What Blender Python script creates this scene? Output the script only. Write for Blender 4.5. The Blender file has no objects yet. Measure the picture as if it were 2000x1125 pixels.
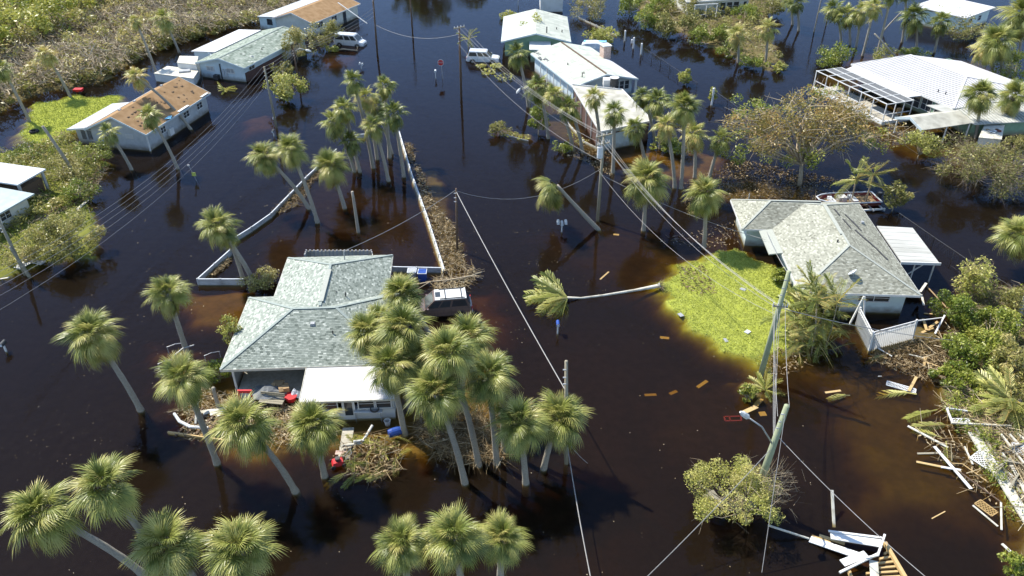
import bpy, math, random
import numpy as np
from mathutils import Vector, Matrix

# ---------------------------------------------------------------- camera, sky, sun, exposure
C = bpy.context.scene
col = C.collection
rng = np.random.default_rng(7)
random.seed(7)
FPX, TH, CH = 1555.0, math.radians(33.3), 37.0      # focal length in photo pixels, pitch, camera height over the flood water
sT, cT = math.sin(TH), math.cos(TH)
cam = bpy.data.cameras.new('camera')
cam.sensor_width = 36.0
cam.lens = 36.0 * FPX / 2000.0
cam.clip_start = 0.5
cam.clip_end = 3000.0
camo = bpy.data.objects.new('camera', cam)
col.objects.link(camo)
camo.location = (0, 0, CH)
camo.rotation_euler = (math.radians(90) - TH, 0, 0)
C.camera = camo

SUN_EL = 52.0
SUN_AZ = math.atan2(-0.80, 0.60)      # the sun stands to the back left of the view
w = bpy.data.worlds.new('World')
C.world = w
w.use_nodes = True
nt = w.node_tree
sky = nt.nodes.new('ShaderNodeTexSky')
sky.sky_type = 'NISHITA'
sky.sun_disc = False
sky.sun_elevation = math.radians(SUN_EL)
sky.sun_rotation = SUN_AZ
sky.air_density = 1.0
sky.dust_density = 0.2
nt.links.new(sky.outputs[0], nt.nodes['Background'].inputs[0])
nt.nodes['Background'].inputs[1].default_value = 0.15
sl = bpy.data.lights.new('sun', 'SUN')
sl.energy = 4.6
sl.angle = math.radians(0.5)
sl.color = (1.0, 0.94, 0.82)
suno = bpy.data.objects.new('sun', sl)
col.objects.link(suno)
ce = math.cos(math.radians(SUN_EL))
sdir = Vector((-math.sin(SUN_AZ) * ce, -math.cos(SUN_AZ) * ce, -math.sin(math.radians(SUN_EL))))
suno.rotation_euler = sdir.to_track_quat('-Z', 'Y').to_euler()
suno.location = (-60, 40, 90)
C.view_settings.view_transform = 'Standard'
C.view_settings.look = 'None'
C.view_settings.gamma = 1.0
C.view_settings.use_curve_mapping = False
C.view_settings.exposure = 0.88
C.cycles.max_bounces = 8
C.cycles.transparent_max_bounces = 12
C.cycles.volume_bounces = 0
C.cycles.use_denoising = True

# ---------------------------------------------------------------- survey: where a photo point stands in the world
def P(px, py, z=0.0):
    u = (px - 1000) / FPX; v = (py - 562.5) / FPX
    dx, dy, dz = u, cT - v * sT, -sT - v * cT
    t = (z - CH) / dz
    return np.array([t * dx, t * dy, z])
def PY(px, py, Y):
    u = (px - 1000) / FPX; v = (py - 562.5) / FPX
    t = Y / (cT - v * sT)
    return np.array([t * u, Y, CH + t * (-sT - v * cT)])
def depth(p):
    return p[1] * cT + (CH - p[2]) * sT
def ppm(p):
    return FPX / depth(p)

# ---------------------------------------------------------------- mesh helpers
class MB:
    def __init__(s):
        s.V = []; s.F = []; s.T = []; s.n = 0
    def add(s, V, F, tint=0.5):
        V = np.asarray(V, float).reshape(-1, 3)
        if not isinstance(F, (list, tuple)) or (len(F) and not isinstance(F[0], np.ndarray)):
            groups = {}
            for f in F: groups.setdefault(len(f), []).append(f)
            F = [np.array(g, int) for g in groups.values()]
        for f in F: s.F.append(f + s.n)
        s.V.append(V)
        s.T.append(np.broadcast_to(np.asarray(tint, float), (len(V),)))
        s.n += len(V)
        return s
    def box(s, c, d, rz=0.0, tint=0.5, R=None, taper=1.0):
        c = np.asarray(c, float); hx, hy, hz = [k / 2 for k in d]
        v = np.array([[sx * hx * (taper if sz > 0 else 1), sy * hy * (taper if sz > 0 else 1), sz * hz] for sz in (-1, 1) for sx, sy in ((-1, -1), (1, -1), (1, 1), (-1, 1))])
        if R is None:
            a, b = math.cos(rz), math.sin(rz)
            R = np.array([[a, -b, 0], [b, a, 0], [0, 0, 1]])
        s.add(v @ np.asarray(R).T + c, [np.array([[3, 2, 1, 0], [4, 5, 6, 7], [0, 1, 5, 4], [1, 2, 6, 5], [2, 3, 7, 6], [3, 0, 4, 7]])], tint)
        return s
    def bar(s, p, q, wd, h, tint=0.5, up=(0, 0, 1)):
        p = np.asarray(p, float); q = np.asarray(q, float)
        a = q - p; L = np.linalg.norm(a); a = a / max(L, 1e-6)
        u = np.asarray(up, float)
        if abs(a @ u) > 0.95: u = np.array([0, 1.0, 0]) if abs(a[1]) < .9 else np.array([1.0, 0, 0])
        b = np.cross(u, a); b /= np.linalg.norm(b); c = np.cross(a, b)
        return s.box((p + q) / 2, (L, wd, h), R=np.stack([a, b, c], 1), tint=tint)
    def tube(s, pts, rad, n=8, tint=0.5, cap=True):
        pts = np.asarray(pts, float); m = len(pts)
        rad = np.broadcast_to(np.asarray(rad, float), (m,))
        t = np.gradient(pts, axis=0); t /= np.linalg.norm(t, axis=1, keepdims=True) + 1e-9
        ref = np.array([0.0, 0, 1]) if abs(t[0][2]) < .8 else np.array([0.0, 1, 0])
        V = []
        ang = np.arange(n) / n * 2 * math.pi
        for i in range(m):
            b = np.cross(t[i], ref); b /= np.linalg.norm(b) + 1e-9; c = np.cross(t[i], b)
            V.append(pts[i] + rad[i] * (np.cos(ang)[:, None] * b + np.sin(ang)[:, None] * c))
        V = np.concatenate(V)
        i, j = np.meshgrid(np.arange(m - 1), np.arange(n), indexing='ij'); i = i.ravel(); j = j.ravel(); k = (j + 1) % n
        F = [np.stack([i * n + j, (i + 1) * n + j, (i + 1) * n + k, i * n + k], 1)]
        if cap:
            F.append(np.array([list(range(n))])); F.append(np.array([[(m - 1) * n + q for q in range(n)][::-1]]))
        s.add(V, F, tint)
        return s
    def leaves(s, c, size, tint, asp=0.42, up=0.0):
        c = np.asarray(c, float); N = len(c)
        a = rng.normal(size=(N, 3)); a[:, 2] *= (1 - up); a /= np.linalg.norm(a, axis=1, keepdims=True)
        b = np.cross(a, rng.normal(size=(N, 3))); b /= np.linalg.norm(b, axis=1, keepdims=True)
        sz = np.broadcast_to(np.asarray(size, float), (N,))[:, None]
        V = np.stack([c - a * sz, c + b * sz * asp, c + a * sz, c - b * sz * asp], 1).reshape(-1, 3)
        F = np.arange(4 * N).reshape(N, 4)
        s.add(V, [F], np.repeat(np.broadcast_to(tint, (N,)), 4))
        return s
    def sticks(s, p, q, r0, r1, tint=0.5):
        p = np.asarray(p, float); q = np.asarray(q, float); N = len(p)
        a = q - p; a /= np.linalg.norm(a, axis=1, keepdims=True) + 1e-9
        b = np.cross(a, rng.normal(size=(N, 3))); b /= np.linalg.norm(b, axis=1, keepdims=True) + 1e-9; c = np.cross(a, b)
        r0 = np.broadcast_to(r0, (N,))[:, None]; r1 = np.broadcast_to(r1, (N,))[:, None]
        V = np.stack([x + r * (math.cos(g) * b + math.sin(g) * c) for x, r in ((p, r0), (q, r1)) for g in (0, 2.09, 4.19)], 1).reshape(-1, 3)
        o = (np.arange(N) * 6)[:, None]
        F = np.concatenate([o + np.array([k, 3 + k, 3 + (k + 1) % 3, (k + 1) % 3]) for k in range(3)])
        s.add(V, [F], np.repeat(np.broadcast_to(tint, (N,)), 6))
        return s
    def mesh(s, name, mat, smooth=False, org=(0, 0, 0)):
        me = bpy.data.meshes.new(name)
        V = np.concatenate(s.V) - np.asarray(org, float)
        me.vertices.add(len(V)); me.vertices.foreach_set('co', V.astype(np.float32).ravel())
        idx = np.concatenate([f.ravel() for f in s.F]); tot = np.concatenate([np.full(len(f), f.shape[1]) for f in s.F])
        me.loops.add(len(idx)); me.loops.foreach_set('vertex_index', idx.astype(np.int32))
        me.polygons.add(len(tot)); me.polygons.foreach_set('loop_start', np.concatenate([[0], np.cumsum(tot)[:-1]]).astype(np.int32))
        me.polygons.foreach_set('use_smooth', np.full(len(tot), bool(smooth)))
        me.update(calc_edges=True)
        at = me.attributes.new('tint', 'FLOAT', 'POINT'); at.data.foreach_set('value', np.concatenate(s.T).astype(np.float32))
        if mat: me.materials.append(mat)
        return me
    def build(s, name, mat, parent=None, org=(0, 0, 0), smooth=False):
        o = bpy.data.objects.new(name, s.mesh(name, mat, smooth, org))
        col.objects.link(o)
        if parent is not None: o.parent = parent
        else: o.location = org
        return o

def tag(o, label=None, cat=None, group=None, kind=None):
    if label: o['label'] = label
    if cat: o['category'] = cat
    if group: o['group'] = group
    if kind: o['kind'] = kind
    return o
def empty(name, loc, label, cat, group=None, rz=0.0):
    o = bpy.data.objects.new(name, None); col.objects.link(o)
    o.location = tuple(loc); o.rotation_euler = (0, 0, rz); o.empty_display_size = 0.3
    return tag(o, label, cat, group)
def put(me, name, parent, M=None):
    o = bpy.data.objects.new(name, me); col.objects.link(o); o.parent = parent
    if M is not None: o.matrix_local = M
    return o
def link_copy(o, parent=None):
    c = o.copy(); col.objects.link(c)
    if parent is not None: c.parent = parent
    for ch in [k for k in bpy.data.objects if k.parent == o]: link_copy(ch, c)
    return c

# ---------------------------------------------------------------- materials
def mat(name, c1, c2=None, rough=0.7, scale=4.0, spec=0.3, bump=0.0, metal=0.0, detail=6.0, stretch=None, tint=None, coat=0.0, contrast=(0.35, 0.65), transl=0.0, rnd=0.0, tide=0.0):
    m = bpy.data.materials.new(name); m.use_nodes = True
    n = m.node_tree.nodes; L = m.node_tree.links; b = n['Principled BSDF']
    b.inputs['Roughness'].default_value = rough; b.inputs['Metallic'].default_value = metal
    b.inputs['Specular IOR Level'].default_value = spec
    if coat: b.inputs['Coat Weight'].default_value = coat; b.inputs['Coat Roughness'].default_value = .08
    c1 = (*c1, 1); c2 = (*(c2 or c1[:3]), 1)
    tc = n.new('ShaderNodeTexCoord'); mp = n.new('ShaderNodeMapping'); L.new(tc.outputs['Object'], mp.inputs[0])
    if stretch: mp.inputs['Scale'].default_value = stretch
    nz = n.new('ShaderNodeTexNoise'); nz.inputs['Scale'].default_value = scale; nz.inputs['Detail'].default_value = detail
    L.new(mp.outputs[0], nz.inputs['Vector'])
    mr = n.new('ShaderNodeMapRange'); mr.inputs[1].default_value = contrast[0]; mr.inputs[2].default_value = contrast[1]
    L.new(nz.outputs[0], mr.inputs[0])
    mx = n.new('ShaderNodeMix'); mx.data_type = 'RGBA'; mx.inputs[6].default_value = c1; mx.inputs[7].default_value = c2
    L.new(mr.outputs[0], mx.inputs[0])
    out = mx.outputs[2]
    if tint:     # per piece colour, from the mesh's tint attribute: tint = list of (position, colour)
        at = n.new('ShaderNodeAttribute'); at.attribute_name = 'tint'
        fac = at.outputs['Fac']
        if rnd:
            oi = n.new('ShaderNodeObjectInfo'); ma = n.new('ShaderNodeMath'); ma.operation = 'MULTIPLY_ADD'
            ma.inputs[1].default_value = rnd; ma.inputs[2].default_value = -rnd / 2
            L.new(oi.outputs['Random'], ma.inputs[0])
            m2 = n.new('ShaderNodeMath'); m2.operation = 'ADD'; m2.use_clamp = True
            L.new(ma.outputs[0], m2.inputs[0]); L.new(fac, m2.inputs[1]); fac = m2.outputs[0]
        cr = n.new('ShaderNodeValToRGB'); e = cr.color_ramp.elements
        while len(e) < len(tint): e.new(0.5)
        for k, (p_, c_) in enumerate(tint): e[k].position = p_; e[k].color = (*c_, 1)
        L.new(fac, cr.inputs[0])
        m3 = n.new('ShaderNodeMix'); m3.data_type = 'RGBA'; m3.blend_type = 'MULTIPLY'; m3.inputs[0].default_value = 1
        L.new(cr.outputs[0], m3.inputs[6]); L.new(out, m3.inputs[7]); out = m3.outputs[2]
    if tide:     # mud left on walls by the falling flood
        sx = n.new('ShaderNodeSeparateXYZ'); L.new(tc.outputs['Object'], sx.inputs[0])
        n5 = n.new('ShaderNodeTexNoise'); n5.inputs['Scale'].default_value = 1.7; n5.inputs['Detail'].default_value = 6; L.new(tc.outputs['Object'], n5.inputs['Vector'])
        a5 = n.new('ShaderNodeMath'); a5.operation = 'MULTIPLY_ADD'; a5.inputs[1].default_value = -.7; L.new(n5.outputs[0], a5.inputs[0]); L.new(sx.outputs['Z'], a5.inputs[2])
        r5 = n.new('ShaderNodeMapRange'); r5.inputs[1].default_value = -.25; r5.inputs[2].default_value = .30; r5.inputs[3].default_value = tide; r5.inputs[4].default_value = 0.0; L.new(a5.outputs[0], r5.inputs[0])
        m5 = n.new('ShaderNodeMix'); m5.data_type = 'RGBA'; m5.inputs[7].default_value = (.16, .13, .09, 1); L.new(r5.outputs[0], m5.inputs[0]); L.new(out, m5.inputs[6]); out = m5.outputs[2]
    L.new(out, b.inputs['Base Color'])
    if bump:
        bp = n.new('ShaderNodeBump'); bp.inputs['Strength'].default_value = min(bump, 1); bp.inputs['Distance'].default_value = 0.05
        L.new(nz.outputs[0], bp.inputs['Height']); L.new(bp.outputs[0], b.inputs['Normal'])
    if transl:
        tr = n.new('ShaderNodeBsdfTranslucent'); L.new(out, tr.inputs[0])
        ms = n.new('ShaderNodeMixShader'); ms.inputs[0].default_value = transl
        L.new(b.outputs[0], ms.inputs[1]); L.new(tr.outputs[0], ms.inputs[2])
        L.new(ms.outputs[0], n['Material Output'].inputs[0])
    return m

W1 = (1, 1, 1)
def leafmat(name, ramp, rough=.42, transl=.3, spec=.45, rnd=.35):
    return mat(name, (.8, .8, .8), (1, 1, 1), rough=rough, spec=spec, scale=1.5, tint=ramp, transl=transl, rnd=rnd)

M = {}
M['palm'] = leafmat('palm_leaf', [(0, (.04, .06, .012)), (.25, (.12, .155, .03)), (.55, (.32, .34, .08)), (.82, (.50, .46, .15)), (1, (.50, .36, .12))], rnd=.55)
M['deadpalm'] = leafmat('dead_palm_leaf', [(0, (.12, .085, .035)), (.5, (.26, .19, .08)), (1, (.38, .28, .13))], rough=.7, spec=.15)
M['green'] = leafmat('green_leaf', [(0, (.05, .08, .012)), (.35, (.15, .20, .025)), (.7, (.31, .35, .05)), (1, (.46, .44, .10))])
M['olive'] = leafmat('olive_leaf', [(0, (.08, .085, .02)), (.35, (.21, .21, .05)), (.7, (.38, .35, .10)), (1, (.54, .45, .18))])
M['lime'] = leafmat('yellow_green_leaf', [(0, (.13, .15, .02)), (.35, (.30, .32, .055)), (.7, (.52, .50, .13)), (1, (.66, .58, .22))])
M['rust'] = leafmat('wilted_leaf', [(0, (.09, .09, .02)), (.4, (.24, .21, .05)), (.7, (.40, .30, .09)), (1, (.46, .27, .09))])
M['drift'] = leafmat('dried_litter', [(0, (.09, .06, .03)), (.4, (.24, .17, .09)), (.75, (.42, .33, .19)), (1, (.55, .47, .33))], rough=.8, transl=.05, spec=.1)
M['twig'] = mat('bare_twig', (.9, .9, .9), (1, 1, 1), rough=.85, spec=.1, tint=[(0, (.10, .075, .05)), (.5, (.27, .215, .14)), (1, (.46, .39, .28))])
M['bark'] = mat('palm_bark', (.40, .36, .29), (.24, .215, .18), rough=.9, spec=.1, scale=3, stretch=(3, 3, 14), bump=.9, contrast=(.3, .7))
M['wood'] = mat('grey_pole_wood', (.32, .29, .22), (.22, .20, .15), rough=.85, spec=.1, scale=5, stretch=(8, 8, .6), bump=.4)
M['darkwood'] = mat('dark_pole_wood', (.10, .07, .05), (.16, .11, .08), rough=.85, spec=.1, scale=5, stretch=(8, 8, .6), bump=.4)
M['greenpole'] = mat('green_grey_pole', (.33, .36, .24), (.24, .27, .17), rough=.8, spec=.1, scale=4, stretch=(8, 8, .5), bump=.3)
M['limb'] = mat('limb_bark', (.42, .35, .25), (.27, .22, .15), rough=.9, spec=.1, scale=6, stretch=(3, 3, 1), bump=.5)
M['white'] = mat('white_paint', (.64, .64, .63), (.54, .54, .52), rough=.5, scale=.8)
M['whiteroof'] = mat('white_roof_sheet', (.54, .53, .54), (.44, .44, .435), rough=.5, scale=.7, contrast=(.4, .8))
M['oldwhite'] = mat('stained_white_paint', (.52, .50, .43), (.33, .30, .23), rough=.7, scale=2.0, contrast=(.45, .75))
M['vinyl'] = mat('weathered_vinyl', (.40, .41, .42), (.30, .30, .30), rough=.5, scale=1.5)
M['bluewall'] = mat('pale_blue_wall', (.50, .58, .62), (.44, .52, .56), rough=.75, scale=1.2, tide=.75)
M['aquawall'] = mat('pale_aqua_wall', (.56, .66, .66), (.50, .60, .60), rough=.75, scale=1.2, tide=.75)
M['greenwall'] = mat('green_wall', (.22, .34, .24), (.18, .29, .20), rough=.75, scale=1.2, tide=.75)
M['greywall'] = mat('grey_wall', (.42, .44, .46), (.35, .37, .39), rough=.75, scale=1.5, tide=.75)
M['creamwall'] = mat('cream_wall', (.60, .60, .54), (.52, .52, .46), rough=.75, scale=1.5, tide=.75)
M['brick'] = mat('brown_brick', (.11, .06, .048), (.075, .042, .036), rough=.85, scale=6)
M['glass'] = mat('window_glass', (.03, .035, .04), (.05, .055, .06), rough=.08, spec=.6, scale=.6)
M['dark'] = mat('dark_metal', (.04, .04, .042), (.06, .06, .06), rough=.5)
M['grey'] = mat('grey_metal', (.38, .39, .40), (.30, .31, .32), rough=.45, metal=.2)
M['wire'] = mat('cable', (.30, .29, .28), (.24, .23, .22), rough=.6)
M['shA'] = mat('green_grey_shingle', (.88, .88, .88), W1, rough=.9, spec=.1, scale=30, tint=[(0, (.125, .148, .128)), (.3, (.215, .245, .215)), (.65, (.30, .332, .295)), (1, (.49, .52, .47))])
M['shB'] = mat('sage_grey_shingle', (.85, .85, .85), W1, rough=.9, spec=.1, scale=.6, tint=[(0, (.175, .175, .14)), (.35, (.265, .268, .22)), (.7, (.345, .348, .29)), (1, (.45, .455, .39))])
M['shC'] = mat('brown_felt', (.36, .235, .13), (.28, .175, .09), rough=.95, spec=.05, scale=1.2, tint=[(0, (.55, .55, .55)), (.5, (.85, .85, .85)), (1, (1.1, 1.08, 1.05))])
M['shD'] = mat('mottled_green_grey_shingle', (.85, .85, .85), W1, rough=.9, spec=.1, scale=3, tint=[(0, (.13, .16, .13)), (.4, (.24, .285, .24)), (.8, (.33, .37, .32)), (1, (.44, .47, .42))])
M['shG'] = mat('pale_sheet_roof', (.48, .50, .44), (.36, .385, .335), rough=.8, scale=1.2, stretch=(.4, 2, 1), tint=[(0, (.8, .8, .8)), (1, (1.05, 1.05, 1.05))])
M['shI'] = mat('weathered_flat_roof', (.44, .43, .37), (.27, .26, .22), rough=.9, scale=.9, contrast=(.4, .7))
M['cpB'] = mat('pale_carport_sheet', (.47, .47, .44), (.33, .33, .30), rough=.7, scale=1.1, stretch=(.25, 1.6, 1))
M['timber'] = mat('new_timber', (.50, .36, .17), (.40, .27, .12), rough=.75, scale=6, stretch=(1, 8, 8))
M['cap'] = mat('pale_ridge_cap', (.36, .375, .335), (.30, .315, .28), rough=.9, scale=8)
M['capA'] = mat('green_ridge_cap', (.27, .31, .29), (.22, .255, .24), rough=.9, scale=8)
M['concrete'] = mat('concrete', (.42, .39, .33), (.32, .30, .25), rough=.9, scale=4)
M['red'] = mat('red_paint', (.50, .025, .03), (.42, .02, .025), rough=.45)
M['blue'] = mat('blue_plastic', (.025, .07, .30), (.02, .06, .26), rough=.4)
M['maroon'] = mat('dark_maroon_paint', (.15, .105, .09), (.12, .085, .075), rough=.25, coat=.6)
M['carwhite'] = mat('white_car_paint', (.62, .62, .62), (.56, .56, .57), rough=.25, coat=.6)
M['tyre'] = mat('tyre_rubber', (.02, .02, .02), (.03, .03, .03), rough=.9)
M['hull'] = mat('dark_red_hull', (.20, .02, .03), (.15, .018, .025), rough=.35)
M['canvas'] = mat('pale_cover', (.55, .58, .62), (.46, .49, .52), rough=.8)
M['cyan'] = mat('light_blue_cover', (.22, .52, .68), (.18, .46, .60), rough=.7)
M['screen'] = mat('insect_screen', (.10, .105, .11), (.14, .145, .15), rough=.8)
M['tan'] = mat('cardboard', (.35, .24, .13), (.28, .19, .10), rough=.9)
M['cloth'] = mat('grey_tarp', (.20, .21, .22), (.12, .13, .13), rough=.9, scale=3)
M['yellow'] = mat('lime_sign', (.45, .50, .12), (.40, .45, .10), rough=.5)
M['brickchim'] = mat('pale_chimney_brick', (.55, .42, .36), (.42, .30, .25), rough=.9, scale=5)

# water: clear surface with a little silt, over tea coloured depth
def water_mat():
    m = bpy.data.materials.new('flood_water'); m.use_nodes = True
    n = m.node_tree.nodes; L = m.node_tree.links; n.remove(n['Principled BSDF'])
    tc = n.new('ShaderNodeTexCoord')
    mp = n.new('ShaderNodeMapping'); mp.inputs['Scale'].default_value = (1.0, 1.9, 1.0); mp.inputs['Rotation'].default_value = (0, 0, .5)
    L.new(tc.outputs['Object'], mp.inputs[0])
    n1 = n.new('ShaderNodeTexNoise'); n1.inputs['Scale'].default_value = 1.5; n1.inputs['Detail'].default_value = 3
    n2 = n.new('ShaderNodeTexNoise'); n2.inputs['Scale'].default_value = .06; n2.inputs['Detail'].default_value = 2
    L.new(mp.outputs[0], n1.inputs['Vector']); L.new(tc.outputs['Object'], n2.inputs['Vector'])
    mr = n.new('ShaderNodeMapRange'); mr.inputs[1].default_value = .42; mr.inputs[2].default_value = .62; mr.inputs[3].default_value = .15; mr.inputs[4].default_value = 1.0
    L.new(n2.outputs[0], mr.inputs[0])
    mu = n.new('ShaderNodeMath'); mu.operation = 'MULTIPLY'; L.new(n1.outputs[0], mu.inputs[0]); L.new(mr.outputs[0], mu.inputs[1])
    bp = n.new('ShaderNodeBump'); bp.inputs['Strength'].default_value = .5; bp.inputs['Distance'].default_value = .04
    L.new(mu.outputs[0], bp.inputs['Height'])
    gl = n.new('ShaderNodeBsdfGlossy'); gl.inputs['Roughness'].default_value = .05; gl.inputs['Color'].default_value = (.28, .335, .44, 1)
    L.new(bp.outputs[0], gl.inputs['Normal'])
    ge = n.new('ShaderNodeNewGeometry'); dp = n.new('ShaderNodeVectorMath'); dp.operation = 'DOT_PRODUCT'
    L.new(bp.outputs[0], dp.inputs[0]); L.new(ge.outputs['Incoming'], dp.inputs[1])
    om = n.new('ShaderNodeMath'); om.operation = 'SUBTRACT'; om.inputs[0].default_value = 1.0; om.use_clamp = True; L.new(dp.outputs['Value'], om.inputs[1])
    pw = n.new('ShaderNodeMath'); pw.operation = 'POWER'; pw.inputs[1].default_value = 5.0; L.new(om.outputs[0], pw.inputs[0])
    fr = n.new('ShaderNodeMath'); fr.operation = 'MULTIPLY_ADD'; fr.inputs[1].default_value = .98; fr.inputs[2].default_value = .022; L.new(pw.outputs[0], fr.inputs[0])   # Schlick's reflectance of water
    tr = n.new('ShaderNodeBsdfTransparent')
    df = n.new('ShaderNodeBsdfDiffuse'); df.inputs['Color'].default_value = (.135, .092, .058, 1)
    m1 = n.new('ShaderNodeMixShader'); m1.inputs[0].default_value = .06
    L.new(tr.outputs[0], m1.inputs[1]); L.new(df.outputs[0], m1.inputs[2])
    m2 = n.new('ShaderNodeMixShader'); L.new(fr.outputs[0], m2.inputs[0]); L.new(m1.outputs[0], m2.inputs[1]); L.new(gl.outputs[0], m2.inputs[2])
    L.new(m2.outputs[0], n['Material Output'].inputs['Surface'])
    va = n.new('ShaderNodeVolumeAbsorption'); va.inputs['Color'].default_value = (.66, .54, .10, 1); va.inputs['Density'].default_value = 4.2
    L.new(va.outputs[0], n['Material Output'].inputs['Volume'])
    return m
M['water'] = water_mat()

def ground_mat():
    m = mat('ground_soil', (.80, .80, .80), (1.15, 1.12, 1.05), rough=.95, spec=.05, scale=1.3, detail=9, bump=.6)
    n = m.node_tree.nodes; L = m.node_tree.links
    at = n.new('ShaderNodeAttribute'); at.attribute_name = 'gcol'
    mx = n.new('ShaderNodeMix'); mx.data_type = 'RGBA'; mx.blend_type = 'MULTIPLY'; mx.inputs[0].default_value = 1
    old = n['Principled BSDF'].inputs['Base Color'].links[0].from_socket
    n2 = n.new('ShaderNodeTexNoise'); n2.inputs['Scale'].default_value = .35; n2.inputs['Detail'].default_value = 8
    mr = n.new('ShaderNodeMapRange'); mr.inputs[1].default_value = .3; mr.inputs[2].default_value = .7; mr.inputs[3].default_value = .75; mr.inputs[4].default_value = 1.15
    L.new(n2.outputs[0], mr.inputs[0])
    m4 = n.new('ShaderNodeMix'); m4.data_type = 'RGBA'; m4.blend_type = 'MULTIPLY'; m4.inputs[0].default_value = 1
    L.new(old, mx.inputs[6]); L.new(at.outputs['Color'], mx.inputs[7])
    L.new(mx.outputs[2], m4.inputs[6]); L.new(mr.outputs[0], m4.inputs[7])
    L.new(m4.outputs[2], n['Principled BSDF'].inputs['Base Color'])
    return m
M['ground'] = ground_mat()

# ---------------------------------------------------------------- terrain under and above the flood
GRASS = (.30, .335, .06); OLIVE = (.17, .15, .045); SAND = (.32, .26, .15); MUD = (.09, .075, .05); LITTER = (.15, .125, .06); ROAD = (.12, .11, .10)
BASE_Z = -1.15
def wp(poly): return np.array([P(x, y)[:2] for x, y in poly])
BL = [   # outline in the photo, height, width of its shore, colour
    ([(590, 340), (660, 300), (780, 300), (850, 500), (700, 500), (480, 540)], -.62, 3.0, OLIVE),
    ([(1290, 455), (1440, 440), (1520, 560), (1640, 640), (1860, 600), (1900, 700), (1960, 1000), (1700, 1000), (1620, 760), (1500, 740), (1230, 560)], -.42, 3.5, OLIVE),
    ([(1270, 545), (1300, 600), (1340, 645), (1410, 690), (1480, 718), (1540, 708), (1640, 670), (1600, 600), (1540, 520), (1440, 478), (1350, 500)], .09, 3.3, GRASS),
    ([(1860, 560), (2300, 560), (2300, 1300), (2050, 1200), (1960, 1000), (1880, 850), (1830, 770), (1850, 680)], .10, 2.5, LITTER),
    ([(1700, 640), (1790, 620), (1840, 650), (1830, 700), (1770, 690), (1700, 690)], -.06, 1.5, LITTER),
    ([(300, 660), (440, 720), (560, 700), (760, 690), (930, 620), (1000, 860), (900, 900), (640, 880), (480, 900), (370, 850)], -.24, 2.0, SAND),
    ([(350, 560), (500, 560), (470, 645), (375, 625)], -.34, 1.4, SAND),
    ([(-400, 800), (-30, 575), (60, 520), (185, 505), (196, 430), (170, 390), (215, 320), (140, 262), (60, 290), (-200, 320)], .16, 1.6, (.16, .17, .04)),
    ([(15, 275), (60, 200), (140, 185), (240, 182), (250, 215), (150, 262), (70, 290)], .06, 2.6, GRASS),
    ([(-900, 330), (-100, 240), (0, 225), (60, 190), (140, 172), (200, 165), (285, 112), (330, 92), (400, 70), (500, 42), (560, 20), (600, -20), (680, -160), (-900, -160)], .12, 2.5, LITTER),
    ([(470, 225), (530, 215), (535, 245), (475, 262)], -.40, 1.5, SAND),
    ([(630, 95), (700, 95), (690, 125), (630, 130)], -.38, 1.5, SAND),
    ([(1180, 270), (1300, 280), (1420, 300), (1400, 350), (1290, 345), (1180, 310)], -.26, 2.0, SAND),
    ([(1190, -20), (1290, 50), (1400, 100), (1500, 140), (1530, 120), (1500, 40), (1560, -40), (1300, -60)], .10, 2.0, LITTER),
    ([(1590, 150), (1700, 90), (1900, 110), (2100, 200), (2100, 330), (1850, 330), (1720, 280)], -.22, 3.0, OLIVE),
    ([(1430, 740), (1500, 735), (1510, 780), (1460, 790)], .02, 1.2, LITTER),
    ([(1030, 130), (1120, 180), (1170, 300), (1090, 290), (1040, 220)], -.22, 2.0, OLIVE),
    ([(960, 238), (1040, 262), (1050, 275), (960, 265)], -.1, 1.2, LITTER),
    ([(1400, 340), (1600, 360), (1600, 392), (1380, 392)], -.15, 2.0, LITTER),
    ([(860, 330), (905, 470), (920, 540), (855, 545), (845, 470), (815, 330)], -.15, 1.2, LITTER),
    ([(1050, 450), (1250, 430), (1330, 480), (1200, 560)], -.66, 4.0, OLIVE),
    ([(800, 565), (960, 560), (1010, 640), (880, 680)], -.50, 2.5, (.26, .15, .10)),
    ([(1270, 740), (1520, 700), (1560, 900), (1300, 880)], -.72, 5.0, ROAD),
    ([(1030, 620), (1300, 640), (1200, 1130), (1050, 1130)], -.9, 5.0, ROAD),
]
BLW = [(wp(p), z, e, c) for p, z, e, c in BL]
def sdf(pts, poly):
    d = np.full(len(pts), 1e9); ins = np.zeros(len(pts), bool)
    for i in range(len(poly)):
        a = poly[i]; b = poly[(i + 1) % len(poly)]; e = b - a; q = pts - a
        t = np.clip((q @ e) / (e @ e), 0, 1)
        d = np.minimum(d, np.linalg.norm(q - t[:, None] * e, axis=1))
        k = ((a[1] > pts[:, 1]) != (b[1] > pts[:, 1])) & (pts[:, 0] < (b[0] - a[0]) * (pts[:, 1] - a[1]) / (b[1] - a[1] + 1e-12) + a[0])
        ins ^= k
    return np.where(ins, d, -d)
def wob(p):      # gentle irregular wobble for shores
    x, y = p[:, 0], p[:, 1]
    return .45 * np.sin(x * 1.1 + .7 * y) + .35 * np.sin(1.9 * y - .6 * x + 2) + .25 * np.sin(3.1 * x + 2.3 * y + 1) + .15 * np.sin(5.3 * x - 4.1 * y)
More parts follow.
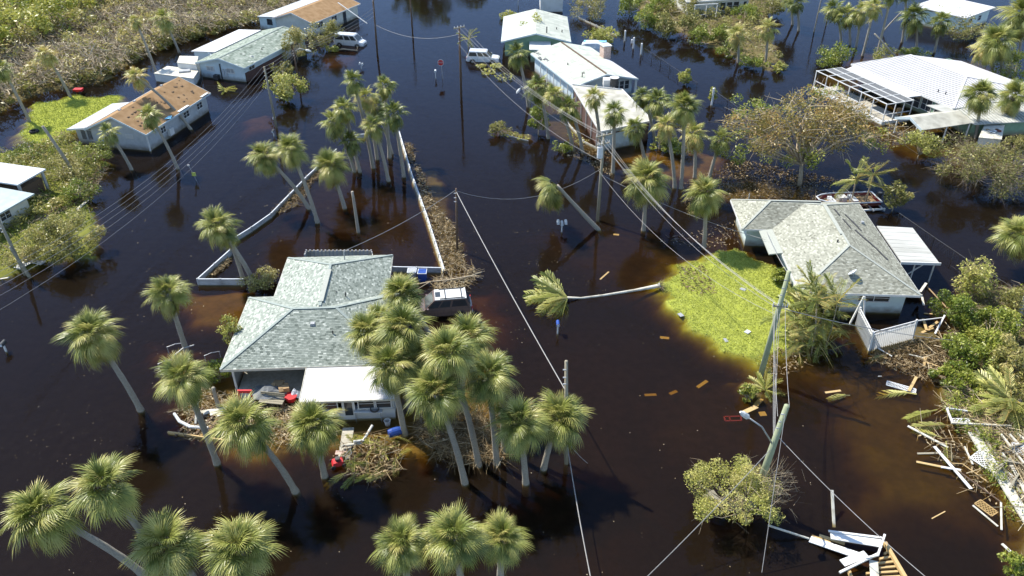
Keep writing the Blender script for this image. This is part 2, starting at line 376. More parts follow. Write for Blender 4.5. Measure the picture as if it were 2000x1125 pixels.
def terrain(pts):
    pts = np.asarray(pts, float)
    z = np.full(len(pts), BASE_Z); c = np.tile(np.array(MUD), (len(pts), 1)); wb = wob(pts)
    for poly, zz, e, cc in BLW:
        lo = poly.min(0) - 2 * e - 1; hi = poly.max(0) + 2 * e + 1
        k = np.where(((pts > lo) & (pts < hi)).all(1))[0]
        if not len(k): continue
        s = sdf(pts[k], poly) + wb[k] * .75 * min(1, e / 2)
        t = np.clip((s + e * .75) / (1.25 * e), 0, 1); t = t * t * (3 - 2 * t)
        nz = BASE_Z + (zz - BASE_Z) * t
        g = nz > z[k]
        f = np.clip((nz - z[k]) / .25, 0, 1)[:, None]
        c[k] = np.where(g[:, None], c[k] * (1 - f) + np.array(cc) * f, c[k])
        z[k] = np.maximum(z[k], nz)
    z += .03 * wb * (z > -1.1)
    return z, c
def hz(x, y): return float(terrain([[x, y]])[0][0])

gx = np.concatenate([[-900, -500, -300, -200, -150], np.arange(-120, 120.1, .75), [150, 200, 300, 500, 900]])
gy = np.concatenate([[-300, -100, -30, 0, 10], np.arange(18, 75, .55), np.arange(75, 200, 1.0), [230, 300, 500, 900, 1500]])
X, Y = np.meshgrid(gx, gy)
pts = np.stack([X.ravel(), Y.ravel()], 1)
gz, gc = terrain(pts)
nx, ny = len(gx), len(gy)
i, j = np.meshgrid(np.arange(ny - 1), np.arange(nx - 1), indexing='ij'); q = (i * nx + j).ravel()
g = MB(); g.add(np.column_stack([pts, gz]), [np.stack([q, q + 1, q + nx + 1, q + nx], 1)])
go = g.build('ground', M['ground'], smooth=True)
ca = go.data.attributes.new('gcol', 'FLOAT_COLOR', 'POINT')
ca.data.foreach_set('color', np.column_stack([gc, np.ones(len(gc))]).astype(np.float32).ravel())
tag(go, 'flooded ground with lawns and muddy banks rising out of the water', kind='structure')
wb_ = MB().box((0, 600, -3), (1780, 1780, 6))
wo = wb_.build('water', M['water'])
tag(wo, 'dark brown flood water covering the streets and yards', kind='structure')

M['flatgrey'] = mat('blue_grey_flat_roof', (.36, .42, .44), (.30, .36, .38), rough=.8, scale=1.0)
M['seam'] = mat('grey_seam_paint', (.30, .30, .31), (.26, .26, .27), rough=.5)
M['shC2'] = None

# ---------------------------------------------------------------- sabal palms
def frond_mb(droop, nl=24, seg=3, wl=.055, spread=1.75, pet=True):
    """one costapalmate fan leaf of length ~1 along +X, hanging towards -Z"""
    m = MB()
    L0 = .40
    def rib(t): return np.array([t, 0, .10 * t - droop * t * t])
    if pet: m.tube([rib(0), rib(.2), rib(.42)], [.014, .011, .008], 3, tint=.55, cap=False)
    for k in range(nl):
        f = (k + .5) / nl * 2 - 1
        ph = f * spread
        b = rib(L0 + .22 * (1 - abs(f)))
        ln = (.56 - .17 * abs(f) ** 1.6) * random.uniform(.85, 1.08)
        d = np.array([math.cos(ph), math.sin(ph), .26 * abs(math.sin(ph)) + random.uniform(-.10, .10)])
        nrm = np.array([-math.sin(ph), math.cos(ph), .25 * (1 if k % 2 else -1)]); nrm /= np.linalg.norm(nrm)
        V = []; T = []
        base_slope = .10 - 2 * droop * b[0]
        for q in range(seg + 1):
            s = q / seg
            p = b + d * ln * s * (1 - .12 * s) + np.array([0, 0, base_slope * ln * s * max(math.cos(ph), 0) * .8 - (.20 + droop * .55) * s * s * ln * 1.5])
            wd = wl * (.35 + 1.3 * s if s < .4 else .9 * (1 - s) / .6 + .02)
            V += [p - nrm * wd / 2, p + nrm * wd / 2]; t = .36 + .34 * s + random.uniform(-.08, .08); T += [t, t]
        m.add(V, [np.array([[2 * q, 2 * q + 1, 2 * q + 3, 2 * q + 2] for q in range(seg)])], np.array(T))
    return m
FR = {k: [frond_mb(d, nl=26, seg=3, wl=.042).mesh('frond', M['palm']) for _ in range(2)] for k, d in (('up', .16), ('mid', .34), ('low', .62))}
FRD = [frond_mb(.7, nl=14, seg=2, wl=.05, spread=1.2).mesh('dead_frond', M['deadpalm']) for _ in range(2)]
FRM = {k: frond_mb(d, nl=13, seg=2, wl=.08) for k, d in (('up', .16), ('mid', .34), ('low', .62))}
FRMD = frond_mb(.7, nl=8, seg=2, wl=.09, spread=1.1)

def align(axis):
    a = Vector(axis).normalized()
    return Vector((0, 0, 1)).rotation_difference(a).to_matrix().to_4x4()
def crown_mats(n, R, dead, wind=(0, 0)):
    out = []
    a0 = random.uniform(0, 6.28)
    gap = random.uniform(0, 6.28); gw = random.uniform(.15, .55)
    for k in range(n):
        t = (k + .5) / n
        el = 80 - 146 * t ** .9 + random.uniform(-10, 10)
        az = a0 + k * 2.39996 + random.uniform(-.25, .25)
        if abs((az - gap + math.pi) % (2 * math.pi) - math.pi) < gw and el < 55 and random.random() < .65: continue
        el -= 14 * (wind[0] * math.cos(az) + wind[1] * math.sin(az))
        kind = 'up' if el > 42 else ('mid' if el > -8 else 'low')
        ln = R * random.uniform(.84, 1.12) * {'up': .92, 'mid': 1.02, 'low': .98}[kind]
        out.append((kind, Matrix.Rotation(az, 4, 'Z') @ Matrix.Rotation(-math.radians(el), 4, 'Y') @ Matrix.Rotation(random.uniform(-.6, .6), 4, 'X') @ Matrix.Scale(ln, 4)))
    for k in range(dead):
        az = random.uniform(0, 6.28); el = random.uniform(-75, -35)
        out.append(('dead', Matrix.Rotation(az, 4, 'Z') @ Matrix.Rotation(-math.radians(el), 4, 'Y') @ Matrix.Scale(R * random.uniform(.7, .95), 4)))
    return out
def trunk_curve(b, c, bend=.45, n=12):
    b = np.asarray(b, float); c = np.asarray(c, float)
    h = c - b
    ctrl = b + h * .5 + np.array([-h[0] * .5 * bend, -h[1] * .5 * bend, abs(h[2]) * .12 * bend])
    t = np.linspace(0, 1, n)[:, None]
    return (1 - t) ** 2 * b + 2 * t * (1 - t) * ctrl + t * t * c
NP = [0]
def palm(base, crown, dpx, label, dy=0.0, near=None, group='sabal palms standing in the flood', bend=.35, tr=.19, nf=None, dead=3, cat='palm tree', squash=1.0):
    b = P(*base); c = PY(crown[0], crown[1], b[1] + dy)
    R = dpx / 2 / ppm(c) * 1.02
    near = dpx >= 62 if near is None else near
    gz_ = hz(b[0], b[1])
    root = empty('sabal_palm', b, label, cat, group)
    pts = trunk_curve((0, 0, 0), c - b, bend)
    down = pts[1] - pts[0]; down /= np.linalg.norm(down)
    foot = pts[0] - down * max(.25, -gz_ + .15)
    pts = np.vstack([foot, pts])
    s = np.linspace(0, 1, len(pts))
    rad = tr * (1.12 - .30 * s + .10 * np.exp(-((s - 1) / .12) ** 2)) * (1 + .05 * np.sin(s * 29 + b[0]))
    rad[:2] *= 1.15
    MB().tube(pts, rad, 9 if near else 6).build('trunk', M['bark'], root, smooth=True)
    ax = (pts[-1] - pts[-3]); ax /= np.linalg.norm(ax); ax = ax * .45 + np.array([0, 0, .7])
    A = Matrix.Translation(Vector(c - b)) @ align(ax)
    n = nf or (74 if near else 42); dead = random.choice([2, 3, 5, 8, 10])
    mats = crown_mats(n, R, dead, (random.uniform(-.3, 1.3), random.uniform(-.9, .5)))
    if squash != 1.0: A = A @ Matrix.Diagonal((squash, squash, 1, 1))
    if near:
        for kind, m4 in mats:
            if kind == 'dead': put(random.choice(FRD), 'dead_frond', root, A @ m4)
            else: put(random.choice(FR[kind]), 'frond', root, A @ m4)
        # boot stubs under the crown
        MB().sticks(*boots(c - b, ax), .03, .015, .6).build('boot_stubs', M['twig'], root)['kind'] = 'stuff'
    else:
        mb = MB(); md = MB()
        for kind, m4 in mats:
            src = FRMD if kind == 'dead' else FRM[kind]
            T = np.array(A @ m4)
            V = np.concatenate(src.V); V = V @ T[:3, :3].T + T[:3, 3]
            t = np.concatenate(src.T) + random.uniform(-.22, .22)
            (md if kind == 'dead' else mb).add(V, [f for f in src.F], np.clip(t, 0, 1))
        mb.build('crown', M['palm'], root)
        if md.V: md.build('dead_fronds', M['deadpalm'], root)
    return root
def boots(c, ax):
    k = 16; ph = rng.uniform(0, 6.28, k); z = rng.uniform(-.5, .05, k)
    p = np.stack([.13 * np.cos(ph), .13 * np.sin(ph), z], 1) + c
    q = p + np.stack([.28 * np.cos(ph), .28 * np.sin(ph), rng.uniform(.05, .3, k)], 1)
    return p, q

G1 = 'palms by the grey roofed house in front'
PAL = [  # base pixel, crown pixel, crown width, lean away, label
    ((280, 1122), (82, 1003), 136, 0, 'sabal palm leaning hard left at the lower left, crown nearest the left edge'),
    ((330, 1125), (207, 950), 128, 0, 'sabal palm with one yellowed frond behind the hard leaning corner palm'),
    ((392, 1150), (325, 1064), 136, 0, 'round crowned sabal palm low in the frame between two others'),
    ((505, 1150), (470, 1072), 138, 0, 'round crowned sabal palm at the bottom edge, rightmost of the lower left group'),
    ((800, 1165), (785, 1062), 108, 0, 'leftmost of three sabal palms cut by the bottom edge'),
    ((905, 1170), (886, 1050), 132, 0, 'largest sabal palm, middle of three at the bottom edge'),
    ((977, 1140), (980, 1052), 104, 0, 'rightmost of three sabal palms cut by the bottom edge'),
    ((275, 801), (180, 655), 110, 0, 'lone sabal palm with tan dead fronds leaning left over open water'),
    ((366, 692), (327, 573), 84, 0, 'tall sabal palm with a neat round crown left of the grey roof'),
    ((424, 905), (357, 738), 106, 0, 'sabal palm with a long grey trunk rising beside the broken dock'),
    ((577, 960), (478, 830), 126, 0, 'sabal palm with a strongly bent thick trunk before the porch'),
    ((634, 930), (612, 832), 114, 0, 'sabal palm with dark upper trunk in front of the white awning'),
    ((495, 550), (424, 442), 80, 0, 'sabal palm over the corner of the low fence triangle'),
    ((475, 545), (446, 462), 46, 0, 'slim sabal palm half hidden behind the fence corner palm'),
    ((603, 407), (515, 305), 66, 0, 'left sabal palm of the leaning pair over the long low fence'),
    ((620, 434), (566, 291), 66, 0, 'right sabal palm of the leaning pair over the long low fence'),
    ((673, 406), (643, 325), 72, 0, 'sabal palm with a full round crown inside the fenced yard'),
    # house palms, right side
    ((908, 943), (851, 770), 122, 0, 'sabal palm with the longest pale trunk right of the porch'),
    ((935, 908), (874, 690), 116, 0, 'tall sabal palm whose trunk crosses behind the longest pale one'),
    ((970, 905), (952, 735), 112, 0, 'sabal palm rising from the branch heap, dead frond at its trunk'),
    ((1027, 943), (1014, 828), 116, 0, 'short trunked sabal palm left beside the leaning wire pole'),
    ((1062, 915), (1092, 818), 112, 0, 'sabal palm wrapped round the wire pole with browned right fronds'),
    ((901, 800), (913, 660), 106, 0, 'broad sabal palm just below the dark suv'),
    ((790, 848), (760, 715), 104, 0, 'sabal palm whose fronds hang over the white awning'),
    ((800, 800), (786, 640), 108, 0, 'sabal palm in the thick of the crowns at the roof corner'),
    ((815, 778), (718, 650), 92, 0, 'sabal palm leaning left across the grey shingle roof'),
    ((838, 655), (786, 574), 88, 0, 'sabal palm touching the bonnet of the dark suv'),
    ((838, 800), (808, 700), 88, 0, 'sabal palm squeezed between the awning palms and the long trunks'),
    ((826, 742), (745, 628), 84, 0, 'sabal palm behind the one leaning on the grey roof'),
    ((985, 880), (975, 715), 58, 0, 'small upright sabal palm rising behind the branch heap'),
    # centre cluster
    ((693, 335), (652, 238), 56, 0, 'sabal palm in the fenced cluster, crown farthest left'),
    ((703, 336), (686, 276), 52, 0, 'sabal palm in the fenced cluster, lowest crown on the left'),
    ((700, 330), (672, 212), 54, -1, 'sabal palm in the fenced cluster between the left crown and the top crowns'),
    ((729, 328), (690, 157), 50, -1, 'sabal palm in the fenced cluster, topmost crown on the left'),
    ((737, 311), (715, 190), 50, -1, 'sabal palm in the fenced cluster just under the topmost crown'),
    ((759, 353), (730, 246), 54, 0, 'sabal palm in the fenced cluster, lowest crown in the middle'),
    ((761, 308), (752, 168), 46, 0, 'sabal palm in the fenced cluster, upper right crown standing clear'),
    ((789, 345), (769, 222), 58, 0, 'sabal palm in the fenced cluster, crown farthest right beside the debris fence'),
    ((765, 300), (735, 208), 48, 0, 'sabal palm in the fenced cluster, hidden behind the middle crown'),
    # left bank
    ((350, 102), (317, 37), 46, 0, 'bushy sabal palm at the thicket edge behind the white annex'),
    ((305, 142), (264, 40), 30, 0, 'thin wind stripped sabal palm left of the thicket edge palm'),
    ((138, 190), (88, 106), 46, 0, 'dark sabal palm leaning over the thicket beside the left lawn'),
    ((58, 238), (4, 134), 44, 0, 'sabal palm at the left edge above the small lawn'),
    ((372, 252), (266, 150), 46, 0, 'sabal palm leaning right across the brown roof'),
    ((347, 329), (292, 225), 52, 0, 'sabal palm in front of the middle of the brown roof'),
    ((257, 331), (212, 260), 46, 0, 'short sabal palm before the gable of the brown roofed house'),
    # right centre row
    ((1071, 270), (1052, 170), 58, 0, 'dark sabal palm at the left end of the row before the flat roof'),
    ((1120, 292), (1082, 185), 48, 0, 'second sabal palm from the left in the row before the flat roof'),
    ((1138, 298), (1112, 208), 54, 0, 'third sabal palm from the left in the row before the flat roof'),
    ((1173, 300), (1160, 190), 46, 0, 'sabal palm standing before the middle of the flat roof'),
    ((1197, 337), (1200, 220), 52, 0, 'sabal palm with drooping fronds before the pale blue wall'),
    ((1258, 308), (1240, 250), 52, 0, 'sabal palm with curved trunk at the right of the pale blue wall'),
    ((1280, 280), (1254, 187), 44, 0, 'sabal palm at the far corner of the flat roof'),
    ((1290, 290), (1284, 197), 58, 0, 'tall sabal palm right of the flat roof, second from its corner'),
    ((1318, 366), (1300, 245), 54, 0, 'sabal palm with a pale straight trunk in the right hand cluster, left of two'),
    ((1330, 368), (1336, 208), 66, 0, 'tallest sabal palm of the cluster right of the flat roof'),
    ((1357, 346), (1356, 262), 60, 0, 'dark green sabal palm low in the cluster right of the flat roof'),
    ((1386, 345), (1408, 272), 52, 0, 'sabal palm at the right end of the cluster by the bare tree'),
    ((1257, 449), (1262, 350), 92, 0, 'big crowned sabal palm on a short trunk under the power lines'),
    ((1375, 482), (1377, 378), 78, 0, 'sabal palm with curved trunk at the edge of the bright lawn'),
    ((1032, 208), (1010, 105), 50, 0, 'sabal palm in front of the green walled house'),
    # top right
    ((1442, 122), (1440, 66), 46, 0, 'low sabal palm among the canal bank shrubs'),
    ((1495, 122), (1500, 55), 44, 0, 'sabal palm standing apart at the end of the canal bank'),
    ((1560, 60), (1556, 6), 40, 0, 'sabal palm cut by the top edge beside the far house'),
    ((1548, 48), (1540, -6), 36, 0, 'slim sabal palm at the top edge left of another'),
    ((1643, 82), (1630, 18), 46, 0, 'leftmost sabal palm of the top clump behind the white roofed house'),
    ((1660, 88), (1655, 30), 46, 0, 'second sabal palm of the top clump behind the white roofed house'),
    ((1672, 92), (1682, 22), 48, 0, 'third sabal palm of the top clump behind the white roofed house'),
    ((1685, 108), (1708, 14), 46, 0, 'fourth sabal palm of the top clump, leaning right'),
    ((1712, 110), (1742, -12), 40, 0, 'leaning sabal palm right of the top clump'),
    ((1762, 82), (1770, -20), 40, 0, 'thin sabal palm reaching past the top edge'),
    ((1790, 96), (1786, 32), 58, 0, 'full crowned sabal palm behind the ridge of the white metal roof'),
    ((1825, 102), (1838, 42), 50, 0, 'yellowing sabal palm near the far right house'),
    ((1955, 160), (1950, 80), 76, 0, 'large sabal palm at the right edge behind the white metal roof'),
    ((1985, 140), (1995, 30), 84, 0, 'largest sabal palm at the upper right corner'),
    ((1940, 150), (1925, 95), 56, 0, 'sabal palm just left of the large one at the right edge'),
    ((1905, 268), (1915, 185), 66, 0, 'dark trunked sabal palm in front of the white metal roof'),
    ((1968, 255), (1982, 186), 66, 0, 'dark trunked sabal palm at the right end of the lean-to roof'),
    ((2030, 530), (1992, 460), 90, 0, 'shaded sabal palm cut by the right edge beside the canal'),
]
for b_, c_, d_, dy_, l_ in PAL:
    palm(b_, c_, d_, l_, dy=dy_, dead=6 if d_ < 62 else 4)

# broken trunks without crowns
def snag(p0, p1, label, r=.17, mat_='bark', name='palm_snag', cat='tree trunk', group=None, dy=0):
    b = P(*p0); c = PY(p1[0], p1[1], b[1] + dy)
    pts = trunk_curve(b, c, .1, 8); pts = np.vstack([b - np.array([0, 0, 1.2]), pts])
    m = MB().tube(pts, np.linspace(r, r * .72, len(pts)), 8)
    return tag(m.build(name, M[mat_], None, org=b, smooth=True), label, cat, group)
snag((700, 453), (688, 374), 'bare pale palm trunk with no crown in the fenced yard')
snag((150, 346), (83, 246), 'broken dark palm trunk leaning over the left bank bushes', r=.2)
snag((57, 540), (19, 482), 'short broken grey post beside the left bank bush', r=.15, mat_='wood')
snag((1775, 145), (1708, 66), 'pale bare trunk leaning right behind the white roofed house', r=.14)
snag((1722, 65), (1762, 22), 'bent bare trunk fallen towards the top palms', r=.13)
snag((1615, 42), (1628, -30), 'thin bare trunk standing alone at the top of the frame', r=.12)
snag((1590, 62), (1608, -20), 'thin pale trunk right of the two slim top palms', r=.12)
snag((1937, 150), (1941, 128), 'short white stump left of the right edge palms', r=.2)
snag((1951, 163), (1962, 128), 'leaning white stump under the right edge palms', r=.2)
snag((428, 800), (416, 757), 'snapped grey trunk standing in the broken dock', r=.16)

# the leaning palm in the road with a wind blown crown
def leaning_palm():
    b = P(1168, 448); c = PY(1088, 362, b[1])
    r = empty('sabal_palm', b, 'sabal palm leaning left over the flooded road, crown blown to one side', 'palm tree', 'sabal palms standing in the flood')
    pts = np.vstack([[.5, 0, -.9], trunk_curve((0, 0, 0), c - b, -.05)])
    MB().tube(pts, np.linspace(.24, .15, len(pts)), 9).build('trunk', M['bark'], r, smooth=True)
    for k in range(24):
        az = math.pi + random.uniform(-1.0, 1.0); el = random.uniform(-70, 35)
        put(random.choice(FR['low' if el < 0 else 'mid']), 'frond', r, Matrix.Translation(Vector(c - b)) @ Matrix.Rotation(az, 4, 'Z') @ Matrix.Rotation(-math.radians(el), 4, 'Y') @ Matrix.Scale(2.1, 4))
    for k in range(3):
        put(FRD[0], 'dead_frond', r, Matrix.Translation(Vector(c - b + np.array([.2, 0, -.2]))) @ Matrix.Rotation(4.9, 4, 'Z') @ Matrix.Rotation(math.radians(78 + 5 * k), 4, 'Y') @ Matrix.Scale(2.8, 4))
leaning_palm()

# the uprooted feather palm lying in the road
def pinnate(L, droop=.25, n=15, wl=.02, side=.24):
    m = MB()
    def rib(t): return np.array([t * L, 0, (.12 * t - droop * t * t) * L])
    m.tube([rib(t) for t in np.linspace(0, 1, 6)], np.linspace(.022, .005, 6) * L ** .5, 4, tint=.85)
    for k in range(n):
        t = .2 + .78 * k / n
        for sd in (-1, 1):
            b = rib(t); ln = side * L * (math.sin(math.pi * min(1, (t - .1) / .95)) ** .6 + .15) * random.uniform(.85, 1.1)
            d = np.array([.75, sd * .66, random.uniform(-.25, .15)]); d /= np.linalg.norm(d)
            e = b + d * ln * .6; f = b + d * ln + np.array([0, 0, -.18 * ln])
            nr = np.cross(d, [0, 0, 1]); nr /= np.linalg.norm(nr); h = nr * wl * L ** .5 / 2 + np.array([0, 0, .012])
            m.add([b - h * .6, b + h * .6, e + h, e - h, f], [[0, 1, 2, 3], [3, 2, 4]], np.array([.5, .5, .62, .62, .75]) + random.uniform(-.12, .12))
    return m
PIN = [pinnate(1.0, d).mesh('feather_frond', M['palm']) for d in (.12, .3, .5)]
PINL = [pinnate(1.0, d).mesh('feather_frond', M['lime']) for d in (.12, .3, .5)]
def fallen_palm():
    a = P(1283, 563); b = P(1108, 587)
    r = empty('fallen_palm', a, 'uprooted feather palm lying across the road, fronds in the water', 'fallen palm')
    d = b - a
    pts = [np.array([.25, 0, .32]), np.array([0, 0, .22]), d * .25 + np.array([0, 0, .10]), d * .6 + np.array([0, 0, .02]), d * .85 + np.array([0, 0, .05]), d + np.array([0, 0, .3])]
    MB().tube(pts, [.24, .17, .12, .10, .09, .10], 9).build('trunk', M['oldwhite'], r, smooth=True)
    p0 = rng.normal(size=(60, 3)) * .1 + [.2, 0, .25]; q0 = p0 + rng.normal(size=(60, 3)) * .3 * np.array([1, 1, .6]) + [.2, 0, 0]
    MB().sticks(p0, q0, .02, .008, .35).build('root_ball', M['twig'], r)
    for k in range(22):
        az = math.pi + (k / 21 - .42) * 2.3; el = random.uniform(-6, 26)
        put(random.choice(PINL if k % 3 else PIN), 'frond', r, Matrix.Translation(Vector(d + np.array([0, 0, .25]))) @ Matrix.Rotation(az, 4, 'Z') @ Matrix.Rotation(-math.radians(el), 4, 'Y') @ Matrix.Scale(random.uniform(2.5, 3.5), 4))
fallen_palm()

# ---------------------------------------------------------------- leafy trees and shrubs
def foliage(cl, cr, n, size, tint0=.5, flat=.8):
    """n leaves round clump centres cl with radii cr"""
    m = MB(); k = rng.integers(0, len(cl), n)
    g = rng.normal(size=(n, 3)); g /= np.linalg.norm(g, axis=1, keepdims=True); g *= rng.uniform(.35, 1.1, (n, 1)) ** .6
    c = cl[k] + g * cr[k][:, None] * np.array([1, 1, flat])
    ct = rng.uniform(-.2, .2, len(cl))
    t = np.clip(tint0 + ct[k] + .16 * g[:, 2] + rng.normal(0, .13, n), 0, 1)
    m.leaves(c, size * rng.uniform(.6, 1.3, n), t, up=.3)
    return m
def plant(name, base, cen, rx, ry, rz, label, cat='shrub', leaf='green', n=1800, size=.13, ncl=26, trunk=.09, twigs=0, barkm='limb', group=None, tint=.5, nlimb=None, tw_t=.5, hollow=.55, cs=1.0):
    """base: world point of the root, cen: centre of the crown, radii in metres"""
    base = np.asarray(base, float); cen = np.asarray(cen, float)
    u = rng.normal(size=(ncl, 3)); u /= np.linalg.norm(u, axis=1, keepdims=True); u *= rng.uniform(hollow, 1.0, (ncl, 1)); u[:, 2] = np.where(u[:, 2] < -.55, -u[:, 2] * .5, u[:, 2])
    cl = cen + u * np.array([rx, ry, rz])
    R = (rx * ry * rz) ** (1 / 3)
    cr = R * rng.uniform(.20, .42, ncl) * cs
    root = empty(name, base, label, cat, group)
    org = base
    gz_ = hz(base[0], base[1])
    st = MB(); fork = base + (cen - base) * .35
    st.tube([base + [0, 0, min(-.1, gz_ - .1)], base + (fork - base) * .5 + rng.normal(0, .05, 3), fork], [trunk * 1.25, trunk, trunk * .85], 7)
    lim = cl[:nlimb or ncl]
    for q in lim:
        mid = fork + (q - fork) * .5 + rng.normal(0, .12 * R, 3) + [0, 0, .10 * R]
        st.tube([fork, mid, q], [trunk * .6, trunk * .38, trunk * .14], 5, cap=False)
    st.build('trunk', M[barkm], root, org, smooth=True)
    if twigs:
        k = rng.integers(0, ncl, twigs)
        p = cl[k] + rng.normal(size=(twigs, 3)) * cr[k][:, None] * .35
        d = rng.normal(size=(twigs, 3)); d[:, 2] = d[:, 2] * .6 + .1; d += (p - cen) / R * .9; d /= np.linalg.norm(d, axis=1, keepdims=True)
        q = p + d * R * rng.uniform(.15, .5, (twigs, 1))
        MB().sticks(p, q, trunk * .16, trunk * .06, np.clip(tw_t + rng.normal(0, .2, twigs), 0, 1)).build('twigs', M['twig'], root, org)['kind'] = 'stuff'
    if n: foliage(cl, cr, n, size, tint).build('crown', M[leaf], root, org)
    return root
def shrub(px, wpx, hpx, label, leaf='green', n=1500, size=.12, cat='shrub', twigs=0, group=None, tint=.5, name='shrub', ncl=22, trunk=.06, hollow=.4, depth_=1.0, hgt=None):
    """px: centre of the bush in the photo; wpx, hpx its extent; stands so that its low edge meets the water"""
    foot = P(px[0], px[1] + hpx * .5 - 2)
    s = ppm(foot); rx = wpx / 2 / s
    ry = rx * depth_
    el = math.asin((CH) / math.hypot(foot[1], CH))
    # image height = 2*sqrt((rz cos)^2 + (ry sin)^2)
    hh = hpx / 2 / s
    rz = hgt or max(.35, math.sqrt(max(.05, hh * hh - (ry * math.sin(el)) ** 2)) / math.cos(el)) if True else 1
    rz = min(rz, 4.0)
    cz = rz * .85 + max(0, hz(foot[0], foot[1]))
    cen = PY(px[0], px[1], foot[1]); 
    c = P(px[0], px[1], cz)
    return plant(name, (c[0], c[1], 0), c, rx, ry, rz, label, cat, leaf, n, size, ncl, trunk, twigs, group=group, tint=tint, hollow=hollow)

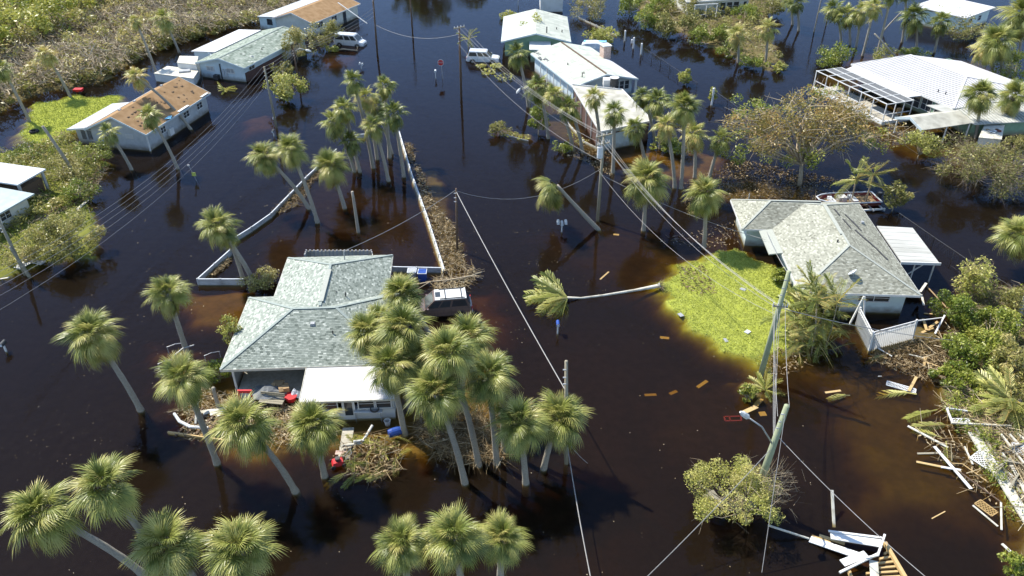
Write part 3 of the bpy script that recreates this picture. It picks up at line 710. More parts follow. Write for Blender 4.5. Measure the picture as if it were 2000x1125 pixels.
GB = 'mangrove shrubs along the canal bank'
GL = 'shrubs on the left bank'
GR = 'shrubs on the right bank'
for px, wpx, hpx, lf, n, sz, tw, lab, grp in [
    ((126, 466), 140, 112, 'olive', 5200, .13, 250, 'large round yellow green bush hanging over the water on the left bank', GL),
    ((50, 500), 90, 60, 'olive', 1800, .11, 120, 'sparse low bush below the left edge house', GL),
    ((180, 300), 80, 60, 'green', 1500, .12, 140, 'bush at the waterside below the brown roofed house porch', GL),
    ((120, 330), 100, 60, 'olive', 1800, .12, 160, 'loose bush on the left bank under the broken trunk', GL),
    ((60, 300), 110, 50, 'green', 1700, .12, 100, 'low bright bush between the small lawn and the blue grey roof', GL),
    ((150, 375), 80, 50, 'green', 1500, .12, 60, 'bright low bush at the point of the left bank', GL),
    ((560, 172), 74, 66, 'lime', 1500, .22, 60, 'round large leaved shrub standing in the water by the utility pole', None),
    ((576, 85), 66, 76, 'olive', 2400, .16, 200, 'brown green tree at the corner of the mottled grey roof', None),
    ((634, 66), 64, 66, 'olive', 2300, .16, 220, 'drab tree leaning on the white van', None),
    ((550, 135), 60, 26, 'olive', 900, .16, 80, 'low scrub behind the round large leaved shrub', None),
    ((976, 251), 44, 34, 'olive', 900, .12, 60, 'small brown tipped bush at the end of the white border', None),
    ((1052, 232), 46, 76, 'green', 2200, .13, 30, 'dark vine covered hedge left of the flat roofed house', None),
    ((1100, 285), 36, 30, 'green', 700, .12, 0, 'dark rounded bush below the porch of the flat roofed house', None),
    ((1310, 285), 80, 40, 'green', 1600, .14, 40, 'dense shaded shrub under the palm cluster', None),
    ((1040, 60), 60, 60, 'lime', 1000, .20, 80, 'sparse leafed tree before the pale sheet roof', None),
    ((1175, 70), 74, 34, 'lime', 1300, .20, 120, 'yellowed toppled tree behind the covered boat', None),
    ((1155, 14), 92, 46, 'olive', 1900, .16, 420, 'brown twiggy bush at the top behind the green walled house', None),
    ((1230, 10), 60, 50, 'green', 1800, .18, 30, 'leftmost dark green mangrove of the canal bank', GB),
    ((1262, 34), 62, 50, 'green', 2000, .18, 30, 'second dark green mangrove of the canal bank', GB),
    ((1300, 50), 56, 50, 'olive', 1900, .17, 60, 'third mangrove of the canal bank, paler and looser', GB),
    ((1290, 8), 60, 40, 'green', 1500, .18, 30, 'dark mangrove behind the third of the canal bank', GB),
    ((1338, 46), 60, 54, 'olive', 2000, .17, 120, 'pale olive mangrove in the middle of the canal bank', GB),
    ((1370, 70), 54, 40, 'green', 1700, .16, 30, 'mid green mangrove jutting into the canal', GB),
    ((1345, 10), 60, 44, 'olive', 1300, .17, 260, 'grey twiggy mangrove before the far house', GB),
    ((1408, 68), 40, 36, 'green', 1300, .16, 20, 'rounded mangrove beside the jutting one', GB),
    ((1455, 25), 60, 36, 'green', 1600, .17, 20, 'two lobed bright shrub under the far house windows', GB),
    ((1510, 14), 56, 40, 'olive', 1300, .17, 80, 'drab shrub right of the far house', GB),
    ((1425, 98), 56, 30, 'green', 1300, .15, 20, 'low shrub at the foot of the canal bank palm', GB),
    ((1474, 123), 54, 32, 'green', 1300, .15, 20, 'low spreading shrub at the tip of the canal bank', GB),
    ((1522, 132), 30, 22, 'lime', 600, .16, 0, 'small bright shrub last on the canal bank', GB),
    ((1628, 112), 76, 56, 'green', 2600, .15, 30, 'dense round shrub at the corner of the screened pool cage', None),
    ((1728, 108), 60, 40, 'lime', 900, .14, 200, 'feathery bare limbed tree behind the white metal roof', None),
    ((1790, 108), 70, 34, 'green', 1400, .14, 30, 'dark shrub row behind the ridge of the white metal roof', None),
    ((1750, 382), 54, 72, 'olive', 1500, .14, 120, 'open shrub standing in the canal beside the carport', None),
    ((1800, 286), 92, 70, 'lime', 2600, .13, 320, 'feathery pale tree fallen against the gabled carport', None),
    ((1920, 325), 190, 124, 'olive', 5200, .14, 1700, 'wide wind combed tree with pale bare limbs over the canal', None),
    ((1985, 285), 60, 60, 'olive', 1500, .14, 300, 'pale limbed tree behind the wide wind combed one', None),
    ((1908, 552), 92, 84, 'lime', 2300, .13, 420, 'windblown shrub with leaves swept to the left', GR),
    ((1872, 608), 96, 84, 'green', 4200, .12, 20, 'bright bushy mangrove nearest the white fence', GR),
    ((1940, 640), 140, 110, 'green', 6500, .12, 40, 'largest bright mangrove of the right bank', GR),
    ((1985, 590), 90, 84, 'olive', 2600, .12, 200, 'twiggy mangrove at the right edge', GR),
    ((1892, 690), 126, 94, 'green', 5000, .12, 30, 'bright mangrove below the largest one', GR),
    ((1975, 710), 100, 100, 'olive', 4200, .12, 160, 'mangrove at the right edge below the broken trunk', GR),
    ((1872, 745), 100, 70, 'green', 3200, .12, 30, 'low mangrove above the fallen feather fronds', GR),
    ((1945, 775), 110, 70, 'lime', 3000, .11, 120, 'tangled shrub above the torn lattice', GR),
    ((1520, 540), 40, 36, 'green', 900, .13, 0, 'small leafy shrub at the corner of the sage roofed house', None),
    ((1985, 1105), 50, 60, 'green', 1500, .10, 20, 'green shrub in the lower right corner', None),
    ((510, 548), 80, 56, 'olive', 2200, .10, 240, 'brown green hedge at the back corner of the grey shingle house', None),
    ((455, 655), 40, 90, 'lime', 1100, .10, 30, 'narrow bright shrub along the left side of the grey shingle house', None),
    ((425, 725), 70, 60, 'green', 1800, .10, 30, 'dark shrub at the front left corner of the grey shingle house', None),
    ((1340, 152), 30, 34, 'lime', 500, .2, 30, 'small yellow green shrub standing in the canal', None),
    ((1392, 187), 16, 36, 'lime', 350, .16, 10, 'narrow small shrub beside the white canal post', None),
    ((1460, 768), 46, 40, 'lime', 420, .14, 20, 'pale variegated plant floating at the foot of the green grey pole', None),
    ((1850, 30), 70, 40, 'green', 1300, .17, 60, 'dark shrub before the far right house', None),
    ((1890, 60), 80, 50, 'olive', 1500, .16, 160, 'round topped tree left of the right edge palms', None),
    ((1975, 130), 70, 80, 'green', 1900, .16, 60, 'dark shrub mass under the right edge palms', None),
    ((1990, 775), 60, 60, 'olive', 1300, .11, 60, 'shrub beside the torn blue roof piece', GR),
]:
    shrub(px, wpx, hpx, lab, lf, n, sz, twigs=tw, group=grp)

# the wide half bare tree with wilted leaves in front of the pool cage
b = P(1562, 362); c = PY(1572, 246, b[1] + 2.5)
plant('bare_tree', b, c, 9.0, 5.6, 2.6, 'wide half bare tree with rusty wilted leaves before the pool cage', 'tree', 'rust', 9000, .15, 48, .22, 520, tint=.55, tw_t=.75, hollow=.3)
gq = np.concatenate([P(x, y, z)[None] + rng.normal(size=(6, 3)) * [1.1, 1.0, .6] for x, y, z in ((1450, 205, 4.0), (1478, 255, 3.4), (1600, 190, 5.5), (1690, 275, 3.6), (1560, 305, 3.2), (1520, 210, 5.0), (1645, 230, 5.2), (1460, 300, 2.4))])
foliage(gq, np.full(len(gq), .8), 4200, .14, .62).build('green_leaves', M['green'], bpy.data.objects['bare_tree'], org=b)
# tree tangled round the lamp pole
b = P(1462, 1022); c = np.array([b[0] - .3, b[1] + .6, 2.1])
plant('uprooted_tree', b, c + [-.9, 0, -.2], 3.1, 2.3, 1.6, 'uprooted tree heaped round the lamp pole, green on its left, bare on its right', 'tree', 'lime', 13000, .066, 44, .07, 90, tint=.66, hollow=.5, cs=.8)
k = 300; pp = c + [1.2, .2, .1] + rng.normal(size=(k, 3)) * [.7, .6, .6]; dd = rng.normal(size=(k, 3)) + [.7, .1, .3]; dd /= np.linalg.norm(dd, axis=1, keepdims=True)
MB().sticks(pp, pp + dd * rng.uniform(.4, 1.3, (k, 1)), .009, .004, np.clip(rng.normal(.6, .2, k), 0, 1)).build('bare_twigs', M['twig'], bpy.data.objects['uprooted_tree'], org=b)['kind'] = 'stuff'

# clump of feather palms before the sage roofed house
def areca():
    b = P(1585, 690)
    r = empty('areca_clump', b, 'tall clump of feather palms between the green pole and the sage roofed house', 'palm clump')
    for k in range(10):
        a = np.array([random.uniform(-1.2, 1.2), random.uniform(-.6, 2.0), 0]); t = a + np.array([random.uniform(-.7, .5), random.uniform(-.5, .5), random.uniform(2.4, 5.0)])
        MB().tube([a + [0, 0, -.5], (a + t) / 2 + [.1, 0, .1], t], [.06, .05, .04], 6).build('stem', M['limb'], r, smooth=True)
        for q in range(8):
            az = q * 2.4 + k; el = random.uniform(-30, 75)
            put(random.choice(PIN), 'frond', r, Matrix.Translation(Vector(t)) @ Matrix.Rotation(az, 4, 'Z') @ Matrix.Rotation(-math.radians(el), 4, 'Y') @ Matrix.Scale(random.uniform(1.6, 2.5), 4))
    for q in range(110):
        az = q * 2.4; a = np.array([random.uniform(-1.5, 1.5), random.uniform(-.6, 1.8), random.uniform(.1, 3.0)])
        put(random.choice(PIN), 'frond', r, Matrix.Translation(Vector(a)) @ Matrix.Rotation(az, 4, 'Z') @ Matrix.Rotation(-math.radians(random.uniform(-40, 30)), 4, 'Y') @ Matrix.Scale(random.uniform(1.3, 2.1), 4))
areca()
def feather(base, crown, label, n=14, L=2.2, wind=(1, 0), stem=.09, dark=True):
    b = P(*base); c = PY(crown[0], crown[1], b[1])
    r = empty('feather_palm', b, label, 'palm tree')
    MB().tube(np.vstack([[0, 0, -.8], trunk_curve((0, 0, 0), c - b, .2, 6)]), stem, 6).build('trunk', M['limb'], r, smooth=True)
    for q in range(n):
        az = q * 2.4; el = random.uniform(-25, 65)
        put(random.choice(PIN), 'frond', r, Matrix.Translation(Vector(c - b)) @ Matrix.Rotation(az, 4, 'Z') @ Matrix.Rotation(-math.radians(el), 4, 'Y') @ Matrix.Scale(L * random.uniform(.8, 1.1), 4))
feather((1662, 398), (1672, 352), 'feather palm drooping over the dark red boat', 14, 2.6)
feather((1690, 398), (1706, 340), 'wispy feather palm right of the dark red boat', 10, 2.2)
feather((915, 96), (915, 76), 'dead topped palm hanging beside the far utility pole', 12, 1.9)
# fallen royal palm at the right edge
def fallen_royal():
    b = P(1975, 800, .4)
    r = empty('fallen_feather_palm', b, 'toppled palm with long green fronds spread over the wrecked dock', 'fallen palm')
    MB().tube([[3.5, 1.5, .2], [1.5, .7, .5], [0, 0, .6]], [.16, .15, .13], 8).build('trunk', M['limb'], r, smooth=True)
    for q in range(46):
        az = math.pi + random.uniform(-1.7, 1.7); el = random.uniform(-8, 45)
        put(random.choice(PINL if q % 5 == 0 else PIN), 'frond', r, Matrix.Translation(Vector((random.uniform(-.3, .3), random.uniform(-.3, .3), .6))) @ Matrix.Rotation(az, 4, 'Z') @ Matrix.Rotation(-math.radians(el), 4, 'Y') @ Matrix.Scale(random.uniform(1.5, 3.0), 4))
fallen_royal()
# loose fronds lying in the water
LOOSE = [((1735, 692), 200, 1.9), ((1660, 772), 190, 1.5), ((1640, 660), 60, 1.0), ((1790, 770), 170, 3.0), ((1860, 830), 185, 2.6), ((1830, 800), 200, 2.6), ((1848, 862), 250, 1.9), ((1840, 855), 150, 1.8),
         ((695, 875), 230, 1.6), ((745, 870), 160, 1.9), ((730, 905), 190, 1.7), ((760, 900), 120, 1.6), ((700, 920), 240, 1.5), ((715, 860), 150, 1.6), ((740, 890), 80, 1.5), ((755, 880), 260, 1.8), ((690, 900), 180, 1.7), ((780, 870), 200, 1.6)] + [((675 + (k * 37) % 105, 850 + (k * 53) % 88), (k * 71) % 360, 1.3 + .1 * (k % 6)) for k in range(16)]
for q, ((x, y), az, L) in enumerate(LOOSE):
    p = P(x, y, .25 if q > 7 else .12)
    o = bpy.data.objects.new('fallen_frond', random.choice(PINL if q % 2 else PIN)); col.objects.link(o)
    o.location = p; o.rotation_euler = (random.uniform(-.3, .3), random.uniform(-.15, .1), math.radians(az)); o.scale = (L, L, L)
    if q <= 7: tag(o, 'feather palm frond torn off and floating near the wrecked dock and white fence', 'palm frond', 'torn fronds by the wrecked dock')
    else: tag(o, 'feather palm frond thrown on the heap beside the concrete slab', 'palm frond', 'fronds on the heap by the porch')

# ---------------------------------------------------------------- thicket, ground cover, drift lines (uncountable)
def sample(poly_px, n, z=0.0):
    w_ = wp(poly_px); lo, hi = w_.min(0), w_.max(0); out = np.zeros((0, 2))
    while len(out) < n:
        q = rng.uniform(lo, hi, (n * 2, 2)); out = np.vstack([out, q[sdf(q, w_) > 0]])
    return out[:n]
def thicket(name, poly, n_st, n_lf, leaf, h, label, ls=.2, tint=.5, lens=(1.2, 3.6), tw=.5, rad=.05):
    q = sample(poly, n_st); zz = terrain(q)[0]
    hgt = h * (.55 + .45 * np.sin(q[:, 0] * .23 + 1.3 * np.sin(q[:, 1] * .11)) * np.sin(q[:, 1] * .19 + 2)) * rng.uniform(.35, 1.05, n_st)
    p = np.column_stack([q, zz + np.maximum(hgt, .2)])
    ang = np.where(rng.random(n_st) < .65, rng.normal(2.5, .45, n_st), rng.uniform(0, 6.28, n_st))
    d = np.column_stack([np.cos(ang), np.sin(ang), rng.normal(.15, .45, n_st)]); d /= np.linalg.norm(d, axis=1, keepdims=True)
    L = rng.uniform(*lens, n_st)[:, None]
    mid = p + rng.normal(0, .12, p.shape)
    r = rad * rng.uniform(.4, 1.3, n_st) ** 1.5
    tt = np.clip(rng.normal(tw, .24, n_st), 0, 1)
    m = MB(); m.sticks(p - d * L * .5, mid, r, r * .8, tt); m.sticks(mid, p + d * L * .5, r * .8, r * .25, tt)
    o = m.build(name + '_branches', M['twig'], None); tag(o, label + ', bare branches', kind='stuff')
    if n_lf:
        q = sample(poly, n_lf); zz = terrain(q)[0]
        hgt = h * (.55 + .45 * np.sin(q[:, 0] * .23 + 1.3 * np.sin(q[:, 1] * .11)) * np.sin(q[:, 1] * .19 + 2)) * rng.uniform(.1, 1.08, n_lf)
        t = np.clip(tint + .22 * np.sin(q[:, 0] * .5) * np.sin(q[:, 1] * .37 + 1) + rng.normal(0, .16, n_lf), 0, 1)
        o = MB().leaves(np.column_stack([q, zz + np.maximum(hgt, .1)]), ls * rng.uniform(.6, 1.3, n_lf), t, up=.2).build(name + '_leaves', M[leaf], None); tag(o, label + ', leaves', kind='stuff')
TH_ = [(-80, 262), (-10, 222), (60, 186), (140, 170), (200, 162), (285, 112), (330, 93), (400, 72), (500, 44), (560, 24), (600, 0), (640, -70), (-80, -70)]
thicket('thicket', TH_, 24000, 12000, 'olive', 3.0, 'grey brown storm stripped thicket along the upper left', ls=.26, tint=.6, tw=.72, rad=.06)
thicket('green_thicket', [(-80, -70), (330, -70), (190, 30), (140, 75), (60, 90), (-20, 120), (-80, 150)], 2500, 26000, 'green', 4.0, 'bright green mangrove wood in the upper left corner', ls=.30, tint=.7)
def clumps(name, poly, k, per, leaf, label, r=(.8, 2.0), h=(1.2, 3.4), ls=.24, tint=.55):
    q = sample(poly, k); z = np.maximum(terrain(q)[0], 0) + rng.uniform(*h, k); cl = np.column_stack([q, z])
    tag(foliage(cl, rng.uniform(*r, k), k * per, ls, tint, .75).build(name, M[leaf], None), label, kind='stuff')
clumps('green_canopy', [(-80, -70), (330, -70), (215, 20), (150, 80), (60, 100), (-20, 130), (-80, 150)], 230, 130, 'green', 'rounded bright crowns of the mangrove wood in the upper left corner', (1.0, 2.4), (2.5, 5.0), .33, .74)
clumps('olive_canopy', TH_, 300, 70, 'olive', 'tufts of leaves still standing in the storm stripped thicket', (.7, 1.8), (.8, 3.0), .27, .68)
clumps('shore_leaves', [(-60, 250), (0, 224), (60, 190), (140, 172), (200, 166), (285, 114), (330, 95), (400, 74), (500, 46), (490, 34), (390, 60), (320, 80), (275, 98), (190, 150), (130, 158), (50, 172), (-60, 225)], 110, 60, 'olive', 'leafy tufts along the edge of the thicket', (.5, 1.2), (.3, 1.3), .24, .5)
clumps('bank_leaves', [(-60, 330), (0, 300), (60, 292), (140, 268), (205, 322), (170, 395), (120, 420), (60, 440), (-60, 560)], 120, 70, 'olive', 'leafy tufts of the left bank scrub', (.4, 1.1), (.2, 1.0), .15, .6)
clumps('canal_leaves', [(1195, -20), (1300, 44), (1400, 94), (1495, 134), (1520, 120), (1490, 50), (1540, -20)], 110, 70, 'olive', 'leafy tufts of the canal bank undergrowth', (.5, 1.3), (.3, 1.5), .2, .55)
thicket('bank_scrub', [(-200, 320), (-20, 300), (60, 292), (140, 265), (212, 322), (172, 390), (192, 430), (120, 480), (40, 510), (-50, 560), (-150, 600)], 1500, 6500, 'green', .8, 'low scrub and litter on the left bank', ls=.15, tint=.55, lens=(.4, 1.6), rad=.025)
thicket('right_scrub', [(1860, 570), (2120, 540), (2120, 960), (1990, 960), (1900, 850), (1840, 775), (1845, 690)], 2600, 5500, 'green', .7, 'tangled branches and leaves on the right bank', ls=.11, tint=.5, lens=(.4, 1.6), rad=.02)
thicket('canal_scrub', [(1200, -20), (1300, 40), (1400, 90), (1490, 132), (1520, 120), (1490, 40), (1540, -20)], 1500, 5000, 'olive', 1.0, 'brown undergrowth on the canal bank', ls=.2, tint=.5, lens=(.6, 2.4), rad=.035)

def drift(name, poly, n, label, h=.25, ln=(.15, .7), leafn=0, leaf='drift', r=.02, tt=.55, m_='drift'):
    q = sample(poly, n); zz = np.maximum(terrain(q)[0], 0.0)
    p = np.column_stack([q, zz + rng.uniform(0, h, n) ** 1.0])
    a = rng.uniform(0, 6.28, n); d = np.column_stack([np.cos(a), np.sin(a), rng.normal(0, .25, n)])
    L = rng.uniform(*ln, n)[:, None]
    m = MB(); m.sticks(p, p + d * L, r, r * .4, np.clip(rng.normal(tt, .25, n), 0, 1))
    if leafn:
        q = sample(poly, leafn); p = np.column_stack([q, np.maximum(terrain(q)[0], 0) + rng.uniform(.01, h, leafn)])
        m.leaves(p, rng.uniform(.05, .16, leafn), np.clip(rng.normal(tt, .25, leafn), 0, 1), up=.6)
    return tag(m.build(name, M[m_], None), label, kind='stuff')
drift('drift_line', [(808, 318), (822, 330), (850, 400), (885, 440), (900, 480), (915, 530), (868, 535), (850, 480), (825, 400)], 1300, 'tan dried reeds washed against the outside of the right low fence', .35, leafn=900)
drift('drift_line', [(790, 280), (806, 285), (812, 315), (800, 318)], 160, 'small clump of reeds at the far end of the right low fence', .3, leafn=120)
drift('drift_line', [(655, 300), (668, 312), (610, 360), (590, 400), (545, 418), (530, 415), (600, 345)], 700, 'reddish brown litter caught inside the long low fence', .25, leafn=700)
drift('drift_line', [(445, 505), (452, 512), (420, 540), (400, 545)], 220, 'brown litter caught in the fence corner', .25, leafn=260)
drift('drift_line', [(845, 545), (905, 545), (925, 520), (930, 540), (880, 580), (850, 575)], 420, 'branches and reeds behind the dark suv', .3, leafn=260, ln=(.2, 1.2))
drift('branch_heap', [(800, 830), (930, 800), (965, 850), (985, 905), (890, 915), (845, 890)], 1500, 'heap of grey brown branches under the palms right of the porch', .7, ln=(.4, 1.6), leafn=300, tt=.45, r=.016)
drift('porch_litter', [(345, 800), (400, 760), (460, 770), (600, 800), (660, 850), (600, 870), (520, 870), (420, 850), (360, 860)], 1100, 'sticks and litter spread in front of the porch', .22, ln=(.15, .9), leafn=1200, tt=.6)
drift('frond_heap', [(670, 880), (720, 850), (780, 870), (785, 930), (720, 945), (680, 930)], 220, 'brown stalks in the heap beside the concrete slab', .6, ln=(.4, 1.4), leafn=300, tt=.5, r=.02)
drift('floating_litter', [(1330, 360), (1440, 310), (1640, 350), (1600, 392), (1420, 392), (1340, 420)], 700, 'leaf litter floating round the bare tree', .1, leafn=2600, ln=(.1, .6), tt=.5)
drift('floating_litter', [(1120, 280), (1200, 300), (1200, 350), (1150, 320), (1090, 300)], 260, 'litter floating before the flat roofed house', .12, leafn=500, ln=(.1, .6))
drift('fence_litter', [(1690, 700), (1800, 660), (1880, 680), (1890, 760), (1800, 745), (1740, 720)], 700, 'tan litter and sticks below the white fence', .2, leafn=900, ln=(.15, .9))
drift('bank_litter', [(70, 440), (170, 395), (205, 340), (215, 325), (190, 330), (150, 390), (60, 430)], 500, 'pale litter along the waterline of the left bank', .2, leafn=700)
drift('dock_litter', [(1830, 790), (1900, 860), (1990, 980), (2050, 1000), (1990, 860), (1900, 790)], 900, 'broken sticks strewn over the wrecked dock', .4, leafn=700, ln=(.3, 1.5), tt=.55)
drift('pond_litter', [(1280, 470), (1440, 430), (1460, 470), (1380, 490)], 120, 'twigs floating before the sage roofed house', .08, leafn=120, ln=(.1, .5))
# specks of foam and chips on the water
def specks(poly, n, label, s=(.02, .06)):
    q = sample(poly, n); keep = terrain(q)[0] < -.02; q = q[keep]
    m = MB(); sz = rng.uniform(*s, len(q)) ** 1.0
    th = rng.uniform(0, 6.28, len(q)); c = np.column_stack([q, np.full(len(q), .012)])
    a = np.column_stack([np.cos(th), np.sin(th), 0 * th]) * sz[:, None]; b_ = np.column_stack([-np.sin(th), np.cos(th), 0 * th]) * sz[:, None] * .6
    V = np.stack([c - a, c - b_, c + a, c + b_], 1).reshape(-1, 3)
    m.add(V, [np.arange(4 * len(q)).reshape(-1, 4)], np.repeat(rng.uniform(.5, 1, len(q)), 4))
    tag(m.build('floating_specks', M['drift'], None), label, kind='stuff')
specks([(900, 380), (1060, 420), (1200, 560), (960, 700), (900, 560)], 170, 'pale specks floating along the flooded road', (.015, .045))
specks([(40, 780), (280, 800), (300, 900), (20, 900)], 60, 'pale specks floating at the lower left', (.015, .04))
specks([(0, 600), (1300, 600), (1600, 800), (1600, 1125), (0, 1125)], 220, 'scattered pale specks on the dark water in front', (.02, .045))
specks([(200, 330), (800, 300), (900, 500), (300, 700), (100, 600)], 160, 'scattered pale specks on the water at the left', (.02, .06))
# blades of grass on the bright lawn
def blades(poly, n, label, h=(.03, .10)):
    q = sample(poly, n); z = terrain(q)[0]; k = z > -.10 * rng.random(n) - .01; q = q[k]; z = z[k]; n = len(q)
    p = np.column_stack([q, z]); a = rng.uniform(0, 6.28, n); d = np.column_stack([np.cos(a), np.sin(a), 0 * a]) * .03
    t = p + np.column_stack([rng.normal(0, .06, n), rng.normal(0, .06, n), rng.uniform(*h, n)])
    V = np.stack([p - d, p + d, t], 1).reshape(-1, 3)
    tag(MB().add(V, [np.arange(3 * n).reshape(-1, 3)], np.repeat(np.clip(rng.normal(.62, .13, n), 0, 1), 3)).build('grass', M['grass'], None), label, kind='stuff')
M['grass'] = mat('grass_blade', (.9, .9, .9), (1, 1, 1), rough=.6, spec=.2, scale=.4, tint=[(0, (.22, .25, .04)), (.5, (.36, .40, .075)), (1, (.48, .50, .13))])
blades([(1275, 545), (1345, 650), (1480, 725), (1660, 700), (1600, 600), (1540, 510), (1440, 470), (1340, 490)], 42000, 'bright short grass of the half drowned lawn')
blades([(10, 280), (60, 195), (140, 180), (250, 178), (260, 220), (150, 270), (70, 295)], 16000, 'bright short grass of the small lawn at the left', (.08, .2))

drift('lawn_litter', [(1325, 520), (1375, 520), (1400, 575), (1365, 580), (1330, 560)], 90, 'brown leaf litter on the bright lawn', .06, leafn=420, ln=(.05, .3), tt=.35)
drift('lawn_litter', [(1500, 690), (1580, 650), (1620, 690), (1545, 730), (1490, 735)], 120, 'twigs and litter along the lower lawn edge', .1, leafn=260, ln=(.1, .6), tt=.5)
drift('splintered_laths', [(1850, 800), (1905, 850), (1960, 930), (2010, 1030), (2060, 1000), (1990, 840), (1930, 800)], 190, 'tangle of splintered pale laths over the wrecked dock', .55, ln=(.5, 2.2), r=.035, tt=.75)
drift('splintered_laths', [(1780, 830), (1850, 820), (1910, 880), (1950, 990), (1900, 960), (1830, 900)], 90, 'splintered laths floating off the wrecked dock', .10, ln=(.4, 1.5), r=.03, tt=.7, leafn=160)
drift('splintered_laths', [(1780, 660), (1850, 640), (1900, 690), (1850, 740), (1790, 720)], 90, 'splintered laths in the litter beside the white fence', .35, ln=(.4, 1.4), r=.03, tt=.75)
drift('porch_wreckage', [(455, 770), (600, 775), (640, 800), (560, 830), (460, 820)], 120, 'splintered laths and scraps before the open porch', .25, ln=(.3, 1.2), r=.03, tt=.75, leafn=200)

clumps('shore_tufts', [(1835, 770), (1870, 760), (1930, 850), (1990, 960), (2040, 1060), (1990, 1030), (1920, 920), (1870, 850)], 46, 70, 'green', 'leafy tufts caught along the wrecked dock', (.3, .7), (.1, .6), .09, .6)
clumps('bank_growth', [(2000, 560), (2300, 560), (2400, 1300), (2120, 1300), (2040, 1020), (2000, 900)], 150, 60, 'green', 'low growth on the right bank', (.5, 1.2), (.2, 1.0), .14, .55)

# ---------------------------------------------------------------- houses
def house_root(name, label, px, ez, rot, cat='house', group=None):
    p = P(px[0], px[1], ez)
    return empty(name, (p[0], p[1], 0), label, cat, group, math.radians(rot))
def slope_shingles(poly, ex, m, w_=.33, c_=.17, bright=0.0):
    """tabs over a roof plane; poly[0]-poly[1] is the eave; ex = outward normal up"""
    poly = np.asarray(poly, float); o = poly[0]; u = poly[1] - o; U = np.linalg.norm(u); u /= U
    n = np.cross(u, poly[2] - o); n /= np.linalg.norm(n)
    if n[2] < 0: n = -n
    v = np.cross(n, u); v /= np.linalg.norm(v)
    if v[2] < 0: v = -v
    q = np.stack([(poly - o) @ u, (poly - o) @ v], 1)
    rows = int(q[:, 1].max() / c_)
    V = []; T = []
    for r in range(rows + 1):
        y0 = r * c_; y1 = min(y0 + c_, q[:, 1].max()); ym = y0 + c_ * .3
        xs = []
        for i in range(len(q)):
            a, b = q[i], q[(i + 1) % len(q)]
            if (a[1] - ym) * (b[1] - ym) < 0: xs.append(a[0] + (ym - a[1]) / (b[1] - a[1]) * (b[0] - a[0]))
        if len(xs) < 2: continue
        x0, x1 = min(xs), max(xs)
        off = (r % 2) * w_ / 2 + random.uniform(-.03, .03)
        k = np.arange(math.floor((x0 - off) / w_), math.ceil((x1 - off) / w_))
        a = np.clip(k * w_ + off, x0, x1); b = np.clip((k + 1) * w_ + off - .012, x0, x1)
        ok = b - a > .03; a, b = a[ok], b[ok]; N = len(a)
        if not N: continue
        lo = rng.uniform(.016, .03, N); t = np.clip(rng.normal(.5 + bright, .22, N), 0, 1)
        def pt(x, y, h): return o + x[:, None] * u + np.full(N, y)[:, None] * v + np.broadcast_to(h, (N,))[:, None] * n
        q4 = np.stack([pt(a, y0 - .012, lo), pt(b, y0 - .012, lo), pt(b, y1, .006), pt(a, y1, .006), pt(a, y0 - .012, 0.0), pt(b, y0 - .012, 0.0)], 1)
        V.append(q4); T.append(np.repeat(t, 6))
    V = np.concatenate(V); N = len(V); f = (np.arange(N) * 6)[:, None]
    m.add(V.reshape(-1, 3), [np.concatenate([f + [0, 1, 2, 3], f + [4, 5, 1, 0]])], np.concatenate(T))
def slab(m, poly, th, tint=.5):
    poly = np.asarray(poly, float); n = len(poly)
    lo = poly - [0, 0, th]
    F = [list(range(n)), [n + k for k in range(n)][::-1]] + [[(k + 1) % n, k, n + k, n + (k + 1) % n] for k in range(n)]
    m.add(np.vstack([poly, lo]), F, tint)
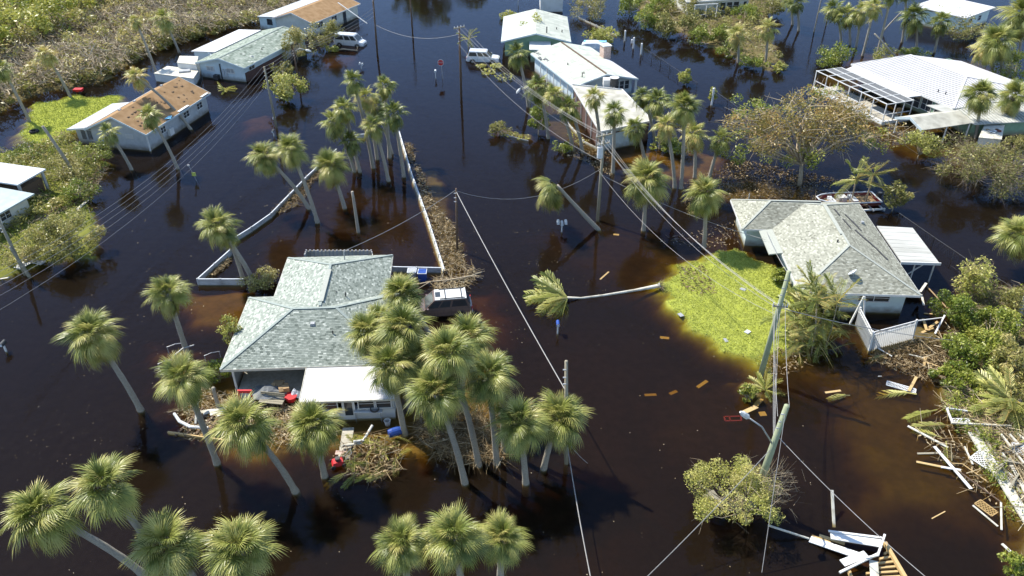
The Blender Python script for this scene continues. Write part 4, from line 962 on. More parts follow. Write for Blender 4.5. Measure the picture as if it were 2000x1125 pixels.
def roof(root, x0, x1, y0, y1, ez, rise, ridge='y', ends=('hip', 'hip'), mt=None, sh=None, fascia='white', th=.10, capm=None, ridge_at=.5, tab=(.33, .17), name='roof', bright=(0, 0, 0, 0), hipf=1.0):
    """hip or gable roof over a rectangle; ends = (low y or x end, high end)"""
    A = lambda x, y, z: np.array([x, y, z])
    zr = ez + rise
    if ridge == 'y':
        xm = x0 + (x1 - x0) * ridge_at; h = (x1 - x0) / 2 * hipf
        r0 = A(xm, y0 + (h if ends[0] == 'hip' else 0), zr); r1 = A(xm, y1 - (h if ends[1] == 'hip' else 0), zr)
        sl = [[A(x1, y0, ez), A(x1, y1, ez), r1, r0], [A(x0, y1, ez), A(x0, y0, ez), r0, r1]]
        e0 = [A(x0, y0, ez), A(x1, y0, ez), r0]; e1 = [A(x1, y1, ez), A(x0, y1, ez), r1]
        hips = [(A(x0, y0, ez), r0), (A(x1, y0, ez), r0)] if ends[0] == 'hip' else []
        hips += [(A(x0, y1, ez), r1), (A(x1, y1, ez), r1)] if ends[1] == 'hip' else []
    else:
        ym = y0 + (y1 - y0) * ridge_at; h = (y1 - y0) / 2 * hipf
        r0 = A(x0 + (h if ends[0] == 'hip' else 0), ym, zr); r1 = A(x1 - (h if ends[1] == 'hip' else 0), ym, zr)
        sl = [[A(x0, y0, ez), A(x1, y0, ez), r1, r0], [A(x1, y1, ez), A(x0, y1, ez), r0, r1]]
        e0 = [A(x0, y1, ez), A(x0, y0, ez), r0]; e1 = [A(x1, y0, ez), A(x1, y1, ez), r1]
        hips = [(A(x0, y0, ez), r0), (A(x0, y1, ez), r0)] if ends[0] == 'hip' else []
        hips += [(A(x1, y0, ez), r1), (A(x1, y1, ez), r1)] if ends[1] == 'hip' else []
    faces = list(sl)
    if ends[0] == 'hip': faces.append(e0)
    if ends[1] == 'hip': faces.append(e1)
    m = MB()
    for f in faces: slab(m, f, th)
    ro = m.build(name, mt, root)
    if sh is not None:
        s = MB()
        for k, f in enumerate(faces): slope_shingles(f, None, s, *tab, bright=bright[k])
        so = s.build('shingles', sh, root); so['kind'] = 'stuff'
    c = MB(); fb = MB()
    if capm is not None:
        for a, b in hips + [(r0, r1)]: c.bar(a + [0, 0, .03], b + [0, 0, .035], .20, .03)
        c.build('ridge_cap', capm, root)
    def edge(a, b): fb.bar(a - [0, 0, .09], b - [0, 0, .09], .045, .19)
    e = .026
    X0, X1, Y0, Y1 = x0 - e, x1 + e, y0 - e, y1 + e
    if ridge == 'y':
        edge(A(X1, y0, ez), A(X1, y1, ez)); edge(A(X0, y0, ez), A(X0, y1, ez))
        for yy, kind, r in ((Y0, ends[0], r0), (Y1, ends[1], r1)):
            if kind == 'hip': edge(A(x0, yy, ez), A(x1, yy, ez))
            else: edge(A(x0, yy, ez), A(r[0], yy, zr)); edge(A(r[0], yy, zr), A(x1, yy, ez))
    else:
        edge(A(x0, Y0, ez), A(x1, Y0, ez)); edge(A(x0, Y1, ez), A(x1, Y1, ez))
        for xx, kind, r in ((X0, ends[0], r0), (X1, ends[1], r1)):
            if kind == 'hip': edge(A(xx, y0, ez), A(xx, y1, ez))
            else: edge(A(xx, y0, ez), A(xx, r[1], zr)); edge(A(xx, r[1], zr), A(xx, y1, ez))
    fb.build('fascia', M[fascia], root)
    return ro
def walls(root, x0, x1, y0, y1, zt, mt, name='wall', gable=None, zb=-1.3):
    """closed wall box; gable = (ridge axis, rise, inset ratio) adds the triangular tops"""
    m = MB(); t = .16
    for k, (c, d) in enumerate([(((x0 + x1) / 2, y0 + t / 2, 0), (x1 - x0, t)), (((x0 + x1) / 2, y1 - t / 2, 0), (x1 - x0, t)), ((x0 + t / 2, (y0 + y1) / 2, 0), (t, y1 - y0 - 2 * t)), ((x1 - t / 2, (y0 + y1) / 2, 0), (t, y1 - y0 - 2 * t))]):
        MB().box((c[0], c[1], (zt + zb) / 2), (d[0], d[1], zt - zb)).build(name, mt, root)
    if gable:
        ax, rise, at = gable
        g = MB()
        for yy in ((y0, y1) if ax == 'y' else (x0, x1)):
            s = t if yy in (y0, x0) else -t
            if ax == 'y':
                xm = x0 + (x1 - x0) * at
                g.add([[x0, yy, zt], [x1, yy, zt], [xm, yy, zt + rise], [x0, yy + s, zt], [x1, yy + s, zt], [xm, yy + s, zt + rise]], [[0, 1, 2], [5, 4, 3], [0, 2, 5, 3], [1, 4, 5, 2]])
            else:
                ym = y0 + (y1 - y0) * at
                g.add([[yy, y0, zt], [yy, y1, zt], [yy, ym, zt + rise], [yy + s, y0, zt], [yy + s, y1, zt], [yy + s, ym, zt + rise]], [[0, 1, 2], [5, 4, 3], [0, 2, 5, 3], [1, 4, 5, 2]])
        g.build('gable_wall', mt, root)
def win(root, side, a, pos, zc, wd, ht, panes=2, fm='white', gm='glass', name='window'):
    """window on a wall plane: side S (y=pos faces -y), E (x=pos faces +x), W (faces -x); a = centre along the wall"""
    def T(u, n, z): return {'S': (a + u, pos - n, z), 'E': (pos + n, a + u, z), 'W': (pos - n, a - u, z), 'N': (a - u, pos + n, z)}[side]
    def B(m, u, n, z, du, dn, dz): m.box(T(u, n, z), (du, dn, dz) if side in 'SN' else (dn, du, dz)); return m
    f = MB(); b = .07
    B(f, 0, .02, zc + ht / 2 + b / 2, wd + 2 * b, .09, b); B(f, 0, .03, zc - ht / 2 - b / 2, wd + 2 * b + .08, .13, b)
    for s in (-1, 1): B(f, s * (wd / 2 + b / 2), .02, zc, b, .09, ht)
    for k in range(1, panes): B(f, -wd / 2 + wd * k / panes, .02, zc, .05, .08, ht)
    fo = f.build(name, M[fm], root)
    pw = wd / panes
    for k in range(panes):
        B(MB(), -wd / 2 + pw * (k + .5), .012, zc, pw - (.05 if panes > 1 else 0), .02, ht).build('pane', M[gm], fo)
    if ht > .6:
        r = MB()
        for k in range(panes): B(r, -wd / 2 + pw * (k + .5), .028, zc, pw - .05, .02, .035)
        r.build('meeting_rail', M[fm], fo)
    return fo
def door(root, side, a, pos, zc, wd, ht, mt='white', glass=True):
    def T(u, n, z): return {'S': (a + u, pos - n, z), 'E': (pos + n, a + u, z), 'W': (pos - n, a - u, z)}[side]
    def B(u, n, z, du, dn, dz): return MB().box(T(u, n, z), (du, dn, dz) if side == 'S' else (dn, du, dz))
    d = B(0, .02, zc, wd, .07, ht).build('door', M[mt], root)
    if glass: B(0, .062, zc + .1, wd * .62, .02, ht * .66).build('pane', M['glass'], d)
    B(wd * .4, .075, zc - .05, .05, .05, .12).build('handle', M['grey'], d)
    return d
def vent_pipe(root, x, y, z, h=.4, r=.06, m_='dark'):
    MB().tube([[x, y, z - .2], [x, y, z + h]], r, 8).build('vent_pipe', M[m_], root)
def roof_vent(root, x, y, z, s=.38, m_='grey'):
    MB().box((x, y, z + .06), (s, s, .16), taper=.75).build('roof_vent', M[m_], root)
def dish(root, x, y, z, r=.38, az=2.5):
    V = []; n = 16
    for k in range(5):
        rr = r * k / 4
        for j_ in range(n): V.append([rr * math.cos(j_ / n * 6.283), rr * math.sin(j_ / n * 6.283), .5 * rr * rr / r])
    F = [[k * n + j_, k * n + (j_ + 1) % n, (k + 1) * n + (j_ + 1) % n, (k + 1) * n + j_] for k in range(4) for j_ in range(n)]
    R = np.array(Matrix.Rotation(az, 3, 'Z') @ Matrix.Rotation(.8, 3, 'Y'))
    d = MB().add(np.array(V) @ R.T + [x, y, z + .45], F).build('satellite_dish', M['canvas'], root, smooth=True)
    MB().tube([[x, y, z - .1], [x, y, z + .3], [x, y, z + .47]], .025, 6).bar([x, y, z + .45], np.array([x, y, z + .45]) + R @ np.array([.1, 0, .4]), .03, .03).build('mount_arm', M['grey'], d)

# A: the grey green shingled house in front
A_ = house_root('shingle_house', 'grey green shingled house with white awning, nearest in the flood', (430, 722), 2.2, 3.0)
EZ = 2.2
walls(A_, .7, 10.9, 2.3, 8.3, EZ - .02, M['white']); walls(A_, 2.6, 9.9, 8.45, 13.6, EZ - .02, M['creamwall'])
MB().box((3.35, 1.1, .12), (5.1, 2.3, .1)).build('porch_floor', M['concrete'], A_)
for x in (.62, 5.9): MB().box((x, .5, .4), (.14, .14, 3.5)).build('porch_post', M['white'], A_)
MB().box((.62, 1.4, .45), (.12, 1.7, 3.4)).build('porch_screen_wall', M['greywall'], A_)
win(A_, 'S', 2.6, 2.3, 1.35, 1.3, .8, 2); door(A_, 'S', 4.4, 2.3, .95, .9, 1.9, 'greywall', False)
roof(A_, 0, 12.0, 0, 8.9, EZ, 1.85, 'x', ('hip', 'hip'), M['shA'], M['shA'], 'oldwhite', capm=M['capA'], tab=(.22, .135), bright=(-.05, .05, .14, -.05))  # sunlight painted into tab tint: left hip paler, front and right darker
roof(A_, 1.95, 10.75, 4.7, 14.8, EZ + .003, 1.88, 'y', ('gable', 'hip'), M['shA'], M['shA'], 'oldwhite', capm=M['capA'], tab=(.22, .135), bright=(-.08, .14, .0, 0))  # left slope tinted as sunlit, right slope as shaded
MB().bar((6.35, 5.2, 4.13), (6.35, 9.6, 4.13), .36, .09).build('ridge_vent', M['cap'], A_)
roof_vent(A_, 6.0, 3.2, 3.50); roof_vent(A_, 5.4, 6.9, 3.35)
for x, y, z in ((7.5, 2.4, 3.2), (7.9, 6.8, 3.55), (7.2, 7.0, 3.5)): vent_pipe(A_, x, y, z, .28, .05)
# awning room
aw = MB(); 
for k in range(5):
    y0_ = -3.25 + k * .644; y1_ = y0_ + .634; zf = lambda y: 1.86 + (y + 3.25) / 3.22 * .28
    p_ = MB(); slab(p_, [[5.9, y0_, zf(y0_)], [12.2, y0_, zf(y0_)], [12.2, y1_, zf(y1_)], [5.9, y1_, zf(y1_)]], .06); p_.build('awning_panel', M['whiteroof'], A_)
MB().box((9.05, -3.29, 1.79), (6.35, .05, .14)).build('awning_gutter', M['oldwhite'], A_)
MB().bar((5.87, -3.25, 1.82), (5.87, -.05, 2.1), .05, .14).build('awning_edge', M['oldwhite'], A_)
MB().box((9.0, -2.95, -.1), (6.1, .12, 1.7)).build('wall', M['white'], A_)
MB().box((6.05, -1.5, .2), (.12, 2.7, 3.2)).build('wall', M['white'], A_)
MB().box((11.95, -1.5, .2), (.12, 2.7, 3.2)).build('wall', M['white'], A_)
win(A_, 'S', 7.3, -3.01, 1.28, 1.9, .7, 2, gm='brick'); door(A_, 'S', 9.0, -3.01, .85, .85, 1.75)
win(A_, 'S', 10.2, -3.01, 1.32, 1.0, .75, 1); win(A_, 'S', 11.35, -3.01, 1.32, .95, .75, 1)
MB().box((9.0, -2.95, 1.76), (6.1, .12, .14)).build('wall_plate', M['white'], A_)
# chain link fence behind the house seen over the roof
# B: sage grey house by the bright lawn
B_ = house_root('shingle_house', 'pale aqua house with cracked sage grey shingle roof and carport, beside the bright lawn', (1799, 577), EZ, -3.0)
walls(B_, -8.6, -1.0, 1.9, 15.0, EZ - .02, M['aquawall']); MB().box((-3.2, 1.3, .45), (4.9, 1.2, 3.5)).build('wall', M['aquawall'], B_)
walls(B_, -11.3, -8.8, 11.0, 15.4, EZ - .02, M['aquawall'])
roof(B_, -9.4, 0, 0, 15.8, EZ, 1.9, 'y', ('hip', 'hip'), M['shB'], M['shB'], 'white', capm=M['cap'], tab=(.22, .135), bright=(-.18, .12, -.06, 0), hipf=.92)  # sun and shade put into shingle tint: left pale, right dark, front between
roof(B_, -12.0, -4.6, 10.1, 15.86, EZ + .003, 1.45, 'x', ('hip', 'gable'), M['shB'], M['shB'], 'white', capm=M['cap'], tab=(.22, .135), bright=(-.12, .05, .08, 0))  # wing slopes carry painted light: front tinted darker, left hip lighter
pz = MB(); slab(pz, [[-10.5, 5.9, 2.12], [-9.35, 5.9, 2.3], [-9.35, 10.05, 2.3], [-10.5, 10.05, 2.12]], .1); pz.build('entry_roof', M['cap'], B_)
MB().bar((-4.85, 6.1, 4.14), (-4.85, 11.5, 4.14), .16, .08).build('ridge_vent', M['cap'], B_)
for k in range(7):      # torn strips where the felt has split
    pass
cr = [(-2.95, 11.0), (-2.6, 10.0), (-2.35, 9.2), (-2.2, 8.6)]; cr2 = [(-2.9, 8.2), (-2.5, 7.2), (-2.1, 6.6), (-1.75, 5.9), (-1.5, 5.1), (-1.25, 4.4)]
def rz_(x): return EZ + 1.9 * min(1, -x / 4.7) + .06
for cc in (cr, cr2, [(-3.9, 11.2), (-3.75, 10.2)], [(-3.6, 9.6), (-3.3, 8.2)]):
    mm = MB()
    for a, b in zip(cc[:-1], cc[1:]): mm.bar((a[0], a[1], rz_(a[0])), (b[0], b[1], rz_(b[0])), .10 + .06 * random.random(), .06)
    mm.build('torn_felt', M['dark'], B_)
dish(B_, -5.0, 1.4, 2.7)
vent_pipe(B_, -10.6, 14.9, 2.5, .9, .04, 'grey'); vent_pipe(B_, -5.35, 5.2, 3.9, .2, .07); roof_vent(B_, -1.4, 10.6, 2.85, .3)
win(B_, 'S', -3.2, .7, 1.40, 2.4, .62, 2, gm='glass'); win(B_, 'S', -7.3, 1.9, 1.40, 1.5, .62, 2)
win(B_, 'W', 13.0, -11.3, 1.4, 1.2, .6, 1); win(B_, 'S', -9.6, 11.0, 1.5, .7, .4, 1)
MB().tube([[-5.7, .55, 2.1], [-5.7, .62, -.8]], .05, 6).build('downpipe', M['white'], B_)
# carport
cp = MB(); slab(cp, [[.35, 5.3, 2.10], [3.55, 5.3, 2.0], [3.55, 11.5, 2.0], [.35, 11.5, 2.10]], .10); cp.build('carport_roof', M['cpB'], B_)
rb = MB()
for k in range(9): rb.bar((.4, 5.6 + k * .7, 2.105), (3.5, 5.6 + k * .7, 2.005), .10, .022)
rb.build('carport_ribs', M['cpB'], B_)
MB().box((1.95, 5.22, 2.0), (3.3, .08, .24)).build('carport_gutter', M['white'], B_)
for x, y in ((3.3, 5.6), (3.3, 11.2), (1.7, 5.6)): MB().bar((x, y, -1.2), (x, y, 1.98), .1, .1).build('carport_post', M['white'], B_)
MB().bar((1.0, 5.55, .4), (2.6, 5.55, 1.95), .08, .08).build('carport_brace', M['white'], B_)
win(B_, 'E', 7.0, -1.0, 1.4, 1.4, .7, 2)
# C: brown roofed house on the left
C_ = house_root('brown_roof_house', 'grey house with a patchy brown felt gable roof, palm fallen across it', (285, 263), 2.2, -12.0)
walls(C_, -7.4, -.35, .5, 13.4, 2.19, M['greywall'], gable=('y', 1.72, .5))
roof(C_, -7.9, 0, 0, 14.0, 2.2, 1.8, 'y', ('gable', 'gable'), M['shC'], None, 'bluewall', name='roof')
fl = MB()
for k in range(46):
    x = random.uniform(-3.6, -.5); y = random.choice([random.uniform(.8, 5), random.uniform(6, 13.4)]); z = 2.2 + 1.8 * (-x / 3.95) + .02
    fl.box((x, y, z), (random.uniform(.1, .3), random.uniform(.12, .4), .03), random.uniform(-.3, .3))
fl.build('bare_nail_patches', M['darkwood'], C_)['kind'] = 'stuff'
pr = MB(); slab(pr, [[-10.3, .2, 1.95], [-7.7, .2, 2.34], [-7.7, 8.6, 2.34], [-10.3, 8.6, 1.95]], .1); pr.build('porch_roof', M['greywall'], C_)
pw_ = MB(); slab(pw_, [[-10.34, .1, 1.98], [-7.9, .1, 2.30], [-7.9, 0.2, 2.30], [-10.34, .2, 1.98]], .2); pw_.build('porch_fascia', M['white'], C_)
MB().box((-8.7, .9, .4), (2.2, .1, 2.8)).build('porch_wall', M['greywall'], C_)
for x in (-8.9, -8.1): MB().box((x, .835, 1.1), (.55, .03, 1.1)).build('porch_screen', M['screen'], C_)
for k in range(5): MB().box((-2.6, .475, 1.35 + .11 * k), (1.0, .04, .05)).build('gable_vent_slat', M['white'], C_)
MB().box((-.335, .47, .9), (.14, .12, 2.5)).build('corner_board', M['white'], C_)
for y, w_ in ((3.6, .9), (8.6, 1.2), (11.6, 1.2)): win(C_, 'E', y, -.35, 1.35, w_, .7, 2)
roof_vent(C_, -5.0, 6.0, 3.55, .35); roof_vent(C_, -4.6, 2.6, 3.75, .35); roof_vent(C_, -4.7, 11.2, 3.7, .35); vent_pipe(C_, -2.4, 3.4, 3.3, .25, .12, 'white')
MB().box((-.12, 8.0, 2.33), (.35, 2.2, .06)).build('torn_edge_flashing', M['white'], C_); MB().box((-.2, 4.9, 2.36), (.7, .9, .05), .4).build('torn_edge_flashing', M['cyan'], C_); MB().box((-.12, 12.8, 2.33), (.3, 1.6, .06)).build('torn_edge_flashing', M['white'], C_)
MB().box((-.1, 4.6, .75), (.35, .8, .8)).build('meter_box', M['white'], C_)
# D: mottled grey roofed house with white annex
D_ = house_root('mottled_roof_house', 'pale blue house with mottled green grey roof and brown brick base on its right side', (477, 133), 2.1, -18.0)
walls(D_, -7.6, -.4, .35, 16.6, 2.09, M['bluewall'], gable=('y', .92, .5))
roof(D_, -8.0, 0, 0, 17.0, 2.1, .98, 'y', ('gable', 'gable'), M['shD'], M['shD'], 'bluewall', tab=(.5, .3), capm=M['capA'])
MB().box((-.36, 5.3, -.1), (.12, 9.6, 2.6)).build('brick_base', M['brick'], D_)
for y in (2.2, 11.6, 14.0): win(D_, 'E', y, -.4, 1.55, 1.3, .6, 2)
door(D_, 'E', 12.9, -.4, .9, .8, 1.9, 'darkwood', False)
for x in (-5.9, -2.6): win(D_, 'S', x, .35, 1.35, 1.1, .6, 2, gm='grey')
MB().box((-4.2, .30, 1.1), (.15, .1, 2.2)).build('downpipe', M['dark'], D_); MB().box((-4.9, .1, .25), (.7, .7, .8)).build('air_unit', M['dark'], D_)
for x in (-3.3, -3.8): MB().box((x, .30, .95), (.3, .08, 1.1)).build('wall_stain_board', M['greywall'], D_)
an = MB(); slab(an, [[-12.0, 4.5, 2.05], [-7.9, 4.5, 2.3], [-7.9, 16.5, 2.3], [-12.0, 16.5, 2.05]], .12); an.build('annex_roof', M['whiteroof'], D_)
MB().box((-9.8, 10.3, .4), (3.8, 11.2, 3.2)).build('annex_wall', M['bluewall'], D_)
vent_pipe(D_, -1.6, 7.0, 2.45, .3, .06); roof_vent(D_, -1.2, 3.9, 2.4, .25); dish(D_, -7.0, 2.0, 2.3, .32, .5)
# low white container and white tank beside it
def box_thing(name, label, cat, corners, h, m_='white', lip=True, z0=0.0):
    c = [P(x, y, h) for x, y in corners]; org = np.array([c[0][0], c[0][1], 0])
    r = empty(name, org, label, cat)
    b = MB(); slab(b, [q - [0, 0, .06] for q in c], h + 1.0); b.build('body', M[m_], r, org)
    t = MB(); ctr = np.mean(c, 0); slab(t, [q + (q - ctr) * [.02, .02, 0] for q in c], .08); t.build('lid', M['oldwhite'], r, org)
    return r, ctr, org
r, ct, og = box_thing('storage_box', 'long low white storage box beside the mottled roof house', 'storage box', [(301, 143), (377, 153), (388, 136), (327, 129)], 1.1)
MB().box(ct - og + np.array([.9, 0, .12]), (1.5, .9, .2), .3).build('roof_hatch', M['grey'], r)
r, ct, og = box_thing('storage_tank', 'small white box shed between the thicket and the low storage box', 'shed', [(346, 122), (383, 126), (387, 110), (351, 109)], 1.9)
# E: top brown roofed house
E_ = house_root('brown_roof_house', 'brown roofed house at the top edge behind the white van', (610, 46), 2.2, -24.0)
walls(E_, -7.6, -.4, .4, 13.6, 2.19, M['creamwall'], gable=('y', 1.25, .5))
roof(E_, -8.0, 0, 0, 14.0, 2.2, 1.3, 'y', ('gable', 'gable'), M['shC'], None, 'white')
pr = MB(); slab(pr, [[-11.5, .5, 2.0], [-7.9, .5, 2.28], [-7.9, 13.5, 2.28], [-11.5, 13.5, 2.0]], .12); pr.build('porch_roof', M['greywall'], E_)
MB().box((-9.6, 7, .4), (3.4, 12.6, 3.1)).build('porch_wall', M['aquawall'], E_)
win(E_, 'S', -9.2, .7, 1.3, .9, .8, 1, fm='dark'); win(E_, 'E', 2.5, -.4, 1.4, 1.4, .8, 2); win(E_, 'E', 6.5, -.4, 1.4, 1.4, .8, 2); door(E_, 'E', 9.5, -.4, .9, .9, 1.9, 'dark')
# F: left edge house
F_ = house_root('flat_roof_house', 'pale house with flat blue grey roof cut by the left edge', (67, 378), 2.1, -16.0)
walls(F_, -9, -.5, -9, -.6, 2.0, M['creamwall'])
f1 = MB(); slab(f1, [[-10, -10, 2.1], [0, -10, 2.1], [0, 0, 2.1], [-10, 0, 2.4]], .14); f1.build('roof', M['flatgrey'], F_)
f1 = MB(); slab(f1, [[-11, .6, 2.45], [-2.4, .6, 2.45], [-2.5, 4.4, 2.45], [-11, 4.4, 2.45]], .14); f1.build('roof', M['canvas'], F_)
for y in (-3.4, -5.6): win(F_, 'E', y, -.5, 1.35, 1.2, .7, 2)
MB().bar((-2.7, .9, -.5), (-2.7, .9, 2.4), .22, .22).build('porch_post', M['greywall'], F_); MB().bar((-2.8, 4.1, -.5), (-2.8, 4.1, 2.4), .22, .22).build('porch_post', M['greywall'], F_)
MB().box((-6.5, 2.5, .3), (7, 3, 2.6)).build('porch_wall', M['darkwood'], F_)
# G: green walled house with pale sheet roof
G_ = house_root('green_house', 'green walled house with a broad pale gable roof at the top centre', (1115, 82), 2.4, -1.0)
walls(G_, -9.9, -.5, .7, 13.6, 2.39, M['greenwall'], gable=('y', 1.12, .5))
roof(G_, -10.4, 0, 0, 14.2, 2.4, 1.25, 'y', ('gable', 'gable'), M['shG'], M['shG'], 'bluewall', tab=(1.2, .8))
lo = MB(); slab(lo, [[-6.2, -2.2, 1.9], [-3.0, -2.2, 1.9], [-3.0, .6, 2.3], [-6.2, .6, 2.3]], .12); lo.build('porch_roof', M['white'], G_); MB().box((-4.6, -1.2, .3), (2.8, 1.8, 3.0)).build('porch_wall', M['greenwall'], G_)
vent_pipe(G_, -3.6, 1.6, 3.2, 1.0, .09); vent_pipe(G_, -2.0, 5.0, 2.9, .3, .08); vent_pipe(G_, -1.2, 4.0, 2.8, .3, .08)
win(G_, 'S', -2.0, .7, 1.5, 1.2, .7, 2); win(G_, 'S', -8.0, .7, 1.5, 1.2, .7, 2)
# H: pale roofed house with a brick chimney
H_ = house_root('chimney_house', 'house with pale green grey roof, white coated patch and a square brick chimney', (1120, 170), 2.4, 20.0)
walls(H_, .4, 8.9, .9, 14.6, 2.39, M['bluewall'], gable=('y', 1.0, .5))
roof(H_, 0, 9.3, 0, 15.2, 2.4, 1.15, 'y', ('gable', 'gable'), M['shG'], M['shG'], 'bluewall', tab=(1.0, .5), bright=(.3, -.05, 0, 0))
wc = MB(); slab(wc, [[4.9, .1, 3.46], [9.28, .1, 2.46], [9.28, 9.0, 2.46], [6.2, 7.0, 3.19]], .03); wc.build('white_roof_coating', M['whiteroof'], H_)
ch = MB().box((9.05, 9.6, 2.9), (1.1, 1.3, 2.6)).build('chimney', M['brickchim'], H_); MB().box((9.05, 9.6, 4.25), (1.3, 1.5, .14)).build('chimney_cap', M['white'], ch)
MB().bar((4.65, .2, 3.6), (4.65, 15, 3.6), .25, .06).build('ridge_cap', M['darkwood'], H_)
vent_pipe(H_, 2.0, 1.8, 2.85, .7, .07); vent_pipe(H_, 2.6, 2.6, 3.0, .3, .07); vent_pipe(H_, 2.2, 7.0, 2.95, .3, .07)
for y in (2.0, 4.4, 6.8, 9.2, 11.6): MB().box((.1, y, .9), (.1, .1, 2.9)).build('porch_post', M['white'], H_)
for k in range(4): win(H_, 'S', 5.9 + k * .75, .9, 1.5, .6, 1.1, 1)
MB().bar((9.1, .2, -1), (9.1, .2, 2.3), .3, .16).build('corner_post', M['white'], H_)
for k in range(22): MB().box((random.uniform(.1, 1.6), random.uniform(10.5, 15), 2.6), (random.uniform(.2, .6), random.uniform(.2, .6), .04), random.random(), R=np.array(Matrix.Rotation(-.24, 3, 'Y'))).build('lifted_shingle', M['screen'], H_)
# I: flat roofed house
def flat_house():
    c = [P(x, y, 2.5) for x, y in ((1172, 259), (1274, 237), (1215, 176), (1116, 166))]; org = np.array([c[0][0], c[0][1], 0])
    r = empty('flat_roof_house', org, 'house with a weathered flat roof and pale blue end wall behind the palm row', 'house')
    b = MB(); slab(b, c, .14); b.build('roof', M['shI'], r, org)
    f = MB()
    for k in range(4): f.bar(c[k] + [0, 0, .05], c[(k + 1) % 4] + [0, 0, .05], .10, .22)
    f.build('roof_edge', M['white'], r, org)
    ctr = np.mean(c, 0); iw = [ctr + (q - ctr) * [.90, .94, 1] for q in c]
    iw[0] = c[0] + (c[1] - c[0]) * .05 + (c[3] - c[0]) * .03; iw[1] = c[0] + (c[1] - c[0]) * .72 + (c[2] - c[1]) * .03
    ms = [('wall', 'bluewall', 0, 1), ('wall', 'bluewall', 1, 2), ('wall', 'brick', 3, 0)]
    for n_, m_, a, d in ms:
        p_, q_ = iw[a], iw[d]; MB().bar([p_[0], p_[1], .55], [q_[0], q_[1], .55], .16, 3.7).build(n_, M[m_], r, org)
    p_ = iw[1]; q_ = c[1] + (c[2] - c[1]) * .05; MB().bar([p_[0], p_[1], .5], [q_[0] - .2, q_[1], .5], .16, 3.6).build('brick_wall', M['brick'], r, org)
    for t in (.12, .3, .48, .66, .84):
        q_ = c[0] + (c[3] - c[0]) * t + np.array([.15, 0, 0]); MB().bar([q_[0], q_[1], -1], [q_[0], q_[1], 2.4], .12, .12).build('porch_post', M['white'], r, org)
    # rounded dark band over the end wall
    MB().bar(iw[0] + [0, -.1, -.5], iw[1] + [0, -.1, -.5], .05, .14).build('trim_band', M['brick'], r, org)
    ac = P(1188, 160, 3.0)
    u = empty('rooftop_air_unit', (ac[0], ac[1], 2.52), 'white rooftop air unit with a dark round fan on the flat roof', 'air conditioner')
    MB().box((0, 0, .45), (1.3, 1.2, .9)).build('housing', M['white'], u); MB().tube([[.7, -.5, .2], [.7, -.5, 1.2]], .55, 14).build('fan_drum', M['dark'], u); MB().tube([[.7, -.5, 1.2], [.7, -.5, 1.26]], [.6, .6], 14).build('fan_ring', M['white'], u)
flat_house()
# J: white metal roofed house with screened pool cage
J_ = house_root('metal_roof_house', 'house with a ribbed white metal hip roof at the upper right', (1862, 212), 2.4, 20.0)
walls(J_, .5, 14.8, 1.0, 15.6, 2.36, M['greenwall'])
RX, RZ, RY0, RY1 = 7.8, 3.5, 6.15, 16.0
for f_ in ([[0, 18.2, 2.4], [0, 0, 2.4], [RX, RY0, RZ], [RX, RY1, RZ]], [[0, 0, 2.4], [15.4, 0, 2.4], [RX, RY0, RZ]], [[15.4, 0, 2.4], [15.4, 14, 2.4], [RX, RY1, RZ], [RX, RY0, RZ]]):
    m = MB(); slab(m, f_, .1); m.build('roof', M['whiteroof'], J_)
fb = MB(); fb.bar((-.03, 0, 2.32), (-.03, 18.2, 2.32), .05, .2); fb.bar((0, -.03, 2.32), (15.4, -.03, 2.32), .05, .2); fb.bar((0, 18.23, 2.34), (RX, RY1 + .03, RZ - .06), .05, .2); fb.build('fascia', M['white'], J_)
sm = MB()
for k in range(40):
    y = .25 + k * .455; xr = RX * min(1, y / RY0)
    if y > RY1: xr = RX * (18.2 - y) / (18.2 - RY1)
    sm.bar((0, y, 2.415), (xr, y, 2.415 + 1.1 * xr / RX), .085, .05)
for k in range(32):
    x = .25 + k * .47; yr = RY0 * (x / RX if x < RX else (15.4 - x) / (15.4 - RX)); sm.bar((x, 0, 2.415), (x, yr, 2.415 + 1.1 * yr / RY0), .085, .05)
sm.build('standing_seams', M['seam'], J_)['kind'] = 'stuff'
for a, b in (((0, 0, 2.44), (RX, RY0, RZ + .03)), ((15.4, 0, 2.44), (RX, RY0, RZ + .03)), ((RX, RY0, RZ + .03), (RX, RY1, RZ + .03))): MB().bar(a, b, .3, .06).build('ridge_cap', M['whiteroof'], J_)
en = MB(); slab(en, [[-2.05, 5.4, 2.22], [-.06, 5.0, 2.36], [-.06, 17.6, 2.36], [-2.05, 16.9, 2.22]], .1); en.build('eave_roof', M['whiteroof'], J_)
vent_pipe(J_, 2.2, 3.6, 2.7, .35, .07); vent_pipe(J_, 2.0, 4.6, 2.65, .35, .07)
for y in (2.2, 4.4): win(J_, 'W', y, .5, 1.3, 1.6, 1.4, 2)
for y in (6.6, 9.6, 12.6): win(J_, 'W', y, .5, 1.2, 2.2, 1.5, 2)
